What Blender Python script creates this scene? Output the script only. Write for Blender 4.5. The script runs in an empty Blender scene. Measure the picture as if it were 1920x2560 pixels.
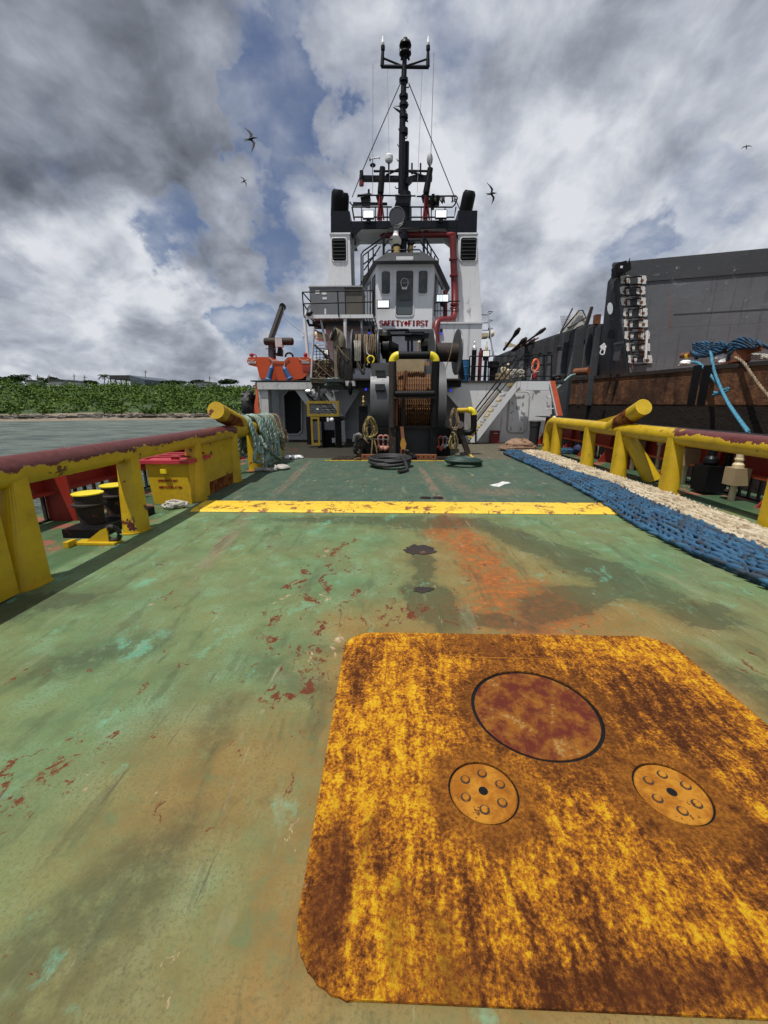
import bpy, math, random
from mathutils import Vector, Matrix, noise as mnoise
R = math.radians
scn = bpy.context.scene
col = scn.collection
# ------------------------------------------------------------------ camera
F = 1030.0; H = 1.6                       # focal length in photo pixels, eye height above the deck
TH = math.atan(272 / F)                   # camera tips down
YAW = math.atan((27 / F) / (math.cos(TH) + 272 / F * math.sin(TH)))
cam_d = bpy.data.cameras.new('camera'); cam = bpy.data.objects.new('camera', cam_d); col.objects.link(cam)
cam_d.sensor_fit = 'VERTICAL'; cam_d.sensor_height = 24.0; cam_d.lens = 24.0 * F / 2560.0
cam_d.clip_start = 0.02; cam_d.clip_end = 6000
cam.location = (0, 0, H); cam.rotation_euler = (R(90) - TH, 0, YAW)
scn.camera = cam
# ------------------------------------------------------------------ light
SUN = Vector((-0.235, -0.25, 0.94)).normalized()
sun_d = bpy.data.lights.new('sun', 'SUN'); sun = bpy.data.objects.new('sun', sun_d); col.objects.link(sun)
sun_d.energy = 4.4; sun_d.angle = R(0.5); sun_d.color = (1, 0.955, 0.88)
sun.rotation_euler = SUN.to_track_quat('Z', 'Y').to_euler()
scn.view_settings.view_transform = 'Standard'; scn.view_settings.look = 'None'
scn.view_settings.exposure = 0; scn.view_settings.gamma = 1

# ------------------------------------------------------------------ node helper
class V:                                   # value socket with operators
    def __init__(s, t, o): s.t = t; s.o = o
    def m(s, op, b=0.0, c=None):
        n = s.t.nt.nodes.new('ShaderNodeMath'); n.operation = op
        s.t.put(n.inputs[0], s); s.t.put(n.inputs[1], b)
        if c is not None: s.t.put(n.inputs[2], c)
        return V(s.t, n.outputs[0])
    def __add__(s, b): return s.m('ADD', b)
    def __sub__(s, b): return s.m('SUBTRACT', b)
    def __mul__(s, b): return s.m('MULTIPLY', b)
    def __truediv__(s, b): return s.m('DIVIDE', b)
    def mx(s, b): return s.m('MAXIMUM', b)
    def mn(s, b): return s.m('MINIMUM', b)
    def inv(s): return (s * -1.0) + 1.0
class T:
    def __init__(s, nt): s.nt = nt; s.nt.nodes.clear()
    def put(s, sock, v):
        if isinstance(v, V): s.nt.links.new(v.o, sock)
        elif isinstance(v, (tuple, list)): sock.default_value = tuple(v) + ((1,) if len(v) == 3 and sock.type == 'RGBA' else ())
        else: sock.default_value = v
    def n(s, typ, **k):
        n = s.nt.nodes.new(typ)
        for a, b in k.items(): setattr(n, a, b)
        return n
    def coord(s, w='Object'): return V(s, s.n('ShaderNodeTexCoord').outputs[w])
    def xyz(s, v):
        n = s.n('ShaderNodeSeparateXYZ'); s.put(n.inputs[0], v); return [V(s, o) for o in n.outputs]
    def vec(s, x, y, z):
        n = s.n('ShaderNodeCombineXYZ')
        for i, q in enumerate((x, y, z)): s.put(n.inputs[i], q)
        return V(s, n.outputs[0])
    def map(s, v, loc=(0, 0, 0), rot=(0, 0, 0), sc=(1, 1, 1), typ='POINT'):
        n = s.n('ShaderNodeMapping', vector_type=typ); s.put(n.inputs[0], v)
        n.inputs[1].default_value = loc; n.inputs[2].default_value = rot; n.inputs[3].default_value = sc
        return V(s, n.outputs[0])
    def noise(s, v, sc, det=4, ro=0.55, dist=0, col=False):
        n = s.n('ShaderNodeTexNoise'); s.put(n.inputs['Vector'], v)
        n.inputs['Scale'].default_value = sc; n.inputs['Detail'].default_value = det
        n.inputs['Roughness'].default_value = ro; n.inputs['Distortion'].default_value = dist
        return V(s, n.outputs[1 if col else 0])
    def vor(s, v, sc, out=0, feat='F1'):
        n = s.n('ShaderNodeTexVoronoi', feature=feat); s.put(n.inputs['Vector'], v); n.inputs['Scale'].default_value = sc
        return V(s, n.outputs[out])
    def ss(s, x, lo, hi, a=0.0, b=1.0):
        if lo > hi: lo, hi, a, b = hi, lo, b, a
        n = s.n('ShaderNodeMapRange', interpolation_type='SMOOTHSTEP'); s.put(n.inputs[0], x)
        n.inputs[1].default_value = lo; n.inputs[2].default_value = hi; n.inputs[3].default_value = a; n.inputs[4].default_value = b
        return V(s, n.outputs[0])
    def lin(s, x, lo, hi, a=0.0, b=1.0):
        n = s.n('ShaderNodeMapRange'); s.put(n.inputs[0], x)
        n.inputs[1].default_value = lo; n.inputs[2].default_value = hi; n.inputs[3].default_value = a; n.inputs[4].default_value = b
        return V(s, n.outputs[0])
    def mix(s, f, a, b):
        n = s.n('ShaderNodeMix', data_type='RGBA'); s.put(n.inputs[0], f); s.put(n.inputs[6], a); s.put(n.inputs[7], b)
        return V(s, n.outputs[2])
    def length(s, v):
        n = s.n('ShaderNodeVectorMath', operation='LENGTH'); s.put(n.inputs[0], v); return V(s, n.outputs[1])
    def dot(s, v, d):
        n = s.n('ShaderNodeVectorMath', operation='DOT_PRODUCT'); s.put(n.inputs[0], v); n.inputs[1].default_value = d; return V(s, n.outputs[1])
    def vadd(s, a, b):
        n = s.n('ShaderNodeVectorMath', operation='ADD'); s.put(n.inputs[0], a); s.put(n.inputs[1], b); return V(s, n.outputs[0])
    def vscale(s, a, f):
        n = s.n('ShaderNodeVectorMath', operation='SCALE'); s.put(n.inputs[0], a); s.put(n.inputs[3], f); return V(s, n.outputs[0])
    def blob(s, v, cx, cy, rx, ry, ang=0, soft=0.3, nz=None, amt=0.5):
        d = s.length(s.map(v, (cx, cy, 0), (0, 0, R(ang)), (rx, ry, 1e4), 'TEXTURE'))
        if nz is not None: d = d + (nz - 0.5) * amt
        return s.ss(d, 1 - soft, 1 + soft, 1, 0)
    def bump(s, h, dist=0.01, st=0.5, prev=None):
        n = s.n('ShaderNodeBump'); s.put(n.inputs['Height'], h); n.inputs['Strength'].default_value = st; n.inputs['Distance'].default_value = dist
        if prev is not None: s.put(n.inputs['Normal'], prev)
        return V(s, n.outputs[0])
    def out(s, col, rough=0.5, metal=0.0, nrm=None, emit=None, es=0, spec=0.5, coat=0):
        b = s.n('ShaderNodeBsdfPrincipled'); s.put(b.inputs['Base Color'], col); s.put(b.inputs['Roughness'], rough)
        s.put(b.inputs['Metallic'], metal); s.put(b.inputs['Specular IOR Level'], spec)
        if coat: b.inputs['Coat Weight'].default_value = coat
        if nrm is not None: s.put(b.inputs['Normal'], nrm)
        if emit is not None: s.put(b.inputs['Emission Color'], emit); b.inputs['Emission Strength'].default_value = es
        o = s.n('ShaderNodeOutputMaterial'); s.nt.links.new(b.outputs[0], o.inputs[0]); return b

# ------------------------------------------------------------------ world: Nishita sky behind procedural cumulus
w = bpy.data.worlds.new('World'); scn.world = w; w.use_nodes = True
t = T(w.node_tree)
sky = t.n('ShaderNodeTexSky', sky_type='NISHITA'); sky.sun_disc = False
sky.sun_elevation = math.asin(SUN.z); sky.sun_rotation = math.atan2(SUN.x, SUN.y); sky.dust_density = 0.4; sky.air_density = 1.0; sky.ozone_density = 3.0
G = t.coord('Generated')
gx, gy, gz = t.xyz(G)
zz = gz.mx(0.0) + 0.55
P_ = t.vec(gx / zz, gy / zz, gz * 0.5)
def sdir(x, y):                            # a world direction, given where it stands in the photo
    a = (x - 960) / F; b = (1280 - y) / F
    f = math.cos(TH) + b * math.sin(TH); u = -math.sin(TH) + b * math.cos(TH)
    return Vector((a * math.cos(YAW) - f * math.sin(YAW), a * math.sin(YAW) + f * math.cos(YAW), u)).normalized()
big = t.noise(P_, 2.2, 3, 0.5)
med = t.noise(t.vadd(P_, (7.3, 2.1, 0)), 5.0, 8, 0.52, 0.15)
strk = t.noise(t.vadd(t.map(P_, (0, 0, 0), (0, 0, R(38)), (1.0, .38, 1)), (1.3, 5.1, 0)), 5.5, 7, 0.55, 0.25)
fin = t.noise(t.vadd(P_, (3.3, 8.1, 1)), 11.0, 8, 0.58, 0.2)
Gw = t.vadd(G, t.vscale(t.vadd(t.noise(t.vadd(P_, (2, 2, 5)), 3.2, 6, .6, 0, True), (-.5, -.5, -.5)), .42))
Gn = t.n('ShaderNodeVectorMath', operation='NORMALIZE'); t.put(Gn.inputs[0], Gw); Gw = V(t, Gn.outputs[0])
KR = 1.0
def spot(lst, wrp):                        # soft regions around directions
    acc = None
    for x, y, rad, amp in lst:
        d = t.dot(Gw, tuple(sdir(x, y)))
        f = t.ss(d + wrp * (rad / 12.0), math.cos(R(rad * KR)), 1.0, 0, amp)
        acc = f if acc is None else acc + f
    return acc
wrp = ((med - 0.5) * 0.6 + (strk - 0.5) * 0.5) * 0.07
right = t.ss(gx, -0.12, 0.25)
KR = 0.85
gaps = spot([(750, 205, 6, .62), (730, 285, 5.5, .66), (700, 110, 5, .5), (1100, 30, 9, .75), (1020, 150, 5, .3), (690, 640, 7, .7), (590, 610, 6, .6), (500, 590, 7, .7),
             (650, 790, 7, .85), (715, 880, 6, .6), (620, 700, 7, .55), (760, 500, 5, .4), (720, 400, 5, .5), (850, 330, 4, .4), (1330, 330, 5, .3), (440, 580, 6, .5),
             (1650, 590, 6.5, .6), (1560, 650, 5, .5), (1120, 640, 6, .5), (880, 780, 5, .5), (1910, 330, 6, .1), (1850, 60, 8, .35), (1720, 560, 4, .2), (1180, 760, 4, .2)], wrp)
tex = (med * 0.6 + strk * 0.4) * right + (med * 0.85 + strk * 0.15) * right.inv()
cover = t.ss((tex - 0.5) * 1.05 + (big - .5) * .3 + (fin - 0.5) * 0.42 + 0.70 - gaps.mn(1.2) * 0.44, 0.06, 0.66)
KR = 1.0
dark = spot([(250, 330, 27, .95), (60, 60, 18, .3), (430, 470, 12, .30), (1250, 20, 9, .2), (1480, 330, 10, .15), (90, 640, 9, .3), (60, 900, 12, .3), (320, 900, 12, .22), (1350, 800, 12, .15), (1750, 250, 14, .12), (1500, 700, 12, .12), (520, 200, 10, .25)], wrp * 1.5)
lite = spot([(250, 740, 13, .55), (150, 820, 10, .3), (430, 680, 8, .3), (60, 830, 8, .25), (560, 760, 8, .35), (300, 620, 8, .25), (1230, 480, 14, .25), (1500, 520, 10, .2), (980, 300, 12, .3), (1600, 160, 16, .22), (1780, 480, 12, .22), (780, 700, 7, .35), (130, 990, 6, .2), (60, 1000, 6, .2), (620, 880, 5, .2), (480, 830, 6, .2)], wrp)
edge = t.ss(cover, 0.35, 1.0, .16, 0.0)
bill = t.noise(t.vadd(P_, (3.1, 9.4, 0)), 6.5, 9, 0.55, 0.3)
shade = (bill - 0.5) * 1.35 + (strk - 0.5) * (right * 1.0 + 0.25) + (fin - .5) * .3 + 0.655 - dark.mn(.85) * 0.32 + lite * 0.42 + edge
cr = t.n('ShaderNodeValToRGB'); t.put(cr.inputs[0], shade)
el = cr.color_ramp.elements
el[0].position = 0.0; el[0].color = (.105, .118, .145, 1); el[1].position = 1.0; el[1].color = (.80, .83, .88, 1)
for p, c in ((.25, (.20, .22, .265)), (.5, (.35, .38, .445)), (.75, (.56, .595, .67))):
    e = el.new(p); e.color = c + (1,)
blue = t.mix(0.6, t.vscale(V(t, sky.outputs[0]), 0.11), (.115, .15, .28))
skc = t.mix(cover, blue, V(t, cr.outputs[0]))
bg = t.n('ShaderNodeBackground'); t.put(bg.inputs[0], skc); bg.inputs[1].default_value = 0.90
wo = t.n('ShaderNodeOutputWorld'); t.nt.links.new(bg.outputs[0], wo.inputs[0])

# ------------------------------------------------------------------ measured views: pixel of a photo detail -> world point
KV = dict(A=(640, 60, 2.37), B=(740, 540, 3.318), C=(620, 840, 5.53), D=(880, 840, 5.184), E=(1120, 760, 4.88), F=(1400, 600, 3.19), G=(1200, 960, 2.304),
          H=(0, 980, 2.304), I=(0, 900, 2.592), J=(600, 740, 5.53), K=(840, 380, 4.366), L=(820, 1560, 1.508), M=(0, 1300, 1.728), N=(480, 1080, 1.6265),
          O=(880, 80, 6.381), P=(1120, 760, 6.9125), Q=(300, 1100, 5.184), S=(800, 560, 3.95), T=(1560, 1060, 4.608), U=(0, 1000, 4.609), V=(500, 980, 6.9125),
          X=(1360, 980, 5.925), Y=(720, 860, 6.9125), Z=(1080, 940, 10.056), s=(0, 0, 1))
def ray(k, x, y):
    o = KV[k]; a = (o[0] + x / o[2] - 960) / F; b = (1280 - o[1] - y / o[2]) / F
    f = math.cos(TH) + b * math.sin(TH); u = -math.sin(TH) + b * math.cos(TH)
    return Vector((a * math.cos(YAW) - f * math.sin(YAW), a * math.sin(YAW) + f * math.cos(YAW), u))
CP = Vector((0, 0, H))
def p(k, x, y, Y): d = ray(k, x, y); return CP + d * (Y / d.y)
def g(k, x, y, z=0.0): d = ray(k, x, y); return CP + d * ((z - H) / d.z)
def px(k, x, y, X): d = ray(k, x, y); return CP + d * (X / d.x)

# ------------------------------------------------------------------ mesh builder
class MB:
    def __init__(s): s.v = []; s.f = []; s.sm = []; s.mi = []; s.cur = 0
    def add(s, vs, fs, smooth=False):
        b = len(s.v); s.v += [tuple(q) for q in vs]
        for f in fs: s.f.append([b + i for i in f]); s.sm.append(smooth); s.mi.append(s.cur)
        return s
    def box(s, x0, x1, y0, y1, z0, z1):
        vs = [(x, y, z) for z in (z0, z1) for y in (y0, y1) for x in (x0, x1)]
        return s.add(vs, [(0, 2, 3, 1), (4, 5, 7, 6), (0, 1, 5, 4), (2, 6, 7, 3), (0, 4, 6, 2), (1, 3, 7, 5)])
    def obox(s, c, sz, rot=None):
        m = rot if rot is not None else Matrix.Identity(3)
        vs = [Vector(c) + m @ Vector((x * sz[0] / 2, y * sz[1] / 2, z * sz[2] / 2)) for z in (-1, 1) for y in (-1, 1) for x in (-1, 1)]
        return s.add(vs, [(0, 2, 3, 1), (4, 5, 7, 6), (0, 1, 5, 4), (2, 6, 7, 3), (0, 4, 6, 2), (1, 3, 7, 5)])
    def beam(s, a, b, w, h, up=(0, 0, 1)):
        a = Vector(a); b = Vector(b); d = (b - a); L = d.length; d.normalize(); up = Vector(up)
        if abs(d.dot(up)) > .99: up = Vector((0, 1, 0))
        sd = d.cross(up).normalized(); u = sd.cross(d)
        return s.obox((a + b) / 2, (w, L, h), Matrix((sd, d, u)).transposed())
    def fbox(s, k, x0, y0, x1, y1, Ya, Yb):
        a = p(k, x0, y0, Ya); b = p(k, x1, y1, Ya)
        return s.box(min(a.x, b.x), max(a.x, b.x), Ya, Yb, min(a.z, b.z), max(a.z, b.z))
    def prism(s, pts, vec):
        n = len(pts); vec = Vector(vec); a = [Vector(q) for q in pts]; b = [q + vec for q in a]
        return s.add(a + b, [tuple(range(n))[::-1], tuple(range(n, 2 * n))] + [(i, (i + 1) % n, n + (i + 1) % n, n + i) for i in range(n)])
    def tube(s, pts, r, n=8, closed=False, caps=True, smooth=True):
        pts = [Vector(q) for q in pts]; N = len(pts); rr = r if isinstance(r, (list, tuple)) else [r] * N
        tg = []
        for i in range(N):
            a = pts[(i - 1) % N] if (closed or i > 0) else pts[i]; b = pts[(i + 1) % N] if (closed or i < N - 1) else pts[i]
            d = (b - a); tg.append(d.normalized() if d.length > 1e-9 else Vector((0, 0, 1)))
        u = tg[0].orthogonal().normalized(); vs = []
        for i in range(N):
            u = (u - tg[i] * u.dot(tg[i]));
            u = u.normalized() if u.length > 1e-6 else tg[i].orthogonal().normalized()
            w_ = tg[i].cross(u)
            for j in range(n):
                an = 2 * math.pi * j / n; vs.append(pts[i] + (u * math.cos(an) + w_ * math.sin(an)) * rr[i])
        fs = []
        for i in range(N if closed else N - 1):
            i2 = (i + 1) % N
            for j in range(n): j2 = (j + 1) % n; fs.append((i * n + j, i * n + j2, i2 * n + j2, i2 * n + j))
        s.add(vs, fs, smooth)
        if caps and not closed: s.add(vs[:n], [tuple(range(n))[::-1]]); s.add(vs[-n:], [tuple(range(n))])
        return s
    def lathe(s, o, ax, prof, n=20, smooth=True):     # prof: (distance along axis, radius)
        o = Vector(o); ax = Vector(ax).normalized(); u = ax.orthogonal().normalized(); w_ = ax.cross(u); vs = []
        for t_, r in prof:
            for j in range(n):
                an = 2 * math.pi * j / n; vs.append(o + ax * t_ + (u * math.cos(an) + w_ * math.sin(an)) * max(r, 1e-4))
        for i in range(len(prof) - 1):
            sub = vs[i * n:(i + 2) * n]; s.add(sub, [(j, (j + 1) % n, n + (j + 1) % n, n + j) for j in range(n)], smooth)
        s.add(vs[:n], [tuple(range(n))[::-1]]); s.add(vs[-n:], [tuple(range(n))])
        return s
    def ball(s, c, r, nu=10, nv=6, rot=None, jit=0, seed=0):
        c = Vector(c); r = r if isinstance(r, (tuple, list)) else (r, r, r); vs = []; rnd = random.Random(seed)
        for i in range(nv + 1):
            ph = math.pi * i / nv
            for j in range(nu):
                an = 2 * math.pi * j / nu; k = 1 + (rnd.random() - .5) * jit
                q = Vector((r[0] * math.sin(ph) * math.cos(an), r[1] * math.sin(ph) * math.sin(an), r[2] * math.cos(ph))) * k
                vs.append(c + (rot @ q if rot else q))
        return s.add(vs, [(i * nu + j, (i + 1) * nu + j, (i + 1) * nu + (j + 1) % nu, i * nu + (j + 1) % nu) for i in range(nv) for j in range(nu)], jit == 0)
    def rope(s, pts, r, pitch=None, n=5, st=3):       # twisted strands
        pts = resample(pts, (pitch or r * 7) / 6.0); pitch = pitch or r * 7
        N = len(pts)
        if N < 3: return s
        tg = [(pts[min(i + 1, N - 1)] - pts[max(i - 1, 0)]).normalized() for i in range(N)]
        u = tg[0].orthogonal().normalized(); fr = []
        for i in range(N):
            u = u - tg[i] * u.dot(tg[i]); u = u.normalized() if u.length > 1e-6 else tg[i].orthogonal().normalized()
            fr.append((u.copy(), tg[i].cross(u)))
        for k in range(st):
            s.tube([pts[i] + (fr[i][0] * math.cos(i * math.pi / 3 + k * 2 * math.pi / st) + fr[i][1] * math.sin(i * math.pi / 3 + k * 2 * math.pi / st)) * r * .5 for i in range(N)], r * .56, n)
        return s
    def build(s, name, mat, parent=None, root=None, loc=None):
        me = bpy.data.meshes.new(name)
        base = root_of(parent).location if parent is not None else (Vector(loc) if loc is not None else s.base())
        me.from_pydata([(a - base[0], b - base[1], c - base[2]) for a, b, c in s.v], [], s.f)
        me.polygons.foreach_set('use_smooth', s.sm)
        if isinstance(mat, (list, tuple)):
            for q in mat: me.materials.append(q)
            me.polygons.foreach_set('material_index', s.mi)
        else: me.materials.append(mat)
        me.update(); o = bpy.data.objects.new(name, me); col.objects.link(o)
        if parent is not None: o.parent = parent
        else: o.location = base
        return o
    def base(s):
        xs, ys, zs = zip(*s.v); return Vector(((min(xs) + max(xs)) / 2, (min(ys) + max(ys)) / 2, min(zs)))
def root_of(o):
    while o.parent is not None: o = o.parent
    return o
def resample(pts, step):
    pts = [Vector(q) for q in pts]; sp = []
    for i in range(len(pts) - 1):                     # Catmull-Rom
        a = pts[max(i - 1, 0)]; b = pts[i]; c = pts[i + 1]; d = pts[min(i + 2, len(pts) - 1)]
        m = max(1, int((c - b).length / step))
        for j in range(m):
            q = j / m; sp.append(0.5 * ((2 * b) + (c - a) * q + (2 * a - 5 * b + 4 * c - d) * q * q + (3 * b - a - 3 * c + d) * q ** 3))
    sp.append(pts[-1]); return sp
def arc(c, u, v, r, a0, a1, n=8):
    c = Vector(c); u = Vector(u); v = Vector(v)
    return [c + u * (r * math.cos(R(a0 + (a1 - a0) * i / n))) + v * (r * math.sin(R(a0 + (a1 - a0) * i / n))) for i in range(n + 1)]
def rrect(x0, x1, z0, z1, r, Y, n=4):                 # rounded rectangle in a transverse plane
    o = []
    for cx, cz, a in ((x1 - r, z1 - r, 0), (x0 + r, z1 - r, 90), (x0 + r, z0 + r, 180), (x1 - r, z0 + r, 270)):
        o += [Vector((cx + r * math.cos(R(a + 90 * i / n)), Y, cz + r * math.sin(R(a + 90 * i / n)))) for i in range(n + 1)]
    return o
def tag(o, label, cat, group=None, kind=None):
    o['label'] = label; o['category'] = cat
    if group: o['group'] = group
    if kind: o['kind'] = kind
    return o
def thing(name, loc, label, cat, group=None):
    o = bpy.data.objects.new(name, None); o.empty_display_size = .2; col.objects.link(o); o.location = Vector(loc)
    return tag(o, label, cat, group)
def one(name, mb, mat, label, cat, group=None): return tag(mb.build(name, mat), label, cat, group)
def structure(name, mb, mat): o = mb.build(name, mat, loc=(0, 0, 0)); o['kind'] = 'structure'; return o
def text(name, s_, mat, parent, x0, x1, z0, z1, Y, bold=0.0):
    cu = bpy.data.curves.new('t', 'FONT'); cu.body = s_; cu.extrude = .004; cu.offset = bold
    o = bpy.data.objects.new('t', cu); col.objects.link(o); bpy.context.view_layer.update()
    me = bpy.data.meshes.new_from_object(o.evaluated_get(bpy.context.evaluated_depsgraph_get())); bpy.data.objects.remove(o)
    xs = [q.co.x for q in me.vertices]; ys = [q.co.y for q in me.vertices]; b = root_of(parent).location
    ax, bx, ay, by = min(xs), max(xs), min(ys), max(ys)
    for q in me.vertices:
        q.co = (x0 + (q.co.x - ax) / (bx - ax) * (x1 - x0) - b.x, Y - q.co.z - b.y, z0 + (q.co.y - ay) / (by - ay) * (z1 - z0) - b.z)
    me.materials.clear(); me.materials.append(mat); o = bpy.data.objects.new(name, me); col.objects.link(o); o.parent = parent; return o
# ------------------------------------------------------------------ materials
def mat(name):
    m = bpy.data.materials.new(name); m.use_nodes = True; return m, T(m.node_tree)
RUST = (.11, .033, .014); RUSTO = (.24, .075, .02)
def paint(name, c, rough=.45, rust=0.0, dirt=.3, sc=3.0, metal=0, var=.18, streak=0.0, rc=RUST, bmp=.25, spec=.5, dc=(.06, .05, .04)):
    m, t = mat(name); o = t.coord(); n1 = t.noise(o, sc, 6, .6); n2 = t.noise(t.vadd(o, (5, 3, 1)), sc * 4, 5, .65)
    cc = t.mix(t.lin(n1, .3, .7), tuple(q * (1 - var) for q in c), tuple(min(1, q * (1 + var)) for q in c))
    cc = t.mix(t.ss(n2 * .5 + t.noise(o, sc * .5, 3) * .5, .48, .68) * dirt, cc, dc)
    rg = V(t, None)
    if streak:
        st = t.noise(t.map(o, sc=(9, 9, .7)), sc * .55, 4, .6)
        cc = t.mix(t.ss(st, .56, .74) * streak, cc, (.13, .07, .04))
    h = n2
    if rust:
        k = t.ss(n1 * .45 + n2 * .55, .66 - rust * .3, .70 - rust * .3)
        cc = t.mix(k, cc, t.mix(t.lin(n2, .35, .65), rc, RUSTO)); h = n2 - k * .6
    t.out(cc, t.lin(n2, .3, .7, rough - .08, rough + .14), metal, t.bump(h, .006, bmp), spec=spec); return m
def plain(name, c, rough=.5, metal=0, emit=0):
    m, t = mat(name); o = t.coord(); n1 = t.noise(o, 14, 4)
    t.out(t.mix(n1, tuple(q * .85 for q in c), tuple(min(1, q * 1.1) for q in c)), rough, metal, t.bump(n1, .003, .2), emit=c if emit else None, es=emit); return m
def rail_paint(name, ztop, y_lo, y_hi):      # yellow, the top worn back to maroon primer with a torn edge
    m, t = mat(name); o = t.coord(); x, y, z = t.xyz(o)
    n1 = t.noise(t.map(o, sc=(1, .8, 1)), 2.2, 7, .68); n2 = t.noise(o, 14, 5, .6); n3 = t.noise(t.vadd(o, (4, 4, 4)), 5.5, 5, .6)
    ye = t.mix(t.lin(n1, .3, .7), (.40, .25, .006), (.56, .38, .010)); ye = t.mix(t.ss(n3, .5, .75) * .35, ye, (.22, .14, .02))
    mr = t.mix(t.lin(n2, .3, .7), (.075, .014, .011), (.135, .032, .026)); mr = t.mix(t.ss(n1, .55, .7) * .4, mr, (.05, .02, .015))
    k = t.ss(z + (n1 - .5) * .30 + (n2 - .5) * .10, ztop - .004, ztop + .004) * t.ss(y + (n3 - .5) * 1.5, y_lo, y_lo + .1) * t.ss(y + (n3 - .5) * 1.6, y_hi, y_hi + .15, 1, 0)
    sp = t.ss(n3 * .4 + t.noise(o, 3.1, 4, .6) * .3 + t.noise(o, 9, 6, .7) * .3, .585, .592)
    t.out(t.mix(k.mx(sp), ye, mr), .42, 0, t.bump(n2 * .6 + n3 * .8 - k.mx(sp) * .7, .008, .6)); return m
M = {}
M['yellow'] = paint('yellow_paint', (.50, .33, .008), .42, .10, .32, 2.5, var=.16, rc=(.16, .04, .03))
M['yellow_clean'] = paint('bright_yellow_paint', (.72, .58, .02), .4, 0, .1)
M['rail_l'] = rail_paint('left_rail_paint', 1.05, -12, 2.6); M['rail_r'] = rail_paint('right_rail_paint', 1.075, -12, -.6)
M['post'] = rail_paint('post_paint', 5.0, 50, 60)
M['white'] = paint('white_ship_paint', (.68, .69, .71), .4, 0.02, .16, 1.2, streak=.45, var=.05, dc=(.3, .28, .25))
M['white_dirty'] = paint('dirty_white_paint', (.50, .50, .50), .5, .12, .4, 1.6, streak=.6, var=.1)
M['grey'] = paint('grey_ship_paint', (.34, .35, .37), .5, .05, .3, 1.5, streak=.4)
M['dgrey'] = paint('dark_grey_paint', (.028, .030, .036), .45, .06, .3, 2)
M['black'] = paint('black_paint', (.006, .006, .007), .42, .05, .25, 3, dc=(.014, .012, .010), rc=(.04, .016, .010), spec=.18)
M['navy'] = paint('blue_black_paint', (.007, .009, .015), .42, .02, .2, 3, spec=.18, dc=(.010, .010, .014))
M['orange'] = paint('orange_gelcoat', (.50, .065, .012), .4, 0, .12, 2, var=.08)
M['safety'] = paint('orange_bulwark_paint', (.68, .13, .05), .45, .04, .2, 2)
M['red'] = paint('red_bulwark_paint', (.27, .022, .012), .45, .12, .35, 1.8, streak=.3)
M['redpipe'] = paint('red_pipe_paint', (.15, .010, .012), .4, 0, .2, 2)
M['rust'] = paint('rusty_steel', (.17, .06, .026), .8, .5, .5, 3, var=.4, bmp=.7)
M['rustdark'] = paint('dark_rusty_steel', (.022, .015, .012), .7, .28, .5, 4, var=.4, bmp=.6, rc=(.06, .025, .015), dc=(.02, .015, .012))
M['steel'] = paint('bare_worn_steel', (.10, .105, .115), .38, .06, .5, 2.2, metal=.45, streak=.7)
M['gsteel'] = paint('worn_grey_steel', (.10, .104, .11), .42, .08, .5, 2.0, metal=.3, streak=.7)
M['cream'] = paint('cream_paint', (.58, .48, .31), .5, .06, .35, 5, streak=.2)
M['tan'] = paint('tan_painted_plate', (.34, .26, .15), .5, .03, .2, 2)
M['guard'] = paint('shaded_yellow_guard', (.26, .175, .008), .5, .15, .6, 6)  # yellow darkened to carry the platform's shade on the guards
M['wood'] = paint('weathered_timber', (.20, .165, .12), .8, 0, .4, 4, var=.3, bmp=.6)
M['blueplastic'] = plain('blue_plastic', (.015, .10, .24), .4)
M['fender'] = plain('blue_fender_vinyl', (.035, .10, .24), .45)
M['alum'] = plain('bright_aluminium', (.65, .66, .68), .35, .6)
M['whitecap'] = plain('white_plastic', (.75, .76, .77), .4)
M['lampglass'] = plain('sky_glow_flood_lens', (.85, .93, .98), .3, 0, .75)  # weak emission stands in for sky reflected in the flood lenses
M['lampwarm'] = plain('pale_lamp_lens', (.85, .85, .75), .3, 0, .35)
M['bluelamp'] = plain('blue_lit_lamp', (.05, .06, .8), .3, 0, .8)
M['letter'] = plain('dark_red_lettering', (.26, .012, .02), .5)
M['sticker'] = plain('white_sticker', (.7, .7, .7), .5)
M['brass'] = plain('brass', (.5, .36, .14), .4, .6)
M['rubber'] = plain('black_rubber', (.016, .016, .017), .6)
M['hosegreen'] = plain('dark_green_hose', (.018, .045, .036), .5)
def glass():
    m, t = mat('dark_window_glass'); o = t.coord(); x, y, z = t.xyz(o)
    c = t.mix(t.ss(t.noise(o, 1.7, 3), .45, .6), (.012, .016, .018), (.05, .055, .055))
    t.out(c, .08, 0, spec=.6); return m
M['glass'] = glass()
def ropemat(name, a, b, d, dirt=.5, sc=2.5):
    m, t = mat(name); o = t.coord(); gi = V(t, t.n('ShaderNodeNewGeometry').outputs['Random Per Island'])
    n = t.noise(o, sc, 4); f = t.noise(o, 60, 3, .7)
    c = t.mix(gi, a, b); c = t.mix(t.ss(n * .6 + gi * .4, .5, .66) * dirt, c, d); c = t.mix(f * .4, c, tuple(q * .3 for q in a))
    t.out(c, .75, 0, t.bump(t.noise(t.map(o, sc=(1, 3, 1)), 90, 3), .004, .5)); return m
M['rblue'] = ropemat('blue_rope', (.010, .055, .13), (.035, .15, .27), (.018, .024, .034), .9)
M['rwhite'] = ropemat('off_white_rope', (.42, .34, .22), (.74, .66, .50), (.20, .12, .06), .75)
M['rteal'] = ropemat('faded_teal_rope', (.12, .26, .22), (.45, .55, .48), (.10, .10, .07), .8, 4)
M['rbrown'] = ropemat('brown_rope', (.16, .10, .055), (.38, .29, .18), (.05, .035, .025), .6, 5)
M['rtan'] = ropemat('rusty_tan_hawser', (.13, .055, .018), (.23, .105, .032), (.11, .045, .02), .6, 3)
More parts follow.
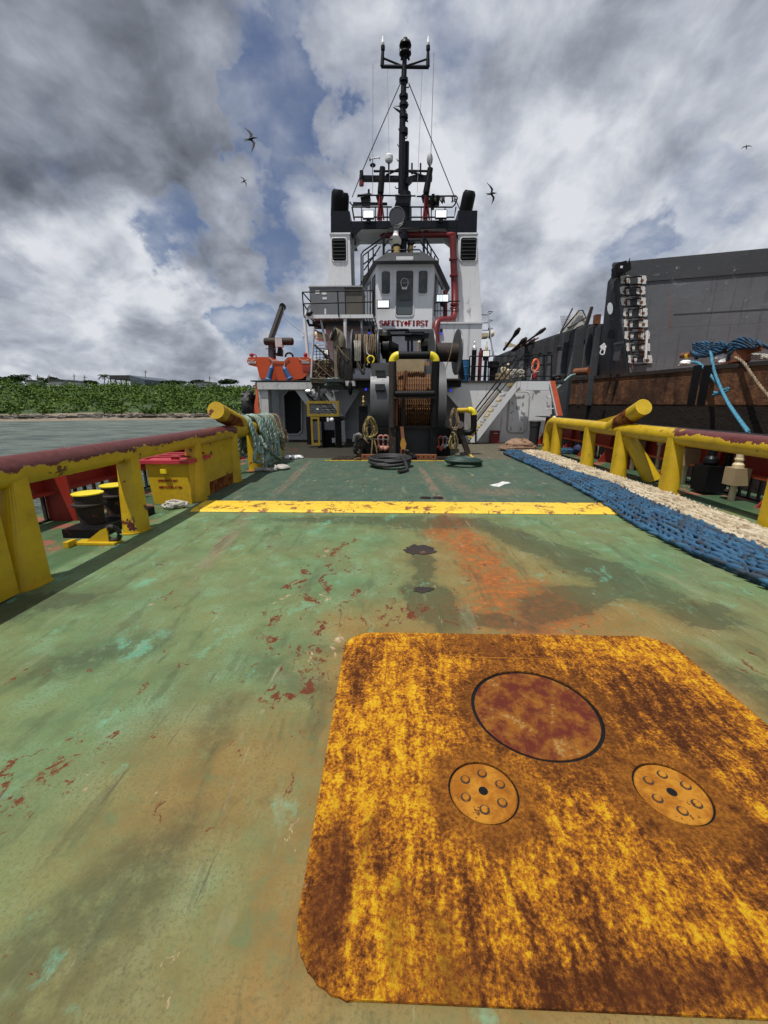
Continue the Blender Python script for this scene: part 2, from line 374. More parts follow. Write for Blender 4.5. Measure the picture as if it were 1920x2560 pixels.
M['ryellow'] = ropemat('yellow_black_rope', (.38, .28, .08), (.20, .16, .09), (.03, .025, .02), .8, 9)
M['rcyan'] = ropemat('turquoise_blue_rope', (.04, .20, .32), (.10, .34, .46), (.02, .07, .13), .4, 4)
M['rblack'] = ropemat('black_rope', (.014, .012, .010), (.055, .045, .036), (.01, .01, .01), .6, 4)
M['rgrey'] = ropemat('grey_white_rope', (.40, .38, .33), (.6, .58, .52), (.15, .12, .09), .5, 4)

def deck_mat():
    m, t = mat('worn_green_deck_paint'); o = t.coord(); x, y, z = t.xyz(o)
    n1 = t.noise(o, .9, 6, .6); n2 = t.noise(t.vadd(o, (9, 4, 0)), 3.2, 7, .65); n3 = t.noise(o, 13, 6, .7); n4 = t.noise(o, 75, 3, .7); n5 = t.noise(t.vadd(o, (2, 7, 0)), 1.7, 6, .6)
    lon = t.noise(t.map(o, rot=(0, 0, R(8)), sc=(1, .22, 1)), 5, 6, .65)
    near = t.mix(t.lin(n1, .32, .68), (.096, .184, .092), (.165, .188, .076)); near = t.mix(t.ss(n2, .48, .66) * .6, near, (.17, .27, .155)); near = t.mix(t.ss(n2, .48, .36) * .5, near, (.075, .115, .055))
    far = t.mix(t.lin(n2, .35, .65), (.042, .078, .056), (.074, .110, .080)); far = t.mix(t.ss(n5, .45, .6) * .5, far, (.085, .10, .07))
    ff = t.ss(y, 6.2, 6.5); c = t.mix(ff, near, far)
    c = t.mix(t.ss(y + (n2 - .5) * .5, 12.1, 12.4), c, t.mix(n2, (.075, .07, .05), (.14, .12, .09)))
    # outboard of the rails: dark green with red primer
    side = (t.ss(x, -3.45, -3.3, 1, 0)).mx(t.ss(x, 5.15, 5.3)); c = t.mix(side * .7, c, (.03, .075, .03))
    c = t.mix(side * t.ss(n5 + (n3 - .5) * .2, .55, .565), c, (.24, .085, .055))
    w_ = t.vadd(o, t.vscale(t.vadd(t.noise(o, 2.3, 4, .6, 0, True), (-.5, -.5, -.5)), .5))
    # greasy dark patches
    mid = t.noise(t.map(w_, rot=(0, 0, R(-25)), sc=(1.3, .7, 1)), 1.9, 6, .6); c = t.mix(t.ss(mid, .46, .62) * .40 * (ff.inv()), c, (.13, .12, .055)); c = t.mix(t.ss(mid, .54, .40, 0, 1) * 0.0, c, (.1, .1, .1))
    dk = t.blob(w_, -.95, 1.0, .16, .42, -25, .55) * .75
    for a in ((-1.0, .75, .28, .18, 0, .5), (-.65, 2.15, .38, .10, -25, .6), (-.9, 1.75, .1, .25, 10, .6), (-.25, 2.45, .22, .05, 10, .5)): dk = dk.mx(t.blob(w_, *a) * .6)
    for a in ((.33, 3.1, .22, .5, 12, .3), (.3, 3.9, .12, .6, 0, .5), (.75, 2.85, .4, .12, -10, .4), (1.5, 3.2, .62, .26, 28, .4), (2.0, 3.9, .35, 1.1, 22, .5), (1.5, 4.8, .25, 1.0, 25, .5), (.6, 5.5, .9, .35, 0, .6), (-.2, 5.6, 1.6, .22, 0, .6), (2.4, 3.0, .3, .25, 0, .5), (2.1, 2.1, .15, .4, 15, .5), (-3, 3.0, .6, .25, 15, .6), (-2.0, 2.3, .4, .2, 30, .7)):
        dk = dk.mx(t.blob(w_, *a) * .85)
    dk = dk.mx(t.ss(n5 * .6 + n3 * .4, .56, .70) * .45)
    # ochre bleed off the yellow plate
    bx = ((x - .78).m('ABSOLUTE') - 1.02).mx(0.0); by = ((y - 1.7).m('ABSOLUTE') - .90).mx(0.0)
    oc = t.ss((bx * bx + by * by).m('SQRT') + (n5 - .5) * 1.0 + (n3 - .5) * .12, .0, .62, 1, 0)
    oc = oc.mx(t.blob(w_, -.70, 1.50, .62, .42, 20, .8) * .9).mx(t.blob(w_, -.6, .75, .5, .3, 0, .8) * .6).mx(t.blob(w_, 1.1, 2.85, 1.4, .40, 0, .6)).mx(t.blob(w_, 2.6, 2.4, .5, .9, 0, .9) * .5)
    oc = oc.mx(t.blob(w_, .95, 3.8, .75, 1.9, 6, .7) * .85)
    c = t.mix(oc * t.ss(n3 * .5 + n2 * .5, .26, .52) * .85, c, t.mix(t.lin(n2, .3, .7), (.20, .10, .026), (.26, .165, .055)))
    # rust run between plate and yellow bar
    ru = t.blob(w_, .90, 4.3, .24, 1.6, 4, .4); ru = ru.mx(t.blob(w_, 1.05, 3.1, .5, .55, 10, .4)).mx(t.blob(w_, .75, 5.2, .3, .8, 0, .5))
    c = t.mix(ru * t.ss(n3 * .5 + n2 * .5, .36, .56) * .95, c, t.mix(t.lin(n3, .35, .65), (.15, .035, .010), (.40, .13, .03)))
    c = t.mix((dk * t.ss(n3, .25, .55) * .70).mx(t.ss(dk + (n2 - .5) * 1.5 + (n3 - .5) * .9, .50, .66) * .62 * t.ss(y, 2.5, 2.8)) * t.ss(y, 6.0, 6.5, 1, .3), c, (.035, .043, .026)) # stains
    # long scraped primer tracks
    tr = (t.blob(o, -2.05, 4.9, .09, 1.5, 7, .4) * .7).mx(t.blob(o, .75, 8.2, .09, 2.4, 2, .4)).mx(t.blob(o, -2.25, 9, .09, 2.6, 3, .4) * .8).mx(t.blob(w_, 2.0, 7.6, .5, .35, 0, .6) * .7).mx(t.blob(w_, 1.2, 9.0, .2, 1.8, 5, .7) * .6)
    c = t.mix(tr * t.ss(n3 * .5 + lon * .5, .44, .56) * .8, c, (.24, .15, .11))
    # chalky scratches on the forward deck
    sc_ = t.noise(t.map(t.vadd(o, t.vscale(t.noise(o, .8, 3, .5, 0, True), 1.6)), rot=(0, 0, R(15)), sc=(1, .3, 1)), 7, 7, .72)
    c = t.mix(t.ss(sc_, .60, .66) * ff * .55 * t.ss(n1, .38, .55), c, (.26, .24, .15))
    # chips: red brown rust, pink primer, pale turquoise, bone
    ch = t.noise(t.map(w_, rot=(0, 0, R(-28)), sc=(1.6, .8, 1)), 5.0, 9, .76)
    ar = t.ss(n5, .42, .56); dense = t.blob(w_, -.75, 3.7, .22, 1.1, -10, .5).mx(t.blob(w_, -.5, 3.7, .10, .8, -14, .5)).mx(t.blob(w_, -.1, 3.0, .8, .35, 10, .7)).mx(t.blob(w_, -1.75, 1.25, .28, .9, -32, .6)).mx(t.blob(w_, -.6, 2.4, .4, .5, 0, .7))
    c = t.mix(t.ss(ch + dense * .075 + ar * .03, .640, .665) * t.ss(y, 6.2, 6.6, 1, .2), c, t.mix(t.lin(n4, .3, .7), (.07, .016, .010), (.17, .045, .018)))
    c2 = t.noise(t.vadd(t.map(w_, rot=(0, 0, R(-20)), sc=(1.5, .7, 1)), (11, 3, 0)), 3.2, 9, .74)
    c = t.mix(t.ss(c2 + dense * .03, .650, .675) * .85, c, t.mix(t.ss(n3, .4, .6), (.36, .20, .14), (.45, .40, .24)))
    c3 = t.noise(t.vadd(t.map(w_, sc=(1.2, .6, 1)), (1, 13, 0)), 2.6, 6, .66)
    c = t.mix(t.ss(c3 + (n3 - .5) * .15, .58, .68) * (ru.inv() * .45) * t.ss(y, 6.2, 6.6, 1, .2), c, (.14, .40, .28))
    for ro_, of_ in ((32, 1), (-18, 6)):
        sl = t.noise(t.map(t.vadd(t.vadd(o, (of_, 2, 0)), t.vscale(t.noise(o, .6, 2, .5, 0, True), .25)), rot=(0, 0, R(ro_)), sc=(1, .02, 1)), 26, 3, .6); c = t.mix(t.ss(sl, .66, .70) * t.ss(n2, .42, .58) * .5, c, (.30, .30, .2) if of_ == 1 else (.05, .045, .03))
    # fine grit and pitting
    gr = t.noise(t.vadd(o, (3, 3, 3)), 70, 8, .82); c = t.mix(t.ss(gr, .47, .64) * t.ss(n2, .35, .6, .12, .55), c, (.04, .05, .026)); c = t.mix(t.ss(gr, .38, .30) * .35, c, (.30, .30, .18)); c = t.mix(t.ss(lon, .54, .66) * .4, c, (.05, .055, .03)); c = t.mix(t.ss(lon, .42, .34) * .22, c, (.24, .27, .17))
    pit = t.ss(t.vor(t.vadd(o, (1, 1, 0)), 9, 0), .02, .05, 1, 0) * t.ss(n2, .5, .58); c = t.mix(pit, c, (.03, .03, .02))
    # weld seams
    se = t.ss(((y + (n3 - .5) * .02 - 2.95) / 3.6).m('FRACT').m('SUBTRACT', .5).m('ABSOLUTE'), .0012, .004, 1, 0); c = t.mix(t.ss(x + y * .0 + (n5 - .5) * .8, .9, -.2) * t.ss(y + (n2 - .5) * .4, 12.2, 12.5) * .8, c, (.018, .017, .014)) # shade left of the winch, painted dark into the deck colour
    t.out(c, t.lin(n3, .3, .7, .5, .8), 0, t.bump(n4 * .25 + n3 * .5, .006, .55, t.bump(n1, .03, .3)), spec=.16); return m
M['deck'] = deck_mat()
def plate_mat():
    m, t = mat('flaking_yellow_over_rust'); o = t.vadd(t.coord(), (.78, 1.7, 0)); x, y, z = t.xyz(o)
    w_ = t.vadd(o, t.vscale(t.vadd(t.noise(o, 3, 4, .6, 0, True), (-.5, -.5, -.5)), .15))
    lon = t.noise(t.map(w_, sc=(1, .16, 1)), 11, 6, .62); n1 = t.noise(o, 1.9, 5, .6); n2 = t.noise(w_, 7, 7, .68); n3 = t.noise(o, 38, 5, .7); n4 = t.noise(o, 110, 3, .7)
    dt = lambda cx, cy, r: t.ss(t.length(t.map(o, (cx, cy, 0), (0, 0, 0), (r, r, 1e4), 'TEXTURE')) + (n2 - .5) * .6, .85, 1.55, 1, 0)
    wear = dt(.76, 1.88, .36) * .8; wear = wear.mx(dt(.385, 1.395, .19)).mx(dt(1.18, 1.41, .20))
    wear = wear.mx(t.blob(w_, 1.0, .81, .65, .07, 0, .6) * .7).mx(t.blob(w_, 1.35, 1.15, .12, .45, 12, .6) * .7).mx(t.blob(w_, -.20, 1.0, .06, .22, 0, .6) * 1.1).mx(t.blob(w_, -.2, 2.2, .09, .3, 0, .6) * .8).mx(t.blob(w_, .6, 2.42, .45, .10, 0, .6) * .6).mx(t.blob(w_, 1.5, 1.9, .25, .35, 0, .8) * .5)
    left = t.ss(x, -.3, 1.0, .10, -.03)
    lf = t.noise(t.map(t.vadd(w_, (9, 9, 9)), sc=(1, .09, 1)), 34, 6, .68); mot = t.noise(o, 62, 6, .8); n5 = t.noise(t.vadd(o, (6, 2, 0)), 17, 8, .74)
    v_ = (n1 - .5) * .6 + (lon - .5) * .55 + (lf - .5) * .8 + (n5 - .5) * 1.0 + (mot - .5) * 1.35 + (n2 - .5) * .35 + left * .6 - wear * .25 + .50
    rp = t.n('ShaderNodeValToRGB'); t.put(rp.inputs[0], v_); e_ = rp.color_ramp.elements
    e_[0].position = .20; e_[0].color = (.060, .018, .006, 1); e_[1].position = .80; e_[1].color = (.66, .40, .022, 1)
    for p_, c_ in ((.34, (.125, .040, .009)), (.44, (.23, .082, .013)), (.52, (.37, .125, .014)), (.59, (.50, .195, .012)), (.67, (.58, .31, .012))): q_ = e_.new(p_); q_.color = c_ + (1,)
    c = V(t, rp.outputs[0])
    rg_ = dt(.385, 1.395, .20).mx(dt(1.18, 1.41, .21)).mx(dt(.76, 1.88, .355) * .6).mx(t.blob(w_, .55, 2.5, .35, .10, 0, .7) * .8)
    c = t.mix(rg_ * t.ss(n5, .30, .52) * .8, c, t.mix(t.ss(mot, .4, .6), (.19, .062, .011), (.34, .13, .016)))
    br_ = t.ss(t.noise(t.map(t.vadd(w_, (2, 4, 1)), sc=(1, .35, 1)), 3.2, 5, .6), .56, .68).mx(t.blob(w_, -.22, 1.0, .07, .25, 0, .6)).mx(t.blob(w_, 1.0, .80, .6, .05, 0, .6) * .8); c = t.mix(br_ * t.ss(n5 * .5 + lf * .5, .40, .54) * .75, c, t.mix(mot, (.07, .018, .008), (.17, .055, .014)))
    c = t.mix(t.ss(t.noise(t.vadd(o, (5, 5, 0)), 70, 4, .7), .60, .68) * .7, c, (.05, .02, .008))
    c = t.mix(t.ss(t.noise(t.vadd(o, (8, 1, 0)), 9, 8, .8), .66, .69) * .6, c, (.42, .27, .13))
    t.out(c, .75, 0, t.bump(v_ * 1.2 + mot * .4, .006, .9), spec=.1); return m
M['plate'] = plate_mat()
def lid_mat(name, a, b, cc_, amt):
    m, t = mat(name); o = t.coord(); n1 = t.noise(o, 6, 8, .75); n2 = t.noise(o, 34, 6, .75)
    c = t.mix(t.ss(n1, .42, .6), a, b); c = t.mix(t.ss(n1 * .5 + n2 * .5, amt, amt + .03), c, cc_); c = t.mix(t.ss(n2, .5, .7) * .4, c, (.05, .02, .01))
    t.out(c, .7, 0, t.bump(n2, .005, .8), spec=.1); return m
M['lid'] = lid_mat('maroon_rusty_lid', (.10, .020, .012), (.23, .085, .012), (.34, .20, .07), .56)
M['disc'] = lid_mat('orange_rusty_disc', (.27, .095, .010), (.40, .175, .020), (.10, .035, .010), .58)
def bar_mat():
    m, t = mat('chipped_yellow_bar'); o = t.coord(); n1 = t.noise(o, 4, 7, .7); n2 = t.noise(o, 18, 5, .7)
    c = t.mix(t.lin(n2, .3, .7), (.60, .37, .02), (.78, .56, .05)); c = t.mix(t.ss(n1 * .6 + n2 * .4, .535, .56), c, t.mix(n2, (.10, .03, .012), (.30, .12, .04)))
    t.out(c, .5, 0, t.bump(n2, .005, .5)); return m
M['bar'] = bar_mat()
def water_mat():
    m, t = mat('choppy_green_grey_water'); o = t.coord(); n1 = t.noise(t.map(o, rot=(0, 0, R(25)), sc=(.5, 1.6, 1)), .5, 7, .68, .4); n2 = t.noise(t.map(o, sc=(1, 1.6, 1)), 3.2, 5, .65)
    c = t.mix(t.ss(t.noise(o, .2, 4) * .4 + n1 * .6, .42, .56), (.040, .066, .050), (.17, .215, .175)); c = t.mix(t.ss(n1 * .5 + n2 * .5, .55, .62) * .5, c, (.24, .29, .26))
    c = t.mix(t.ss(n1 * .5 + n2 * .5, .68, .70) * .8, c, (.7, .72, .7))
    t.out(c, .25, 0, t.bump(n1 + n2 * .4, 1.2, 1.0), spec=.4); return m
M['water'] = water_mat()
def ground(name, a, b, c_, sc):
    m, t = mat(name); o = t.coord(); n = t.noise(o, sc, 6, .65); n2 = t.noise(o, sc * 6, 4)
    c = t.mix(t.lin(n, .35, .65), a, b); c = t.mix(t.ss(n2, .5, .65), c, c_); t.out(c, .85, 0, t.bump(n2, .3, .6)); return m
M['beach'] = ground('pebbly_beach', (.17, .135, .09), (.26, .21, .15), (.07, .06, .05), .6)
M['hill'] = ground('green_hill', (.03, .06, .012), (.05, .085, .018), (.02, .04, .01), .1)
M['rock'] = ground('dark_shore_rock', (.03, .03, .028), (.09, .08, .065), (.22, .19, .15), .5)
def leaf(name, a, b, d):
    m, t = mat(name); gi = V(t, t.n('ShaderNodeNewGeometry').outputs['Random Per Island']); n = t.noise(t.coord(), .16, 6, .7); 
    c = t.mix(gi, a, b); c = t.mix(t.ss(n, .46, .58) * .8, c, d); t.out(c, .75, spec=.2); return m
M['leaf'] = leaf('thicket_leaves', (.060, .115, .016), (.115, .175, .030), (.035, .075, .014))
M['leafdark'] = leaf('dark_tree_leaves', (.012, .030, .010), (.03, .055, .018), (.018, .035, .012))
def clump(name, a, b, rust_lines=0):
    m, t = mat(name); o = t.coord(); n = t.noise(o, .35, 7, .62); n2 = t.noise(o, 2.4, 6, .65); st = t.noise(t.map(o, sc=(3, 3, .35)), 1.2, 5, .6)
    c = t.mix(t.lin(n, .3, .7), a, b); c = t.mix(t.ss(st, .60, .72) * rust_lines, c, (.16, .07, .035)); c = t.mix(t.ss(n2, .64, .70) * .5, c, (.32, .31, .30)); c = t.mix(t.ss(t.vor(o, .8, 0), .03, .08, 1, 0) * .8, c, (.10, .05, .03))
    x, y, z = t.xyz(o); sx = t.ss(((x * .42 + .13).m('FRACT') - .5).m('ABSOLUTE'), .003, .010, 1, 0).mx(t.ss(((z * .55 + .3).m('FRACT') - .5).m('ABSOLUTE'), .003, .010, 1, 0)); c = t.mix(sx * .45, c, (.03, .03, .032))
    s2 = t.noise(t.map(t.vadd(o, (4, 4, 0)), sc=(5, 5, .22)), 1.1, 5, .65); c = t.mix(t.ss(s2, .56, .70) * .5, c, (.04, .036, .034)); c = t.mix(t.ss(t.noise(t.map(o, rot=(0, .3, 0), sc=(.5, .5, 3)), 2.2, 5, .7), .62, .68) * .35, c, (.24, .245, .25))
    t.out(c, .55, 0, t.bump(n * 2 + n2 * .3, .05, .5)); return m
M['bargewall'] = clump('scuffed_grey_barge_wall', (.085, .090, .102), (.13, .137, .15), .6)
M['bargedark'] = clump('dark_barge_wall', (.035, .038, .044), (.055, .058, .066), .4)
def hull_mat():
    m, t = mat('rusted_barge_hull'); o = t.coord(); n = t.noise(o, .9, 7, .7); n2 = t.noise(o, 5, 6, .7); st = t.noise(t.map(o, sc=(2, 2, .4)), 1.5, 5, .6); x, y, z = t.xyz(o); bgn = t.noise(o, .35, 5, .65)
    c = t.mix(t.lin(n * .5 + st * .5, .38, .62), (.035, .016, .010), (.19, .085, .04)); c = t.mix(t.ss(n2, .55, .7) * .6, c, (.26, .12, .06)); c = t.mix(t.ss(n2, .3, .45, 1, 0) * .7, c, (.02, .012, .01)); c = t.mix(t.ss(bgn, .44, .60) * .75, c, (.03, .016, .011)); c = t.mix(t.ss(z + (n - .5) * .5, 4.55, 4.85) * .7, c, (.24, .10, .045))
    c = t.mix(t.ss(z + (n - .5) * .3, 3.48, 3.56, 1, 0) * .93, c, (.012, .010, .009))
    t.out(c, .85, 0, t.bump(n * .5 + n2, .06, .9), spec=.25); return m
M['hull'] = hull_mat()
# ------------------------------------------------------------------ deck, water, shore
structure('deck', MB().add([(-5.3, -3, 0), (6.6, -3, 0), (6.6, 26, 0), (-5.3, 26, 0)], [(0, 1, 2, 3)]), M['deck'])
structure('ship_hull_side', MB().box(-5.4, 6.7, -3, 40, -2.6, -.03), M['black'])
structure('sea', MB().add([(-1500, -300, -2), (600, -300, -2), (600, 1500, -2), (-1500, 1500, -2)], [(0, 1, 2, 3)]), M['water'])
S0 = g('I', 0, 392, -2.0); S1 = g('I', 1380, 378, -2.0); sd_ = (S1 - S0).normalized(); sn_ = Vector((-sd_.y, sd_.x, 0))
def shore(u, v_): q = S0 + sd_ * u + sn_ * v_; return q
def gh(u, v_):                                          # ground height at a distance v from the shoreline
    b = -2.0 + (v_ + 6) * .045 if v_ < 10 else -1.3 + (v_ - 10) * .055
    if v_ > 14: b = -1.1 + (v_ - 14) * .112
    if v_ > 88: b = 7.2 + (v_ - 88) * .02
    return b + mnoise.noise(Vector((u * .03, v_ * .04, 0))) * (.5 if v_ > 12 else .15)
def grid(us, vs):
    m = MB(); n = len(vs); vv = []
    for u in us:
        for v_ in vs: q = shore(u, v_); vv.append((q.x, q.y, gh(u, v_)))
    m.add(vv, [(i * n + j, (i + 1) * n + j, (i + 1) * n + j + 1, i * n + j + 1) for i in range(len(us) - 1) for j in range(n - 1)], True); return m
structure('beach', grid([-60 + i * 6 for i in range(50)], [-8, -4, 0, 3, 6, 9, 12, 16]), M['beach'])
structure('hillside', grid([-80 + i * 8 for i in range(50)], [14.5, 20, 30, 45, 60, 75, 90, 105, 120, 200, 600]), M['hill'])
rnd = random.Random(4)
m = MB()
for i in range(1300):
    u = rnd.uniform(-40, 190); v_ = rnd.gauss(2.2, 1.4) if i < 500 else rnd.uniform(0, 12); q = shore(u, v_); s_ = rnd.uniform(.25, 1.1) * (1.6 if i < 500 else .8)
    m.ball((q.x, q.y, gh(u, v_) + s_ * .08), (s_, s_ * .8, s_ * .33), 6, 3, Matrix.Rotation(rnd.random() * 6, 3, 'Z'), .7, i)
o = m.build('shore_rocks', M['rock']); tag(o, 'dark wet boulders and slabs along the waterline of the far shore', 'rocks', kind='stuff')
def leaves(m, c, rx, rz, n, size, rnd, sq=1):
    vs = []; fs = []
    for i in range(n):
        while 1:
            d = Vector((rnd.uniform(-1, 1), rnd.uniform(-1, 1), rnd.uniform(-1, 1)))
            if .35 < d.length < 1: break
        q = Vector(c) + Vector((d.x * rx, d.y * rx, d.z * rz)); a = Vector((rnd.gauss(0, 1), rnd.gauss(0, 1), rnd.gauss(0, .6))).normalized(); b = a.orthogonal().normalized()
        b = Matrix.Rotation(rnd.random() * 6.28, 3, a) @ b; s_ = size * rnd.uniform(.6, 1.4); k = len(vs)
        vs += [q - a * s_, q + b * s_ * .5, q + a * s_, q - b * s_ * .5]; fs.append((k, k + 1, k + 2, k + 3))
    m.add(vs, fs)
m = MB()
for i in range(1700):
    u = rnd.uniform(-45, 190); v_ = 13 + rnd.random() * 84; q = shore(u, v_); s_ = rnd.uniform(1.2, 2.6) * (1 if v_ > 18 else .7) * (1 + .9 * mnoise.noise(Vector((u * .07, v_ * .1, 3))))
    leaves(m, (q.x, q.y, gh(u, v_) + s_ * .45), s_ * 1.2, s_ * .75, 60, .40, rnd)
o = m.build('shrub_thicket', M['leaf']); tag(o, 'dense green coastal scrub covering the slope behind the beach', 'bushes', kind='stuff')
# foam
m = MB()
for u0, u1 in ((3, 6), (24, 34), (40, 45), (50, 66)):
    n = 14; vv = []
    for i in range(n): u = u0 + (u1 - u0) * i / (n - 1); q = shore(u, -.4 - .5 * abs(math.sin(u * 1.7))); vv += [(q.x, q.y, -1.97), tuple(q + sn_ * (.25 + .5 * abs(math.sin(u * 2.9))) + Vector((0, 0, .05)))]
    m.add(vv, [(2 * i, 2 * i + 2, 2 * i + 3, 2 * i + 1) for i in range(n - 1)])
structure('surf_foam', m, M['sticker'])
# trees and buildings on the ridge
def tree(x, y, h, w, label, grp=None, Y=190):
    b = p('I', x, y + h, Y); q = p('I', x + w / 2, y, Y); r = q.x - b.x; hh = q.z - b.z
    o = thing('ridge_tree', b, label, 'tree', grp)
    MB().tube([b, b + Vector((.2, 0, hh * .5)), b + Vector((.1, 0, hh * .8))], [.3, .2, .08], 6).build('trunk', M['wood'], o)
    m = MB(); rr_ = random.Random(int(x))
    for i in range(12): a = rr_.uniform(0, 6.28); k = rr_.uniform(.0, .62); leaves(m, b + Vector((math.cos(a) * r * k, math.sin(a) * r * k, hh * rr_.uniform(.25, .80 - .35 * k))), r * .42, hh * .26, 110, .55, rr_)
    m.build('crown', M['leafdark'], o)
def palm(x, y, h, w, label, Y=190):
    b = p('I', x, y + h, Y); q = p('I', x + w / 2, y, Y); r = q.x - b.x; hh = q.z - b.z
    o = thing('palm_tree', b, label, 'palm tree'); top = b + Vector((.15, 0, hh * .82))
    MB().tube([b, b + Vector((.25, 0, hh * .4)), top], [.22, .16, .13], 6).build('trunk', M['wood'], o)
    m = MB()
    for i in range(15):
        a = i * 2.4; up = .5 if i % 2 else .15
        for j in range(7):
            f0 = j / 7; c0 = top + Vector((math.cos(a) * r * f0, math.sin(a) * r * f0, hh * (up * f0 * 1.2 - .62 * f0 * f0))); d = Vector((math.cos(a), math.sin(a), -.5)); s_ = Vector((-math.sin(a), math.cos(a), -.6)) * .6
            for e in (1, -1): m.add([c0, c0 + d * .28, c0 + d * .5 + Vector((s_.x * e, s_.y * e, s_.z)), c0 + d * .2 + Vector((s_.x * e, s_.y * e, s_.z))], [(0, 1, 2, 3)])
    m.build('crown', M['leafdark'], o)
tree(22, 98, 60, 100, 'wide dark tree at the far left end of the ridge')
tree(110, 92, 62, 86, 'tall round dark tree left of the small palm on the ridge')
tree(340, 105, 52, 74, 'round dark tree beside the low houses on the ridge')
tree(585, 132, 26, 90, 'low bushy trees left of the branching palm on the ridge')
tree(1290, 130, 26, 130, 'low dark tree line right of the grey warehouse')
tree(1480, 122, 34, 130, 'dark rounded trees at the right end of the ridge', Y=170)
tree(1130, 132, 26, 170, 'broad dark tree clump just right of the grey warehouse')
palm(172, 90, 60, 32, 'small palm tree standing left of the roofs on the ridge')
palm(266, 110, 42, 26, 'shortest palm tree, between the pole and the round tree')
palm(678, 90, 60, 46, 'palm with spreading crown left of the grey warehouse')
for x, y, lb in ((243, 95, 'pole with crossbar beside the shortest palm'), (480, 92, 'lattice pair of poles right of the low houses'), (548, 100, 'thin short pole left of the branching palm'), (942, 66, 'tall utility pole at the right end of the warehouse'), (1358, 105, 'utility pole with crossarm above the tree line'), (318, 95, 'thin pole behind the round ridge tree')):
    a = p('I', x, 152, 188); b = p('I', x, y, 188); o = thing('utility_pole', a, lb, 'pole', 'poles along the ridge')
    MB().tube([a, b], .17, 6).build('post', M['wood'], o); MB().box(b.x - .9, b.x + .9, b.y - .1, b.y + .1, b.z - .9, b.z - .7).build('crossarm', M['wood'], o)
a = p('I', 712, 152, 180); b = p('I', 940, 152, 180); zt = p('I', 712, 98, 180).z; zr = p('I', 940, 125, 180).z; xm = p('I', 838, 98, 180).x
o = thing('warehouse', a, 'grey metal warehouse with sloping roof and open dark front on the ridge', 'warehouse')
z0 = a.z - 1.5
MB().prism([(xm, 180, z0), (xm, 180, zt), (b.x, 180, zr), (b.x, 180, z0)], (0, 25, 0)).build('side_wall', paint('warehouse_sheet', (.075, .10, .125), .5, 0, .2, .3), o)
MB().prism([(a.x, 180.3, zt - 1.7), (a.x, 180.3, zt), (xm, 180.3, zt), (xm, 180.3, zt - 1.7)], (0, 25, 0)).build('roof', M['dgrey'], o)
m = MB()
for i in range(5): xx = a.x + (xm - a.x) * i / 4; m.box(xx - .15, xx + .15, 180.6, 181, z0, zt - 1.7)
m.box(a.x, xm, 200, 200.5, z0, zt - 1.7); m.build('front_post', M['dgrey'], o)
for x0, x1, y, lb in ((160, 228, 128, 'low pale roofed house below the small palm'), (305, 425, 125, 'long low house with pale terrace beside the round tree'), (430, 512, 132, 'dark roofed shed right of the long low house'), (1250, 1375, 140, 'low dark roof among the trees right of the warehouse')):
    a = p('I', x0, 152, 184); b = p('I', x1, y, 184); o = thing('ridge_house', ((a.x + b.x) / 2, 184, a.z), lb, 'house', 'houses on the ridge')
    MB().box(a.x + .4, b.x - .4, 184.4, 190, a.z - 1.5, (a.z + b.z) / 2).build('wall', M['white_dirty'], o)
    MB().prism([(a.x, 184, (a.z + b.z) / 2), (b.x, 184, (a.z + b.z) / 2), ((b.x * .8 + a.x * .2), 184, b.z), ((b.x * .2 + a.x * .8), 184, b.z)], (0, 7, 0)).build('roof', M['dgrey'], o)
# birds
def bird(x, y, span, a, label):
    c = p('s', x, y, 60); k = span / F * 62 / 2; o = thing('frigatebird', c, label, 'bird', 'seabirds soaring over the ship')
    ca = Vector((math.cos(R(a)), -.2, math.sin(R(a)))); fd = Vector((-ca.z, .3, ca.x)).normalized()
    def W_(u, f, h=0): return c + ca * (u * k) + fd * (f * k) + Vector((0, -h * k, 0))
    m = MB(); m.ball(c, (k * .09, k * .09, k * .3), 8, 6, Matrix.Rotation(-R(a), 3, 'Y'))
    for e in (1, -1):
        pts = [(.05, .08), (.35, .25), (.62, .10), (1.0, -.28), (.6, -.04), (.33, .04), (.05, -.12)]
        m.prism([W_(u * e, f) for u, f in pts], (0, k * .05, 0))
    m.prism([W_(-.05, -.2), W_(.05, -.2), W_(.10, -.62), W_(0, -.35), W_(-.10, -.62)], (0, k * .03, 0)); m.tube([W_(0, .25), W_(0, .42), W_(.02, .56)], [k * .06, k * .03, k * .01], 5)
    b = m.build('body', M['black'], o)
bird(627, 347, 50, -72, 'frigatebird with long bent wings, larger bird left of the mast'); bird(610, 453, 26, -60, 'small dark seabird below the larger bird at left'); bird(1229, 484, 46, -78, 'slender seabird banking right of the mast')
bird(1866, 367, 20, 5, 'tiny dark seabird near the right edge of the sky'); bird(1005, 272, 32, -35, 'dark seabird passing close behind the mast pole')

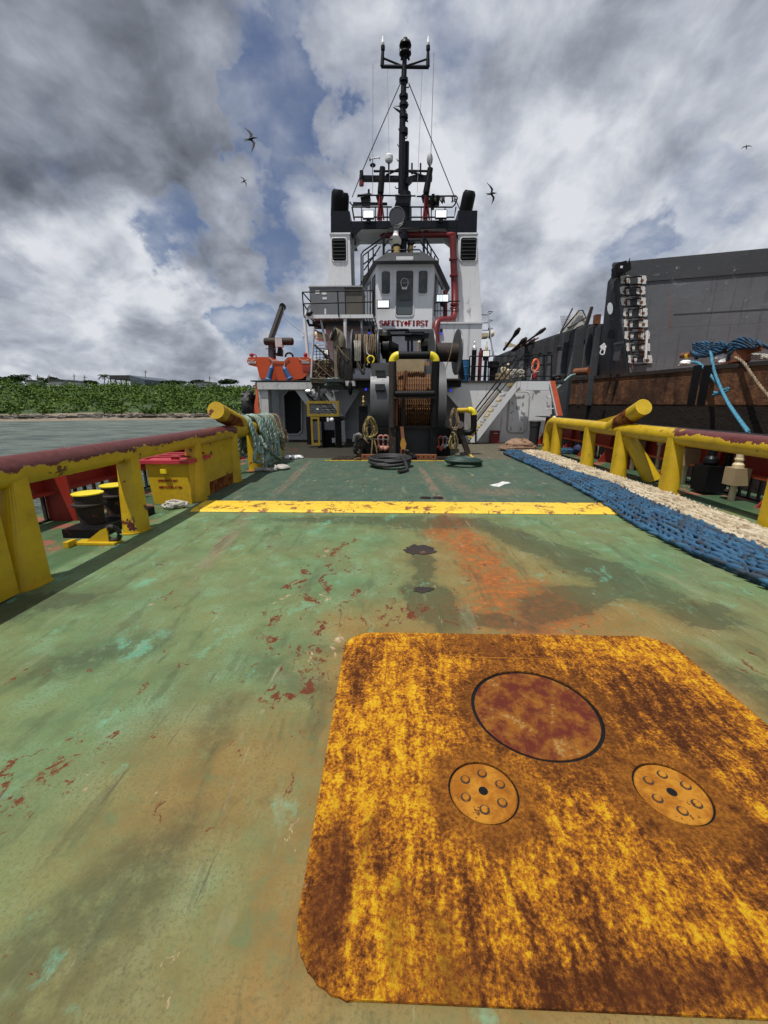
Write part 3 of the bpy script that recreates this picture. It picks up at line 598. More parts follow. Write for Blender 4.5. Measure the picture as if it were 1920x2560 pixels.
# ------------------------------------------------------------------ rusty yellow deck plate
Z1 = .004
def disc(m, cx, cy, r0, r1, z, n=48):
    vs = [(cx + r0 * math.cos(i * 6.28318 / n), cy + r0 * math.sin(i * 6.28318 / n), z) for i in range(n)]
    if r1 is None: return m.add(vs, [tuple(range(n))])
    vs += [(cx + r1 * math.cos(i * 6.28318 / n), cy + r1 * math.sin(i * 6.28318 / n), z) for i in range(n)]
    return m.add(vs, [(i, (i + 1) % n, n + (i + 1) % n, n + i) for i in range(n)])
hp = thing('deck_plate', (.78, 1.7, 0), 'large flaking yellow and rust steel plate set in the green deck, with three round covers', 'deck plate')
pl = []
for cx, cy, a0, r in ((1.70, 2.43, 0, .2), (-.13, 2.43, 90, .2), (-.10, .95, 180, .2), (1.75, .92, 270, .18)):
    for i in range(15): a = R(a0 + 90 * i / 14); j = .002 * math.sin(i * 3 + cx); pl.append((cx + (r + j) * math.cos(a), cy + (r + j) * math.sin(a), Z1))
holes = ((.76, 1.88, .335), (.385, 1.395, .147), (1.18, 1.41, .147))
import bmesh
bm = bmesh.new(); ov = [bm.verts.new(q) for q in pl]; es = [bm.edges.new((ov[i], ov[(i + 1) % len(ov)])) for i in range(len(ov))]
for cx, cy, r in holes:
    hv = [bm.verts.new((cx + r * math.cos(i * 6.28318 / 48), cy + r * math.sin(i * 6.28318 / 48), Z1)) for i in range(48)]; es += [bm.edges.new((hv[i], hv[(i + 1) % 48])) for i in range(48)]
bmesh.ops.triangle_fill(bm, use_beauty=True, edges=es, use_dissolve=False)
for f in bm.faces:
    if f.normal.z < 0: f.normal_flip()
r_ = bmesh.ops.extrude_face_region(bm, geom=bm.faces[:]); bmesh.ops.translate(bm, verts=[q for q in r_['geom'] if isinstance(q, bmesh.types.BMVert)], vec=(0, 0, .009))
for q in bm.verts: q.co -= hp.location
me = bpy.data.meshes.new('plate'); bm.to_mesh(me); bm.free(); me.materials.append(M['plate']); o = bpy.data.objects.new('plate', me); col.objects.link(o); o.parent = hp
o = MB().lathe((.76, 1.88, .001), (0, 0, 1), [(0, .316), (.007, .316), (.010, .310)], 56, False).build('round_cover', M['lid'], hp); o['label'] = 'large maroon rusty round cover'
m = MB()
for cx, cy, r in holes: disc(m, cx, cy, 0.0, r + .002, .0035)
m.build('dark_gap', M['black'], hp)
for cx, cy in ((.385, 1.395), (1.18, 1.41)):
    d = MB().lathe((cx, cy, .003), (0, 0, 1), [(0, .139), (.006, .139), (.010, .134)], 48, False).build('bolted_cover', M['disc'], hp)
    for i in range(6):
        a = R(60 * i + 22); bx, by = cx + .085 * math.cos(a), cy + .085 * math.sin(a)
        b = MB(); b.lathe((bx, by, .0130), (0, 0, 1), [(0, .015), (.005, .015), (.008, .012)], 14); disc(b, bx, by, .0145, .0215, .0136, 16); b.mi[-16:] = [1] * 16
        b.build('bolt', [M['disc'], M['rustdark']], d)
    b = MB(); disc(b, cx, cy, .0, .020, .0136, 14); b.build('centre_hole', M['black'], d)
m = MB()                                                # weld ridges on the plate
for a, b in (((.1, 2.6), (.32, 2.18)), ((.32, 2.18), (-.2, 1.93)), ((-.05, 2.05), (-.05, 2.6)), ((.4, 2.35), (1.3, 2.33)), ((.32, 2.18), (.46, 2.1))):
    m.tube(resample([(a[0], a[1], .013), ((a[0] + b[0]) / 2 + .01, (a[1] + b[1]) / 2, .0135), (b[0], b[1], .013)], .05), .0035, 5)
m.build('weld_bead', M['disc'], hp)
m = MB(); y0, y1 = 5.98, 6.62                            # raised yellow cross bar
m.add([(-3.1, y0, .006), (3.5, y0, .006), (3.5, y0 + .05, .03), (-3.1, y0 + .05, .03), (-3.15, y1, .03), (3.5, y1, .03), (-3.15, y1 + .03, .006), (3.5, y1 + .03, .006)], [(0, 1, 2, 3), (3, 2, 5, 4), (4, 5, 7, 6)])
one('yellow_cross_bar', m, M['bar'], 'chipped yellow steel bar running right across the green deck', 'deck bar')
# tar blots and paper scraps on the deck
def splat(c, rx, ry, seed, z=.005):
    rr_ = random.Random(seed); n = 26; return MB().prism([(c.x + rx * (1 + rr_.uniform(-.3, .25)) * math.cos(i * 6.283 / n), c.y + ry * (1 + rr_.uniform(-.3, .25)) * math.sin(i * 6.283 / n), .001) for i in range(n)], (0, 0, z))
one('tar_blot', splat(g('N', 930, 480), .17, .17, 3), M['rustdark'], 'larger black tar patch on the deck short of the yellow bar', 'tar patch')
one('tar_blot', splat(g('N', 942, 642), .085, .06, 5), M['rustdark'], 'small black tar spot on the deck nearer the yellow plate', 'tar patch')
m = MB()
for a, b in (((1222, 218), (1285, 205)), ((1235, 221), (1275, 203))): m.beam(g('N', *a, .004), g('N', *b, .004), .14, .006)
one('white_scrap', m, M['sticker'], 'white flake of paper on dark green deck near the blue rope mat', 'scrap')
m = MB()
for x in (950, 1000):
    c = g('N', x, 267, .012); m.tube([c + Vector((.09 * math.cos(i * .6283), .06 * math.sin(i * .6283), 0)) for i in range(10)], .012, 6, closed=True)
one('steel_shackle_pair', m, M['rustdark'], 'two small dark rusty rings lying just beyond the yellow bar', 'rings')

# ------------------------------------------------------------------ cargo rails
def post(m, x, y, s=1, zt=1.0, rot=0, w=.115, ln=.16, base=None):
    n = 12; vs = []
    for z, k in ((0.0, 1.0), (zt * .5, .62), (zt, .10)):
        hw = w * (1.12 - .12 * z / zt); L = ln
        q = [(hw, .10), (-hw, .10)]
        for i in range(n + 1):
            a = R(180 + 180 * i / n); q.append((hw * math.cos(a) * (1 if z == 0 else (.93 if k > .5 else .85)), -.02 + L * k * math.sin(a) - 0))
        ca, sa = math.cos(rot), math.sin(rot)
        vs += [(x + a * ca - b * sa, y + a * sa + b * ca, z + .004) for a, b in q]
    N = n + 3; fs = [(i * N + j, i * N + (j + 1) % N, (i + 1) * N + (j + 1) % N, (i + 1) * N + j) for i in range(2) for j in range(N)]
    m.add(vs, fs); m.add(vs[-N:], [tuple(range(N))])
    bb = [(x + (a - x) * 1.13, y + (b - y) * 1.1, .002) for a, b, c in vs[:N]]; m.prism(bb, (0, 0, .018)); return m
def collar(m, x, y, z): m.tube([(x, y, z - .2), (x, y, z)], [.13, .16], 12)
ZR = 1.03; RR = .135
lr = thing('cargo_rail', (-3.4, 6, 0), 'heavy yellow pipe cargo rail with worn maroon top, left side over the water', 'cargo rail')
pipe = MB()
for y in (4.1, 7.6): MB().lathe((-3.335 - (y - 3.4) * .012, y, ZR), (0.012, 1, 0), [(-.012, RR), (0, RR + .007), (.012, RR)], 24).build('weld_ring', M['rail_l'], lr)
pipe.tube([(-3.32, -1.5, ZR), (-3.33, 3.4, ZR), (-3.36, 6.7, ZR), (-3.4, 8.9, ZR)], RR, 20); pipe.build('rail_pipe', M['rail_l'], lr)
e = MB().tube([(-3.4, 8.9, ZR)] + resample([(-3.4, 8.95, ZR), (-3.42, 10.2, ZR), (-3.5, 11.9, ZR)], .4) + arc((-3.5, 11.9, ZR - .45), (0, 1, 0), (0, 0, 1), .45, 85, 0, 8) + [(-3.5, 12.35, 0)], .15, 18); e.build('rail_end_pipe', M['post'], lr)
hn = MB().tube([(-3.42, 9.75, ZR + .02), (-3.43, 8.05, 1.47)], [.165, .165], 20); hn.build('horn', M['post'], lr); MB().tube([(-3.431, 8.32, 1.385), (-3.424, 8.9, 1.24), (-3.42, 9.05, 1.08)], [.168, .17, .15], 20).build('worn_horn_underside', M['lid'], lr)
for y in (3.38, 5.02, 6.78, 8.5): post(MB(), -3.32 - (y - 3.4) * .012, y).build('rail_post', rail_paint('post_paint_worn', .1, 3, 3.3) if 0 else M['post'], lr)
for y in (10.1,): MB().tube([(-3.45, y, 0), (-3.45, y, ZR)], .16, 16).build('rail_post', M['post'], lr)
MB().box(-3.37, -3.34, 6.9, 8.45, .02, ZR - .05).build('infill_plate', rail_paint('infill_paint', .8, 50, 60), lr)
o = MB().box(-3.375, -3.335, 6.95, 8.42, .0, .22).build('worn_plate_foot', M['lid'], lr)
MB().box(-3.42, -3.22, -1, 3.17, .02, ZR - .04).build('infill_plate', M['post'], lr)
m = MB(); m.prism([(-3.21, 3.1, .25), (-3.215, 3.16, .70), (-3.21, 3.24, .72), (-3.205, 3.36, .2), (-3.2, 3.38, .02), (-3.2, 3.3, .1)], (.012, 0, 0)); 
rr_ = thing('cargo_rail', (5.0, 8, 0), 'heavy yellow pipe cargo rail with maroon patches, right side beside the rope mats', 'cargo rail')
MB().tube([(4.98, -1.5, ZR), (5.0, 5.4, ZR), (5.02, 8.9, ZR)], RR + .01, 20).build('rail_pipe', M['rail_r'], rr_)
MB().tube([(5.02, 8.9, ZR), (5.02, 13.4, ZR)] + arc((5.02, 13.4, ZR - .4), (0, 1, 0), (0, 0, 1), .4, 85, 0, 8) + [(5.02, 13.8, 0)], RR + .01, 18).build('rail_end_pipe', M['post'], rr_)
MB().tube([(5.02, 9.85, ZR + .02), (5.03, 8.72, 1.53)], .165, 20).build('horn', M['post'], rr_)
MB().prism([(5.0, 10.75, ZR + .12), (5.0, 9.6, ZR + .12), (5.0, 9.2, 1.42)], (.05, 0, 0)).build('horn_gusset', M['post'], rr_)
MB().tube([(5.027, 9.05, 1.385), (5.022, 9.5, 1.18), (5.02, 9.55, 1.04)], [.175, .176, .15], 20).build('worn_horn_underside', M['lid'], rr_)
for y in (3.6, 5.3, 7.45, 9.2, 10.75, 12.9): post(MB(), 4.98, y, w=.13).build('rail_post', M['post'], rr_)
m = MB(); post(m, 5.0, 8.95, rot=R(50)); 
m = MB(); m.tube([(5.02, 9.15, ZR - .1), (5.48, 8.75, 0)], [.13, .17], 14).build('brace_post', M['post'], rr_)
def patchm(cx, y, zc, w, h, seed, mb):                  # worn maroon patch hugging the post face
    pass
# ------------------------------------------------------------------ bulwarks with frames
def bulwark(x, sgn, y0, y1, zt, label):
    o = thing('bulwark', (x, (y0 + y1) / 2, 0), label, 'bulwark'); z0 = .42
    MB().box(x, x + .03 * sgn, y0, y1, .40, zt).build('side_plate', M['red'], o)
    xi = x - sgn * (.45 if sgn > 0 else .12)
    m = MB(); m.box(min(x, xi), max(x, xi), y0, y1, zt, zt + .025); m.build('cap_rail', M['black' if sgn > 0 else 'red'], o)
    MB().box(min(x, x - sgn * .2), max(x, x - sgn * .2), y0, y1, .40, .425).build('ledge', M['safety' if sgn > 0 else 'red'], o)
    i = 0; y = y0 + .3
    while y < y1:
        if sgn > 0: MB().prism([(x, y, 0), (x - .42, y, 0), (x - .14, y, .42), (x - .08, y, zt)] + [(x, y, zt)], (0, .025, 0)).build('frame', M['red'], o)
        else: MB().prism([(x, y, 0), (x + .40, y, 0), (x + .34, y, zt), (x, y, zt)], (0, .025, 0)).build('frame', M['red'], o)
        y += 1.32
    m = MB(); y = y0
    while y < y1: m.box(x - .02, x + .02, y, y + .035, .02, .40); y += .20
    m.box(x - .02, x + .02, y0, y1, 0, .03); m.build('freeing_port_bars', M['rustdark'], o); return o
bulwark(-4.85, -1, 1.2, 12.8, .86, 'dark red plated bulwark with frames on the left, bars at its foot')
bulwark(6.12, 1, 3.5, 17.2, 1.08, 'red bulwark with triangular frames and orange ledge on the right')
# bollards
bs = thing('bollard_base', (-4.35, 5.6, 0), 'black steel mooring bollard pair with yellow tops behind left rail', 'bollard')
q1_ = g('U', 1007, 1070, .5); q2_ = g('U', 1310, 978, .5)
MB().box(q1_.x - .16, q1_.x + .30, q1_.y - .32, q2_.y + .35, .005, .11).build('base', M['black'], bs)
for q_ in (q1_, q2_):
    b = MB().lathe((q_.x, q_.y, .10), (0, 0, 1), [(0, .13), (.22, .15), (.25, .19), (.27, .19), (.28, .155), (.38, .155)], 24).build('bollard_post', M['rustdark'], bs)
    MB().lathe((q_.x, q_.y, .485), (0, 0, 1), [(0, .15), (.004, .175), (.018, .175), (.022, .165)], 28).build('yellow_top', M['yellow_clean'], b)
# lug on deck
c = g('U', 1240, 1660)
lg = thing('deck_lug', (c.x, c.y, 0), 'small yellow pad eye bracket with rusty ring on deck by left rail', 'pad eye')
m = MB(); m.box(c.x - .36, c.x + .12, c.y - .06, c.y + .09, .004, .03); m.prism([(c.x - .25, c.y, .03), (c.x + .02, c.y, .03), (c.x + .02, c.y, .20), (c.x - .06, c.y, .17)], (0, .02, 0)); m.box(c.x - .40, c.x - .34, c.y - .16, c.y - .03, .004, .07); m.build('bracket', M['yellow'], lg)
MB().tube(arc((c.x + .06, c.y + .03, .12), (1, 0, 0), (0, 0, 1), .085, 0, 345, 14), .028, 8).build('ring', M['rustdark'], lg)
# escape hatch locker
a = p('Q', 450, 795, 6.55); b = p('Q', 875, 380, 6.55)
lk = thing('escape_hatch', ((a.x + b.x) / 2, 6.9, 0), 'yellow escape hatch box with raised red lid and red stencilled warning', 'escape hatch')
x0, x1, zt = a.x - .04, b.x + .05, .66
m = MB(); m.add([(x0 + .06, 6.5, 0), (x1 - .02, 6.5, 0), (x1 - .02, 7.2, 0), (x0 + .06, 7.2, 0), (x0, 6.5, zt), (x1, 6.5, zt), (x1, 7.2, zt), (x0, 7.2, zt)], [(0, 1, 5, 4), (1, 2, 6, 5), (2, 3, 7, 6), (3, 0, 4, 7), (4, 5, 6, 7)]); m.build('coaming', M['yellow'], lk)
ld = MB().box(x0 - .06, x1 + .04, 6.44, 7.26, zt + .004, zt + .06).build('lid', paint('pink_red_lid', (.42, .035, .05), .4, 0, .1), lk)
m = MB()
for i in range(3): yy = 6.55 + i * .25; m.tube([(x0 - .22, yy, zt + .02), (x0 + .1, yy + .03, zt + .10), (x1 + .02, yy, zt + .11)], .018, 6)
m.tube(arc((x0 - .12, 6.5, zt - .04), (1, 0, 0), (0, 0, 1), .05, 0, 340, 10), .014, 6); m.obox(((x0 + x1) / 2 + .1, 6.6, zt + .09), (.1, .08, .06)); m.build('clamp', M['letter'], ld)
MB().box((x0 + x1) / 2 - .09, (x0 + x1) / 2 - .0, 6.44, 6.5, zt - .15, zt - .08).build('bracket', M['yellow_clean'], lk)
text('stencil_line', 'EMERGENCY EXIT', M['letter'], lk, x0 + .18, x0 + .50, .37, .405, 6.497); text('stencil_line', 'KEEP CLOSED AT SEA', M['letter'], lk, x0 + .18, x0 + .56, .26, .295, 6.497)
m = MB(); rq = random.Random(2); c = g('Q', 700, 890)
m.rope([(c.x + rq.uniform(-.18, .18), c.y + rq.uniform(-.12, .12), .03 + rq.uniform(0, .08)) for i in range(18)], .018); one('rag_bundle', m, M['rgrey'], 'small pale tangle of rope scrap on deck by escape hatch', 'rope scrap')

# ------------------------------------------------------------------ rope mats
def mat_rope(edge0, edge1, rows, seed, r=.062):
    m = MB(); rq = random.Random(seed); ys = [q[1] for q in edge0]
    def ev(E, y):
        for i in range(len(E) - 1):
            if E[i][1] <= y <= E[i + 1][1]: k = (y - E[i][1]) / (E[i + 1][1] - E[i][1]); k = k * k * (3 - 2 * k) * .5 + k * .5; return E[i][0] + (E[i + 1][0] - E[i][0]) * k
        return E[0][0] if y < E[0][1] else E[-1][0]
    y0 = max(edge0[0][1], edge1[0][1]); y1 = min(edge0[-1][1], edge1[-1][1])
    for k in range(rows):
        f = (k + .5) / rows; y = y0 + rq.random() * .1; i = 0; ln = .105; yend = y1 - rq.random() * .25
        hgt = .035 + .035 * math.sin(math.pi * f)
        while y < yend:
            x = ev(edge0, y) * (1 - f) + ev(edge1, y) * f; wd = (ev(edge1, y) - ev(edge0, y)) / rows * .5
            dx = (ev(edge0, y + .2) - ev(edge0, y)) / .2; e = 1 if i % 2 else -1
            zz_ = hgt + .016 * mnoise.noise(Vector((x * 2, y * 1.3, seed))) + rq.uniform(-.012, .010)
            ang = math.atan2(-dx, 1) - e * R(rq.uniform(16, 44))
            rot = Matrix.Rotation(ang, 3, 'Z') @ Matrix.Rotation(R(rq.uniform(2, 14)), 3, 'X')
            m.ball((x + e * wd * .46 + rq.uniform(-.014, .014), y, zz_ + .012), (wd * rq.uniform(.40, .54), ln * rq.uniform(.85, 1.25), rq.uniform(.026, .038)), 7, 5, rot)
            y += ln * rq.uniform(.5, .66); i += 1
        N = 60; m.tube([(ev(edge0, y0 + (y1 - y0) * j / N) * (1 - f) + ev(edge1, y0 + (y1 - y0) * j / N) * f, y0 + (y1 - y0) * j / N, hgt - .02) for j in range(N + 1)], wd * .9, 6)
    return m
EB0 = [(3.36, 1.8), (3.30, 3.4), (3.20, 4.3), (3.22, 5.5), (3.42, 7.0), (3.5, 8.3), (3.55, 10.6), (3.50, 13.4), (3.75, 14.0)]
EM = [(4.16, 1.8), (4.14, 3.4), (4.08, 4.3), (4.14, 5.9), (4.22, 7.0), (4.38, 8.3), (4.20, 10.1), (4.14, 13.4), (4.14, 14.0)]
EW = [(4.85, 1.8), (4.80, 3.4), (4.72, 4.9), (4.76, 5.8), (4.90, 7.4), (4.84, 8.4), (4.88, 10.7), (4.98, 13.4), (4.98, 14.0)]
one('rope_mat', mat_rope(EB0, EM, 8, 1), M['rblue'], 'flat blue plaited hawser laid in a long strip on the deck', 'rope mat')
one('rope_mat', mat_rope(EM, EW, 7, 2), M['rwhite'], 'flat off-white plaited hawser laid beside the blue strip under the right rail', 'rope mat')
# hoses
def coil(c, rx, ry, turns, r, seed, mt, label, tail=None):
    rq = random.Random(seed); pts = []
    for i in range(turns * 14):
        a = i * 6.283 / 14; k = 1 - .28 * abs(math.sin(a * .17 + seed)) - .1 * rq.random() * 0
        pts.append((c.x + rx * k * math.cos(a) + .05 * math.sin(a * .31), c.y + ry * k * math.sin(a) + .05 * math.cos(a * .23), r + .035 * (i / 14) * .8 + .05 * abs(math.sin(a * .5 + seed))))
    if tail: pts += tail
    one('hose_coil', MB().tube(resample(pts, .08), r, 8), mt, label, 'hose')
coil(g('D', 490, 1690), .56, .60, 6, .042, 1, M['rubber'], 'black rubber hose coiled on the deck in front of the winch', [(.3, 9.9, .06), (.1, 9.55, .05)])
coil(g('D', 1440, 1685), .50, .34, 5, .038, 3, M['hosegreen'], 'dark green hose coiled flat on the deck right of the black one')
# ------------------------------------------------------------------ aft bulkhead of the accommodation
def fp(m, k, pts, Y, d): return m.prism([p(k, a, b, Y) for a, b in pts], (0, d, 0))
def ft(m, k, pts, Y, r, n=8, step=0, cl=False):
    q = [p(k, a, b, Y) for a, b in pts]; return m.tube(resample(q, step) if step else q, r, n, closed=cl)
YB = 17.6; ZD = p('E', 1000, 935, YB).z
zb = ZD
bk = thing('aft_bulkhead', (.6, YB, 0), 'white painted steel bulkhead and upper deck edge across the ship behind the winch', 'bulkhead')
m = MB(); fp(m, 'E', [(888, 942), (1234, 942), (1234, 1050), (888, 1050)], YB - .9, .5); m.build('deck_edge_beam', M['white'], bk)
m = MB(); xr = p('Z', 800, 930, YB).x
m.prism([(p('Z', 260, 80, YB).x, YB, zb), (p('E', 1290, 940, YB).x, YB, zb), (p('E', 1290, 940, YB).x, YB, 0), (xr, YB, 0), (xr, YB, p('Z', 800, 930, YB).z), (p('Z', 690, 820, YB).x, YB, p('Z', 690, 820, YB).z), (p('Z', 330, 400, YB).x, YB, p('Z', 330, 400, YB).z)], (0, .12, 0))
m.build('right_plate', M['white'], bk)
m = MB(); xl = p('C', 1100, 740, YB).x; q = [p('C', a, b, YB) for a, b in ((940, 740), (1550, 745), (1540, 770), (1345, 1080), (1335, 1470), (1290, 1470), (1268, 1090))]
m.prism(q, (0, .12, 0)); m.build('left_plate', M['grey'], bk)
m = MB(); fp(m, 'C', [(1268, 1000), (1330, 1130), (1352, 1470), (1292, 1470)], YB - .08, .06); m.build('lit_flange', M['white_dirty'], bk)
m = MB(); m.box(-5.5, -3.3, YB + 1.2, YB + 1.3, 0, zb); m.box(-3.3, -2.3, YB + 1.2, YB + 1.3, 0, zb); m.box(-2.3, 3, YB + 1.6, YB + 1.7, 0, zb); m.build('recess_wall', M['grey'], bk)
m = MB(); fp(m, 'C', [(505, 800), (560, 760), (680, 760), (725, 830), (730, 1300), (690, 1345), (560, 1345), (520, 1310)], YB + 1.17, .02); d_ = m.build('open_doorway', M['black'], bk)
m = MB(); ft(m, 'C', [(490, 830), (560, 745), (690, 745), (745, 830), (745, 1310), (690, 1365), (560, 1365), (505, 1310)], YB + 1.15, .035, 8, 0, True); m.build('door_frame', M['white_dirty'], bk)
m = MB(); ft(m, 'C', [(420, 790), (455, 1340)], YB + 1.0, .03); ft(m, 'C', [(440, 790), (475, 1340)], YB + 1.0, .02); m.build('wall_pipe', M['grey'], bk)
m = MB(); fp(m, 'C', [(128, 655), (270, 655), (290, 1120), (200, 1120), (165, 1000)], YB - .6, .5); m.build('corner_post', M['white_dirty'], bk)
m = MB(); fp(m, 'C', [(120, 640), (870, 640), (890, 690), (870, 738), (130, 738)], YB - .7, .55); m.build('deck_edge_beam', M['white_dirty'], bk)
m = MB(); fp(m, 'C', [(640, 735), (760, 735), (850, 890), (850, 950), (800, 950)], YB - .5, .1); m.build('stair_stringer', M['white_dirty'], bk)
m = MB(); fp(m, 'C', [(95, 650), (125, 650), (150, 1000), (120, 1010)], YB - .62, .03); fp(m, 'C', [(100, 860), (160, 1010), (150, 1100), (70, 1090)], YB - .66, .03); m.build('orange_wing', M['safety'], bk)
m = MB(); m.box(-5.7, 6.9, YB - .08, 40, zb - .08, zb); m.box(-5.7, -3.0, YB - .7, YB, zb - .05, zb - .01); m.box(-2.6, -1.9, 15.8, YB - .1, zb - .12, zb - .02); m.build('upper_deck', M['dgrey'], bk)
m = MB(); m.prism([p('E', 1240, 935, 17), p('E', 1308, 940, 17), p('E', 1402, 1362, 17), p('E', 1330, 1362, 17)], (0, .03, 0)); m.build('orange_wing', M['safety'], bk)
m = MB(); m.prism([p('E', 1230, 940, 16.98), p('E', 1245, 940, 16.98), p('E', 1338, 1362, 16.98), p('E', 1322, 1362, 16.98)], (0, .12, 0)); m.build('wing_edge', M['white'], bk)
# left inner stairs and handrails
st = thing('steep_stair', p('C', 1180, 1090, YB - .3), 'dark steel stair and black handrails descending inside the left recess', 'stair')
m = MB(); ft(m, 'C', [(750, 750), (1140, 1090)], YB - .35, .03); ft(m, 'C', [(860, 740), (1220, 1090)], YB - .35, .03); ft(m, 'C', [(1010, 750), (1240, 1070)], YB - .35, .03); m.build('handrail', M['black'], st)
m = MB()
for i in range(7): x = 800 + i * 55; y = 770 + i * 50; a = p('C', x, y, YB - .2); m.box(a.x - .12, a.x + .28, YB - .3, YB + .1, a.z - .02, a.z + .02)
m.build('tread', M['alum'], st)
# silver wrapped bundle under the upper deck
m = MB(); rq = random.Random(8)
for i in range(5): a = p('C', 850 + i * 70, 760 + 25 * (i % 3), 17.0); m.ball(a, (.22, .14, .10), 9, 6, Matrix.Rotation(i, 3, 'Y'), .35, i)
one('foil_bundle', m, M['alum'], 'crumpled silver foil wrapped bundle under the left upper deck', 'bundle')
# watertight door, right
wd = thing('watertight_door', p('E', 850, 1575, YB), 'white oval watertight door with clips in the right bulkhead', 'door')
a = p('E', 750, 1068, YB); b = p('E', 955, 1572, YB)
m = MB(); m.tube(rrect(a.x, b.x, b.z, a.z, .18, YB - .02, 5), .022, 6, closed=True); m.build('door_frame', M['white_dirty'], wd)
m = MB(); m.prism(rrect(a.x + .03, b.x - .03, b.z + .03, a.z - .03, .16, YB - .045, 5), (0, .04, 0)); m.build('door_leaf', M['white'], wd)
m = MB()
for x, y, x2, y2 in ((820, 1120, 890, 1112), (900, 1120, 930, 1095), (780, 1200, 800, 1225), (920, 1190, 905, 1215), (770, 1330, 805, 1300), (890, 1300, 925, 1330), (775, 1420, 790, 1400), (895, 1400, 920, 1420), (768, 1490, 768, 1530), (885, 1500, 890, 1535)): m.tube([p('E', x, y, YB - .07), p('E', x2, y2, YB - .07)], .014, 6)
for x, y in ((768, 1530), (888, 1535), (775, 1325), (928, 1328)): m.ball(p('E', x, y, YB - .07), .03)
fp(m, 'E', [(830, 1245), (875, 1245), (875, 1285), (830, 1285)], YB - .052, .006); m.build('clip', M['grey'], wd)
# pipe and fittings on the right bulkhead
m = MB(); ft(m, 'E', [(1205, 1090), (1205, 1130), (1225, 1150), (1250, 1130)], YB - .1, .02, 6, .05); ft(m, 'E', [(1250, 1130), (1255, 1180), (1258, 1345)], YB - .1, .03); ft(m, 'E', [(1205, 1275), (1290, 1275)], YB - .1, .02)
one('bulkhead_pipe', m, M['white'], 'white cross pipe fitting on bulkhead beside the orange wing', 'pipe')
# red locker, black bin, bottle
a = p('E', 515, 1695, 17.2); b = p('E', 628, 1545, 17.2); lk = thing('red_locker', (a.x + .2, 17.3, 0), 'small dark red box standing against the white bulkhead', 'box')
m = MB(); m.box(a.x, b.x, 17.1, 17.4, 0, b.z - .03); m.build('body', M['redpipe'], lk); MB().box(a.x - .01, b.x + .01, 17.08, 17.42, b.z - .03, b.z).build('lid', M['redpipe'], lk); MB().tube([(a.x + .1, 17.07, b.z - .1), (b.x - .1, 17.07, b.z - .1)], .012, 6).build('handle', M['alum'], lk)
a = p('E', 1002, 1700, 15.8); b = p('E', 1150, 1440, 15.8); bn = thing('waste_bin', ((a.x + b.x) / 2, 16, 0), 'black plastic bin with dented rim beside the right rail end', 'bin')
c = bn.location; r_ = (b.x - a.x) / 2; MB().lathe((c.x, c.y, 0), (0, 0, 1), [(0, r_ * .82), (b.z * .8, r_ * .96), (b.z * .82, r_ * 1.04), (b.z, r_ * 1.06), (b.z, r_ * .95), (b.z * .3, r_ * .8)], 18).build('body', M['rubber'], bn)
MB().tube([c + Vector((r_ * math.cos(i * .52), r_ * math.sin(i * .52), b.z)) for i in range(12)], .03, 6, closed=True).build('rim', M['rubber'], bn)
# heap of old rope
m = MB(); rq = random.Random(11); c = g('E', 890, 1800)
for i in range(26):
    a0 = rq.random() * 6.28; r0 = rq.uniform(.15, .55); h0 = .05 + .5 * (1 - r0 / .62)
    m.rope([c + Vector((r0 * math.cos(a0 + j * .7) * (1.25), r0 * .8 * math.sin(a0 + j * .7) + .3, max(.03, h0 * (1 - .13 * j * rq.random())))) for j in range(7)], .022)
m.ball(c + Vector((0, .3, .1)), (.52, .35, .33), 12, 6, None, .2, 3)
one('rope_heap', m, ropemat('reddish_old_rope', (.20, .09, .05), (.42, .30, .2), (.07, .03, .02), .6, 6), 'rounded heap of frayed reddish brown rope at the end of the white mat', 'rope heap')
# main stair, right
sr = thing('deck_stair', g('E', 290, 1690), 'white steel stair with black handrails climbing to the upper deck at right', 'stair')
YS = 17.2
for dy in (-.35, .35):
    m = MB(); fp(m, 'E', [(255, 1690), (345, 1690), (890, 985), (890, 945), (835, 945)], YS + dy, .04); m.build('stringer', M['white'], sr)
for i in range(11):
    f = (i + .3) / 11; x = 265 + f * 545; y = 1645 - f * 695; m = MB(); a = p('E', x, y, YS); b = p('E', x + 42, y, YS); m.box(a.x - .06, b.x + .06, YS - .32, YS + .36, a.z - .02, a.z + .02); m.build('tread', M['yellow'] if i in (0, 1, 2, 4, 5, 7, 10) else M['grey'], sr)
m = MB(); ft(m, 'E', [(335, 1285), (840, 632)], YS - .4, .026); ft(m, 'E', [(345, 1435), (900, 735), (935, 740)], YS - .4, .022); ft(m, 'E', [(338, 1290), (338, 1690)], YS - .4, .03); ft(m, 'E', [(350, 1330), (925, 618)], YS + .35, .026); ft(m, 'E', [(585, 1020), (650, 1085)], YS - .4, .02); m.build('handrail', M['black'], sr)
# upper deck railing right
rl = thing('upper_railing', p('E', 750, 935, YB), 'black tubular railing along the right upper deck edge', 'railing')
for pts in ([(265, 638), (830, 632)], [(265, 762), (735, 760)], [(265, 882), (620, 880)], [(930, 618), (1275, 622)], [(945, 742), (1262, 742)], [(940, 880), (1262, 880)]): ft(MB(), 'E', pts, YB, .022).build('rail', M['black'], rl)
for x in (265, 490, 940, 1172, 1262): ft(MB(), 'E', [(x, 620 if x > 900 else 638), (x, 935)], YB, .024).build('stanchion', M['black'], rl)
ft(MB(), 'E', [(660, 720), (930, 672), (1200, 630)], 19, .022).build('rail', M['black'], rl); ft(MB(), 'E', [(860, 800), (1250, 725)], 19, .022).build('rail', M['black'], rl)
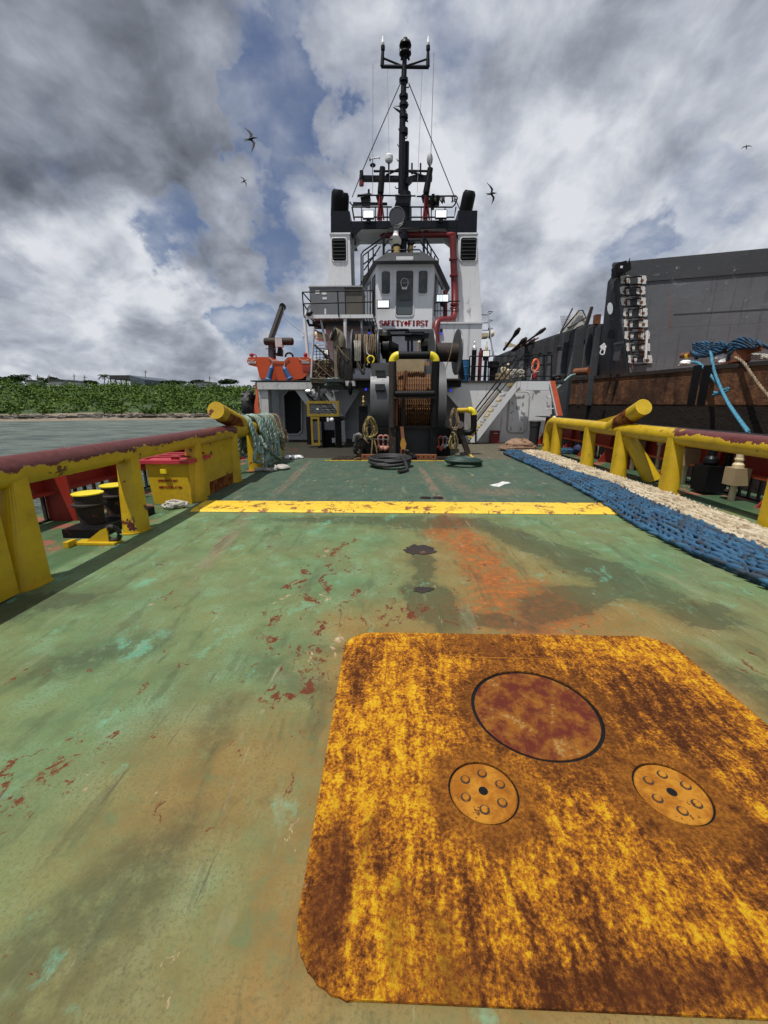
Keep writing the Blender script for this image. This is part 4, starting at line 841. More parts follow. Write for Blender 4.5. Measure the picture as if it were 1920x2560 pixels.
# gas bottles etc on the right upper deck
def bottle(x0, x1, ytop, Y, mt, cap, label):
    a = p('P', x0, 1310, Y); b = p('P', x1, ytop, Y); r = (b.x - a.x) / 2; c = Vector(((a.x + b.x) / 2, Y, ZD)); hh = b.z - ZD
    o = thing('gas_cylinder', c, label, 'gas cylinder'); MB().lathe(c, (0, 0, 1), [(0, r), (hh * .78, r), (hh * .84, r * .85)], 16).build('body', mt, o)
    MB().lathe(c, (0, 0, 1), [(hh * .78, r * 1.03), (hh * .84, r * .98), (hh * .89, r * .6), (hh * .90, r * .25), (hh * .95, r * .2), (hh * .97, r * .35), (hh, r * .1)], 14).build('cap', cap, o)
bottle(388, 505, 640, 18.2, M['black'], M['alum'], 'black gas cylinder with silver cap left of the red cylinder'); bottle(608, 700, 640, 18.2, M['black'], M['cream'], 'black gas cylinder with pale cap behind the square lamp')
a = p('P', 505, 1310, 18.5); b = p('P', 600, 765, 18.5); r_ = (b.x - a.x) / 2; c = Vector(((a.x + b.x) / 2, 18.5, ZD)); o = thing('red_cylinder', c, 'dark red pressure bottle standing between the two black cylinders', 'gas cylinder')
MB().lathe(c, (0, 0, 1), [(0, r_), ((b.z - ZD) * .85, r_), ((b.z - ZD) * .93, r_ * .7)], 16).build('body', M['redpipe'], o); MB().lathe(c, (0, 0, 1), [((b.z - ZD) * .88, r_ * .6), (b.z - ZD, r_ * .6)], 12).build('neck', M['redpipe'], o)
a = p('P', 250, 1310, 18.8); b = p('P', 375, 970, 18.8); o = thing('blue_drum', ((a.x + b.x) / 2, 19, ZD), 'blue plastic drum beside the wire reel on the right upper deck', 'drum')
r_ = (b.x - a.x) / 2 + .05; c = o.location.copy(); hh = b.z - ZD; MB().lathe(c, (0, 0, 1), [(0, r_ * .9), (hh * .3, r_), (hh * .33, r_ * 1.05), (hh * .36, r_), (hh * .66, r_), (hh * .69, r_ * 1.05), (hh * .72, r_), (hh, r_ * .9)], 18).build('body', M['blueplastic'], o); MB().lathe(c, (0, 0, 1), [(hh, r_ * .93), (hh + .03, r_ * .93)], 18).build('lid', M['blueplastic'], o)
a = p('P', 712, 1310, 18.4); b = p('P', 912, 985, 18.4); o = thing('black_drum', ((a.x + b.x) / 2, 18.7, ZD), 'large black drum behind the stair handrail on the upper deck', 'drum'); r_ = (b.x - a.x) / 2; c = o.location.copy(); hh = b.z - ZD
MB().lathe(c, (0, 0, 1), [(0, r_ * .75), (hh * .7, r_ * .78)], 20).build('body', M['black'], o); MB().lathe(c, (0, 0, 1), [(hh * .7, r_), (hh, r_), (hh * 1.02, r_ * .9)], 20).build('rim', M['black'], o)
def lamp(k, x0, y0, x1, y1, Y, lens, label, grp, foot=True):
    a = p(k, x0, y0, Y); b = p(k, x1, y1, Y); o = thing('floodlight', ((a.x + b.x) / 2, Y, b.z), label, 'floodlight', grp)
    m = MB(); m.box(a.x - .03, b.x + .03, Y, Y + .14, b.z - .04, a.z + .03)
    for i in range(6): xx = a.x + (b.x - a.x) * i / 5; m.box(xx - .01, xx + .01, Y + .14, Y + .2, b.z, a.z)
    m.build('housing', M['black'], o)
    m = MB(); n = 4
    for i in range(n): w_ = (b.x - a.x) / n; m.box(a.x + w_ * i + .004, a.x + w_ * (i + 1) - .004, Y - .012, Y - .002, b.z, a.z)
    m.build('lens', lens, o)
    if foot: m = MB(); m.box((a.x + b.x) / 2 - .1, (a.x + b.x) / 2 + .1, Y + .02, Y + .1, b.z - .16, b.z - .04); m.box((a.x * 1.2 + b.x * .8) / 2, (a.x * .8 + b.x * 1.2) / 2, Y, Y + .12, b.z - .2, b.z - .14); m.build('bracket', M['black'], o)
FG = 'floodlights facing the aft deck'
lamp('P', 608, 808, 710, 900, 17.4, M['lampwarm'], 'pale square lamp on the railing before the right gas cylinder', FG)
lamp('K', 298, 640, 410, 715, 21.9, M['lampglass'], 'left upper floodlight on the black gantry beam, pale lens', FG); lamp('K', 1092, 638, 1205, 712, 21.9, M['lampglass'], 'right upper floodlight on the black gantry beam, pale lens', FG)
lamp('B', 677, 702, 770, 758, 20.1, M['lampglass'], 'pale lensed floodlight on the wheelhouse wall above the first letters of the lettering', FG, False); lamp('B', 1168, 655, 1262, 708, 20.6, M['lampglass'], 'pale lensed floodlight bracketed beside the red fire main', FG)
lamp('J', 1165, 745, 1218, 810, 18.5, M['lampwarm'], 'small white work lamp on the left catwalk rail', FG)
# cream vents, mooring line, orange ring on the right upper deck
o = thing('vent_box', p('P', 950, 1300, 18), 'tan box with two cream gooseneck vents behind the handrail', 'vent')
m = MB(); m.fbox('P', 862, 1190, 1050, 1300, 18, 18.4); m.build('box', M['tan'], o); ft(MB(), 'P', [(935, 1190), (925, 1120), (950, 1085), (985, 1110), (978, 1185)], 17.98, .045, 8, .05).build('gooseneck', M['cream'], o); MB().lathe(p('P', 1030, 1190, 18.2), (0, 0, 1), [(0, .07), (.1, .09), (.16, .03), (.3, .03), (.32, .06), (.38, .04)], 12).build('gooseneck', M['cream'], o)
m = MB(); rq = random.Random(5)
for i in range(9): m.rope([p('P', 1080 + rq.uniform(0, 240), 1130 + rq.uniform(0, 150), 18.0 + rq.uniform(-.2, .2)) for j in range(5)], .03)
one('mooring_line', m, M['rgrey'], 'grey mooring line heaped on the upper deck behind the stair top', 'rope')
o = thing('lifebuoy', p('P', 1500, 1300, 17.7), 'orange and white life ring bundle hanging on the right railing', 'lifebuoy')
m = MB(); c = p('P', 1510, 1060, 17.5); m.tube([c + Vector((.12 * math.cos(i * .5236), .03 * math.sin(i), .22 * math.sin(i * .5236))) for i in range(12)], .05, 8, closed=True); m.build('ring', M['safety'], o)
m = MB(); m.rope([p('P', 1470, 1060, 17.42), p('P', 1440, 1120, 17.4), p('P', 1500, 1170, 17.4), p('P', 1570, 1165, 17.4)], .015); m.rope([p('P', 1450, 1210, 17.4), p('P', 1430, 1310, 17.4)], .015); m.build('line', M['rgrey'], o); m = MB(); m.ball(p('P', 1495, 1235, 17.5), (.11, .09, .16)); m.build('float', M['letter'], o)
# ladder mast with steps
o = thing('inclined_ladder', p('P', 760, 890, 21), 'tall silver ladder leaning beside the right funnel with black hoops', 'ladder')
m = MB(); ft(m, 'P', [(688, 130), (775, 890)], 21, .035); ft(m, 'P', [(725, 560), (790, 890)], 21.4, .035); m.build('stile', M['alum'], o)
m = MB()
for a, b, c in ((580, 188, 690), (585, 325, 700), (595, 452, 712), (600, 570, 725)): ft(m, 'P', [(a, b), (c, b)], 21.1, .018)
for y in (130, 275, 415): ft(m, 'P', [(695, y), (780, y + 5), (710, y + 45), (695, y + 10)], 21, .022)
ft(m, 'P', [(695, 200), (720, 450), (712, 600)], 21.05, .03); m.build('hoop', M['black'], o)
m = MB(); m.fbox('P', 595, 500, 695, 580, 21.4, 21.9); m.ball(p('P', 760, 520, 21.5), (.12, .1, .14)); m.build('box', M['cream'], o)

# ------------------------------------------------------------------ deckhouse, wheelhouse, funnels
YH = 21.0
dh = thing('deckhouse', (.4, YH, ZD), 'grey white lower deckhouse below the wheelhouse with bright block at right', 'deckhouse')
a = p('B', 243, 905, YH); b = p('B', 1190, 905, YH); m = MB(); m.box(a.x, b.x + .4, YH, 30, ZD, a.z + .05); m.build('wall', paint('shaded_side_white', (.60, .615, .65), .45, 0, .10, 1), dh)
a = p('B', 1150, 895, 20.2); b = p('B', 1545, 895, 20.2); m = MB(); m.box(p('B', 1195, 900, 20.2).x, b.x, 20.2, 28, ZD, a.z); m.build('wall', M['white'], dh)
m = MB(); m.box(p('B', 1195, 900, 20.2).x - .03, b.x + .04, 20.14, 28, a.z, a.z + .07); m.build('roof_edge', M['white'], dh)
m = MB(); m.fbox('B', 245, 900, 650, 938, YH - .5, YH); m.build('overhang', M['grey'], dh)
for x in (598, 1198): o = thing('blue_deck_lamp', p('B', x + 8, 980, 20.1), 'small blue lamp %s the deckhouse wall' % ('left of the lettering, under the platform, on' if x < 700 else 'right of the lettering, beside the red pipe, on'), 'lamp', 'blue deck lamps'); m = MB(); m.fbox('B', x, 935, x + 18, 962, 20.1, 20.2); m.build('housing', M['navy'], o); m = MB(); m.fbox('B', x + 2, 960, x + 16, 975, 20.12, 20.18); m.build('lens', M['bluelamp'], o)
for (k, x, y, lb) in (('Y', 1345, 785, 'blue lit lamp in the dark recess left of the winch'), ('Z', 470, 360, 'blue lit lamp on the bulkhead right of the winch')):
    c = p(k, x, y, 17.3); o = thing('blue_deck_lamp', c, lb, 'lamp', 'blue deck lamps'); m = MB(); m.ball(c, .05); m.build('lens', M['bluelamp'], o); MB().lathe(c, (0, 1, 0), [(.03, .07), (.2, .05)], 10).build('housing', M['navy'], o)
# wheelhouse: narrow aft face, sides splaying outwards going forward
YW = 20.5; z0 = 4.9; z1 = 7.56; xa, xb = -.82, 1.68
far = p('B', 1275, 640, 24.6).x; farl = 2 * .43 - far
wh = thing('wheelhouse', (.43, YW, z0), 'white wheelhouse with three rounded windows and dark red lettering', 'wheelhouse')
m = MB(); m.prism([(xa, YW, z0), (xb, YW, z0), (far - .25, 24.6, z0), (far - .25, 28, z0), (farl + .25, 28, z0), (farl + .25, 24.6, z0)], (0, 0, z1 - z0)); m.build('wall', paint('wheelhouse_white', (.74, .76, .80), .42, 0, .10, 1, streak=.2, var=.04), wh)
m = MB(); zt = p('B', 900, 325, 21.2).z
lo = [(xa - .12, YW - .48, z1), (xb + .12, YW - .48, z1), (far, 24.5, z1), (far, 28.2, z1), (farl, 28.2, z1), (farl, 24.5, z1)]
hi = [(xa + .42, YW + .35, zt), (xb - .42, YW + .35, zt), (far - .6, 24.5, zt), (far - .6, 27.6, zt), (farl + .6, 27.6, zt), (farl + .6, 24.5, zt)]
m.add(lo + hi, [(0, 1, 2, 3, 4, 5)[::-1], (6, 7, 8, 9, 10, 11)] + [(i, (i + 1) % 6, 6 + (i + 1) % 6, 6 + i) for i in range(6)]); m.build('roof', M['dgrey'], wh)
m = MB(); m.fbox('B', 832, 335, 972, 362, YW - .4, YW + .3); m.build('roof_sign_board', M['white'], wh)
def window(k, x0, y0, x1, y1, Y, rad):
    a = p(k, x0, y0, Y); b = p(k, x1, y1, Y); m = MB(); out = rrect(a.x - .05, b.x + .05, b.z - .05, a.z + .05, rad + .05, Y - .03, 5); inn = rrect(a.x, b.x, b.z, a.z, rad, Y - .03, 5); n = len(out)
    m.add(out + inn + [q + Vector((0, .03, 0)) for q in out] + [q + Vector((0, .03, 0)) for q in inn], [(i, (i + 1) % n, n + (i + 1) % n, n + i) for i in range(n)] + [(i, 2 * n + i, 2 * n + (i + 1) % n, (i + 1) % n) for i in range(n)] + [(n + i, n + (i + 1) % n, 3 * n + (i + 1) % n, 3 * n + i) for i in range(n)])
    w_ = m.build('window', M['white'], wh); MB().prism(rrect(a.x, b.x, b.z, a.z, rad, Y - .012, 5), (0, .01, 0)).build('pane', M['glass'], w_); return w_
window('B', 710, 460, 780, 648, YW, .10); window('B', 1018, 455, 1088, 645, YW, .10); w_ = window('B', 832, 455, 968, 825, YW, .10)
m = MB(); fp(m, 'B', [(836, 708), (966, 708), (962, 815), (840, 818)], YW - .016, .003); m.build('lower_panel', plain('grey_green_panel', (.09, .11, .12), .3), w_)
m = MB(); c = p('B', 900, 555, YW - .03); m.tube([c + Vector((.165 * math.cos(i * .314), 0, .19 * math.sin(i * .314))) for i in range(20)], .012, 5, closed=True); fp(m, 'B', [(875, 590), (925, 590), (918, 608), (880, 608)], YW - .03, .01); ft(m, 'B', [(870, 555), (930, 555)], YW - .03, .008); m.build('clear_view_ring', M['sticker'], w_)
m = MB(); ft(m, 'B', [(890, 457), (890, 500)], YW - .02, .012); ft(m, 'B', [(832, 505), (968, 505)], YW - .02, .01); fp(m, 'B', [(870, 697), (930, 697), (930, 706), (870, 706)], YW - .02, .004); m.build('glazing_bar', M['dgrey'], w_)
def lettering():
    G_ = {'S': [[(.95, .78), (.8, .97), (.2, .97), (.08, .8), (.1, .62), (.9, .40), (.92, .2), (.8, .03), (.2, .03), (.05, .22)]], 'A': [[(.05, .02), (.5, .98), (.95, .02)], [(.22, .33), (.78, .33)]], 'F': [[(.18, 0), (.18, 1)], [(.05, .96), (.92, .96)], [(.18, .52), (.7, .52)]],
          'E': [[(.18, 0), (.18, 1)], [(.05, .96), (.92, .96)], [(.18, .52), (.7, .52)], [(.05, .04), (.95, .04)]], 'T': [[(.5, 0), (.5, 1)], [(.03, .96), (.97, .96)], [(.3, .03), (.7, .03)]], 'Y': [[(.5, 0), (.5, .45), (.05, .98)], [(.5, .45), (.95, .98)], [(.3, .03), (.7, .03)]],
          'I': [[(.5, 0), (.5, 1)], [(.2, .03), (.8, .03)], [(.2, .97), (.8, .97)]], 'R': [[(.18, 0), (.18, 1)], [(.05, .96), (.75, .96), (.9, .8), (.88, .62), (.7, .5), (.18, .5)], [(.55, .5), (.95, .02)], [(.03, .03), (.36, .03)]], '+': [[(.5, .05), (.5, .95)], [(.02, .5), (.98, .5)]]}
    for i, ch in enumerate('SAFETY+FIRST'):
        x0, x1 = 693 + i * 34.0, 693 + i * 34.0 + (24 if ch == 'I' else 30); m = MB()
        a = p('B', x0, 868, YW); b = p('B', x1, 912, YW); W_, H_ = b.x - a.x, a.z - b.z
        for s_ in G_[ch]:
            for j in range(len(s_) - 1):
                u, v_ = s_[j], s_[j + 1]; vert = abs(v_[0] - u[0]) < abs(v_[1] - u[1]) * .6; th_ = .085 if (vert or ch == '+') else .042
                A_ = Vector((a.x + u[0] * W_, YW - .008 - .0013 * j, b.z + u[1] * H_)); B_ = Vector((a.x + v_[0] * W_, YW - .008 - .0013 * j, b.z + v_[1] * H_)); m.beam(A_, B_, .004, th_) if 0 else None
                d = (B_ - A_).normalized(); nn = Vector((-d.z, 0, d.x)) * th_ / 2; m.prism([A_ + nn, B_ + nn, B_ - nn, A_ - nn], (0, .004, 0))
        m.build('letter' if ch != '+' else 'red_cross', M['letter'] if ch != '+' else plain('cross_red', (.5, .01, .015), .5), wh)
lettering()
for e in (1, -1):                                        # side windows on the splayed walls
    for f0, f1 in ((.10, .30), (.36, .56), (.62, .80)):
        A_ = Vector((xb if e > 0 else xa, YW, 0)); B_ = Vector((far - .25 if e > 0 else farl + .25, 24.6, 0)); u = A_.lerp(B_, f0); v_ = A_.lerp(B_, f1); nn = (B_ - A_).normalized().cross(Vector((0, 0, 1))) * (.02 * e)
        MB().prism([u + nn + Vector((0, 0, 5.55)), v_ + nn + Vector((0, 0, 5.55)), v_ + nn + Vector((0, 0, 7.3)), u + nn + Vector((0, 0, 7.3))], nn * -.9).build('side_window', M['glass'], wh)
# roof railing of wheelhouse
rl = thing('monkey_deck_railing', (.43, 21.2, zt), 'black pipe railing with stair around the wheelhouse roof', 'railing')
for pts in ([(730, 170), (780, 105), (1020, 105), (1060, 170)], [(735, 250), (765, 195), (800, 195)], [(990, 200), (1025, 200), (1050, 245)], [(735, 320), (770, 282), (1025, 280), (1060, 320)]): ft(MB(), 'B', pts, 21.2, .03, 8, 0).build('rail', M['navy'], rl)
for x, y0_, y1_ in ((727, 170, 330), (1060, 165, 320)): ft(MB(), 'B', [(x, y0_), (x, y1_)], 21.2, .055).build('post', M['navy'], rl)
for pts in ([(540, 560), (540, 320), (560, 290), (727, 175)], [(555, 540), (555, 330), (670, 240)], [(560, 400), (665, 320)], [(565, 450), (700, 250)], [(640, 470), (640, 260)], [(600, 480), (600, 300)], [(1060, 170), (1180, 360), (1180, 450)], [(1060, 240), (1175, 420)], [(1120, 270), (1120, 370)], [(1090, 210), (1090, 350)], [(1150, 330), (1150, 420)]): ft(MB(), 'B', pts, 22.2, .032).build('rail', M['navy'], rl)
m = MB(); fp(m, 'B', [(560, 500), (580, 480), (700, 350), (720, 350), (600, 490)], 22.3, .3); m.build('stair_flight', M['navy'], rl)
# roof equipment
o = thing('ships_horn', p('B', 828, 250, 21.6), 'white trumpet horn pointing aft above the wheelhouse roof', 'horn')
c = p('B', 832, 105, 22); m = MB(); e_ = p('B', 824, 212, 21.3); ax_ = (e_ - c).normalized(); L_ = (e_ - c).length; m.lathe(c, ax_, [(0, .10), (L_ * .25, .12), (L_ * .6, .14), (L_ * .85, .17), (L_, .28), (L_ + .01, .27)], 18); m.build('trumpet', M['whitecap'], o); m = MB(); m.lathe(c - ax_ * .15, ax_, [(0, .05), (.05, .13), (.15, .13)], 12); m.build('driver', M['whitecap'], o); MB().tube([c, c + Vector((0, .5, -.6)), Vector((c.x, c.y + .5, zt))], .03, 6).build('bracket', M['alum'], o)
m = MB(); m.lathe(p('B', 835, 315, 21.6), (0, 0, 1), [(0, .26), (.35, .26), (.4, .3), (.55, .3), (.6, .15)], 14); m.lathe(p('B', 895, 315, 21.5), (0, 0, 1), [(0, .13), (.5, .13), (.55, .2), (.8, .2), (.85, .1), (1.1, .1)], 12)
m.fbox('B', 925, 198, 990, 225, 21.6, 21.9); one('searchlight_cluster', m, M['navy'], 'dark lanterns and post standing on the wheelhouse roof', 'lights')
m = MB(); m.ball(p('B', 948, 280, 21.8), (.15, .15, .28)); m.lathe(p('B', 835, 312, 21.3), (0, 0, 1), [(0, .17), (.25, .17)], 12); m.ball(p('B', 868, 260, 21.9), (.12, .1, .15)); one('brass_bell', m, M['brass'], 'cream and brass lantern on the wheelhouse roof', 'lantern')
m = MB(); fp(m, 'B', [(995, 315), (1035, 285), (1040, 318)], 21.6, .1); m.ball(p('B', 985, 250, 21.6), .07); one('roof_box', m, M['whitecap'], 'white wedge shaped cover at the right of the wheelhouse roof', 'cover')
o = thing('round_searchlight', p('K', 662, 830, 21.7), 'big round searchlight with pale rim in front of the gantry beam', 'searchlight')
c = p('K', 665, 700, 21.6); MB().lathe(c, (0, 1, 0), [(0, .33), (.05, .35), (.1, .33), (.5, .2), (.6, .1)], 28).build('drum', M['navy'], o)
m = MB(); m.tube([c + Vector((.34 * math.cos(i * .209), -.02, .36 * math.sin(i * .209))) for i in range(30)], .028, 6, closed=True); m.build('rim', M['steel'], o); MB().lathe(c + Vector((0, -.03, 0)), (0, 1, 0), [(0, .32), (.02, .32)], 28).build('lens', plain('dark_lens', (.05, .05, .06), .25), o)
m = MB(); ft(m, 'K', [(585, 760), (655, 830), (740, 765)], 21.5, .02); ft(m, 'K', [(600, 790), (655, 850), (730, 790)], 21.5, .02); m.build('bracket', M['steel'], o)

# funnels
def funnel(pts_f, top, lou, exh, side, label, Yf=22.0):
    q = [p('B', a, b, Yf) for a, b in pts_f]; o = thing('funnel', ((q[2].x + q[3].x) / 2, Yf, ZD), label, 'funnel')
    m = MB(); m.prism(q, (0, 2.2, 0)); m.build('casing', M['white'], o)
    t0 = [p('A', a, b, Yf - .05) for a, b in top]; m = MB(); m.prism(t0, (0, 2.3, 0)); m.build('black_top', M['navy'], o)
    a = p('B', lou[0], lou[1], Yf - .02); b = p('B', lou[2], lou[3], Yf - .02); l_ = MB().prism(rrect(a.x, b.x, b.z, a.z, .08, Yf - .02, 4), (0, .05, 0)).build('louvre', M['black'], o)
    for i in range(6): z = b.z + (a.z - b.z) * (i + .6) / 6; MB().obox(((a.x + b.x) / 2, Yf - .04, z), (b.x - a.x - .08, .10, .015), Matrix.Rotation(R(35), 3, 'X')).build('slat', M['dgrey'], l_)
    m = MB(); m.tube(rrect(a.x - .04, b.x + .04, b.z - .04, a.z + .04, .1, Yf - .02, 4), .03, 6, closed=True); m.build('louvre_frame', M['white'], o)
    m = MB(); m.box(q[0].x - .04, q[1].x + .04, Yf - .06, Yf + 2.2, q[0].z - .02, q[0].z + .05); m.build('ledge', M['white'], o)
    for x0, y0_, x1, y1_, r in exh:
        a = p('A', x0, y0_, Yf + .6); b = p('A', x1, y1_, Yf + .3); m = MB(); d = (b - a).normalized(); m.tube(resample([a, a.lerp(b, .55) + Vector((0, .0, 0)), b], .15) + [b + d * .12], [r] * (len(resample([a, a.lerp(b, .55), b], .15)) - 1) + [r * .97, r * .72], 16); m.build('exhaust_pipe', M['black'], o)
    return o
funnel([(285, 152), (445, 152), (475, 1000), (240, 1000)], [(443, 1108), (555, 1108), (560, 1185), (578, 1242), (443, 1242)], (300, 190, 416, 368), [(480, 1140, 486, 1000, .31), (518, 1130, 522, 1018, .24)], 1, 'left white funnel with black top and twin exhaust pipes')
funnel([(1345, 152), (1503, 152), (1545, 905), (1350, 905)], [(1198, 1105), (1312, 1105), (1308, 1242), (1196, 1242), (1194, 1190)], (1372, 186, 1490, 366), [(1235, 1140, 1264, 1006, .31)], -1, 'right white funnel with black top and one slanted exhaust pipe')
m = MB(); ft(m, 'B', [(1425, 700), (1432, 690), (1440, 830)], 21.9, .012); ft(m, 'B', [(1412, 715), (1428, 725), (1438, 700)], 21.9, .02); one('hanging_hook', m, M['grey'], 'small hook and line hanging on the face of the right funnel', 'hook')
gb = thing('gantry_beam', (.4, 22, 9.5), 'black faced bridge beam with white underside joining the two funnels', 'gantry')
a = p('K', 160, 755, 22.0); b = p('K', 1335, 825, 22.0); m = MB(); m.box(a.x - .1, b.x + .1, 22.0, 22.1, b.z, a.z); m.build('front_plate', M['navy'], gb)
m = MB(); m.box(a.x - .1, b.x + .1, 22.1, 24.0, b.z + .0, a.z - .02); m.build('deck_box', M['white'], gb)
m = MB(); fp(m, 'B', [(470, 100), (545, 100), (470, 180)], 22.0, .1); fp(m, 'B', [(1345, 100), (1240, 100), (1345, 185)], 22.0, .1); m.build('corner_gusset', M['navy'], gb)
m = MB(); fp(m, 'B', [(455, 185), (560, 190), (462, 275)], 23.4, .3); fp(m, 'B', [(1290, 185), (1210, 188), (1290, 255)], 23.4, .3); m.build('corner_gusset', M['white'], gb)
m = MB(); ft(m, 'B', [(475, 190), (475, 580)], 22.4, .05); ft(m, 'B', [(452, 270), (452, 580)], 22.4, .12); one('vent_pipe', m, M['grey'], 'pair of grey vertical pipes beside the left funnel', 'pipe')
# railing on beam
rl = thing('gantry_railing', (.4, 22.1, 9.9), 'black railing along the top of the gantry beam between the funnels', 'railing')
for pts in ([(175, 600), (610, 600)], [(800, 600), (1270, 602), (1300, 570), (1325, 500), (1310, 480), (880, 485)], [(185, 710), (600, 712)], [(800, 712), (1290, 712), (1310, 600)], [(175, 600), (200, 745)], [(150, 545), (175, 580), (560, 575)], [(240, 470), (870, 480)]): ft(MB(), 'K', pts, 22.2, .035).build('rail', M['navy'], rl)
for x in (280, 430, 560, 820, 930, 1040, 1190): ft(MB(), 'K', [(x, 600), (x, 755)], 22.2, .025).build('stanchion', M['navy'], rl)
fp(MB(), 'K', [(185, 545), (560, 550), (560, 580), (185, 580)], 22.3, .05).build('wind_screen', M['navy'], rl)
rq = random.Random(9); m = MB()
for i in range(16): x = 1000 + rq.random() * 300; m.rope([p('K', x, 490, 22.15), p('K', x + rq.uniform(-8, 8), 520 + rq.random() * 20, 22.1), p('K', x + rq.uniform(-12, 12), 540 + rq.random() * 25, 22.15)], .03)
one('hanging_lines', m, M['rblack'], 'dark lines and blocks hanging from the right gantry rail', 'ropes')
# mast
ms = thing('signal_mast', p('A', 880, 1170, 22.6), 'tall black signal mast with crossarms and rungs on the gantry', 'mast'); YM = 22.6
ft(MB(), 'A', [(882, 1240), (883, 1000)], YM, .28, 12).build('mast_foot', M['navy'], ms)
q = [p('A', 862, 1000, YM), p('A', 866, 650, YM), p('A', 878, 270, YM), p('A', 882, 190, YM)]; MB().tube(q, [.17, .15, .12, .09], 12).build('pole', M['navy'], ms)
ft(MB(), 'A', [(890, 1010), (894, 700)], YM + .2, .11, 10).build('second_pole', M['navy'], ms)
ft(MB(), 'A', [(742, 252), (1024, 256)], YM, .07).build('crossarm', M['navy'], ms)
m = MB(); ft(m, 'A', [(755, 203), (868, 250)], YM, .04); ft(m, 'A', [(1012, 208), (895, 248)], YM, .04); ft(m, 'A', [(748, 250), (752, 140)], YM, [.09, .06]); ft(m, 'A', [(1018, 253), (1020, 150)], YM, [.09, .06]); m.build('arm_brace', M['navy'], ms)
for x in (752, 1020): m = MB(); ft(m, 'A', [(x, 155), (x, 130)], YM, .09, 10); lh = m.build('lamp_socket', M['black'], ms); m = MB(); q = p('A', x, 130, YM); m.lathe(q, (0, 0, 1), [(0, .06), (.1, .075), (.3, .03), (.36, .01)], 10); m.build('lamp_tip', M['whitecap'], lh)
m = MB(); q = p('A', 884, 200, YM); k_ = p('A', 884, 100, YM).z - q.z; m.lathe(q, (0, 0, 1), [(0, .11), (k_ * .04, .12), (k_ * .10, .20), (k_ * .22, .27), (k_ * .34, .22), (k_ * .36, .09), (k_ * .5, .10), (k_ * .62, .07), (k_ * .63, .15), (k_ * .72, .27), (k_ * .88, .24), (k_ * .95, .07), (k_ * 1.0, .06), (k_ * 1.06, .10), (k_ * 1.15, .09), (k_ * 1.2, .02)], 16); m.build('masthead_light', M['black'], ms)
m = MB()
for dx in (-.24, .24): m.tube([q + Vector((dx, 0, k_ * .25)), q + Vector((dx, 0, k_ * .72))], .014, 5)
for dx in (-1, 1): ft(m, 'A', [(884 + dx * 8, 195), (884 + dx * 20, 200), (884 + dx * 22, 212)], YM, .05)
m.build('light_cage', M['black'], ms)
for x, y, e in ((905, 370, 1), (852, 430, -1), (900, 480, 1), (852, 525, -1), (893, 570, 1), (848, 625, -1), (893, 672, 1), (842, 718, -1), (838, 805, -1), (828, 968, -1)): ft(MB(), 'A', [(872, y + 6), (x, y + 6), (x + 3 * e, y - 6)], YM, .022, 6).build('step', M['navy'], ms)
for y in (345, 440, 490, 560, 640, 655): m = MB(); q = p('A', 875, y, YM); m.lathe(q, (0, 0, 1), [(0, .2), (.12, .2)], 10); m.build('band', M['navy'], ms)
m = MB(); fp(m, 'A', [(812, 490), (845, 505), (866, 520), (862, 530), (835, 512)], YM, .05); fp(m, 'A', [(878, 545), (902, 575), (895, 580), (876, 556)], YM, .05); m.build('signal_blade', M['black'], ms)
m = MB(); fp(m, 'A', [(612, 895), (840, 897), (855, 915), (840, 920), (612, 918)], YM, .3); fp(m, 'A', [(900, 905), (935, 893), (1045, 895), (1045, 918), (930, 918), (905, 945), (875, 940)], YM, .3); m.build('radar_yard', M['navy'], ms)
m = MB(); ft(m, 'A', [(697, 872), (850, 872)], YM, .05); ft(m, 'A', [(905, 870), (1025, 872)], YM, .05); ft(m, 'A', [(770, 895), (850, 858)], YM, .05); ft(m, 'A', [(990, 900), (900, 870)], YM, .05)
for x in (924, 975): ft(m, 'A', [(x, 825), (x, 890)], YM, .04)
ft(m, 'A', [(625, 870), (625, 955)], YM, .09); m.build('yard_brace', M['navy'], ms)
m = MB(); ft(m, 'A', [(625, 930), (625, 958)], YM, .11); m.build('red_lamp', M['redpipe'], ms)
m = MB(); fp(m, 'A', [(825, 1010), (920, 1008), (920, 1025), (905, 1080), (820, 1080), (835, 1030)], YM - .3, .5); m.build('radar_base', M['navy'], ms)
for pts, lb in (([(858, 345), (632, 865), (570, 1025)], 'thin steel stay running from the mast down to the left'), ([(905, 350), (1160, 985), (1208, 1100)], 'thin steel stay running from the mast down to the right')):
    one('mast_stay', ft(MB(), 'A', pts, YM - .2, .022, 5), M['dgrey'], lb, 'stay wire')
for x0, y0_, x1, y1_, r, lb in ((693, 240, 691, 1015, .012, 'left thin whip antenna rising from the gantry rail'), (1054, 170, 1034, 840, .016, 'right tall whip antenna above the oval dome'), (779, 268, 793, 1015, .008, 'faint halyard wire left of the mast pole'), (984, 275, 955, 1000, .010, 'faint halyard wire right of the mast pole')):
    o = one('whip_antenna', ft(MB(), 'A', [(x0, y0_), (x1, y1_)], YM - .1, r, 5), M['grey'], lb, 'antenna')
o = thing('anemometer', p('A', 690, 900, YM), 'small white wind vane arm left of the radome', 'wind sensor'); m = MB(); ft(m, 'A', [(675, 800), (733, 790)], YM, .03); fp(m, 'A', [(728, 778), (736, 778), (736, 798), (728, 798)], YM, .03); m.build('arm', M['whitecap'], o); m = MB(); ft(m, 'A', [(676, 793), (676, 812)], YM, .03); m.ball(p('A', 692, 837, YM), (.14, .12, .08)); ft(m, 'A', [(691, 795), (691, 895)], YM, .02); m.build('sensor_cup', M['black'], o)
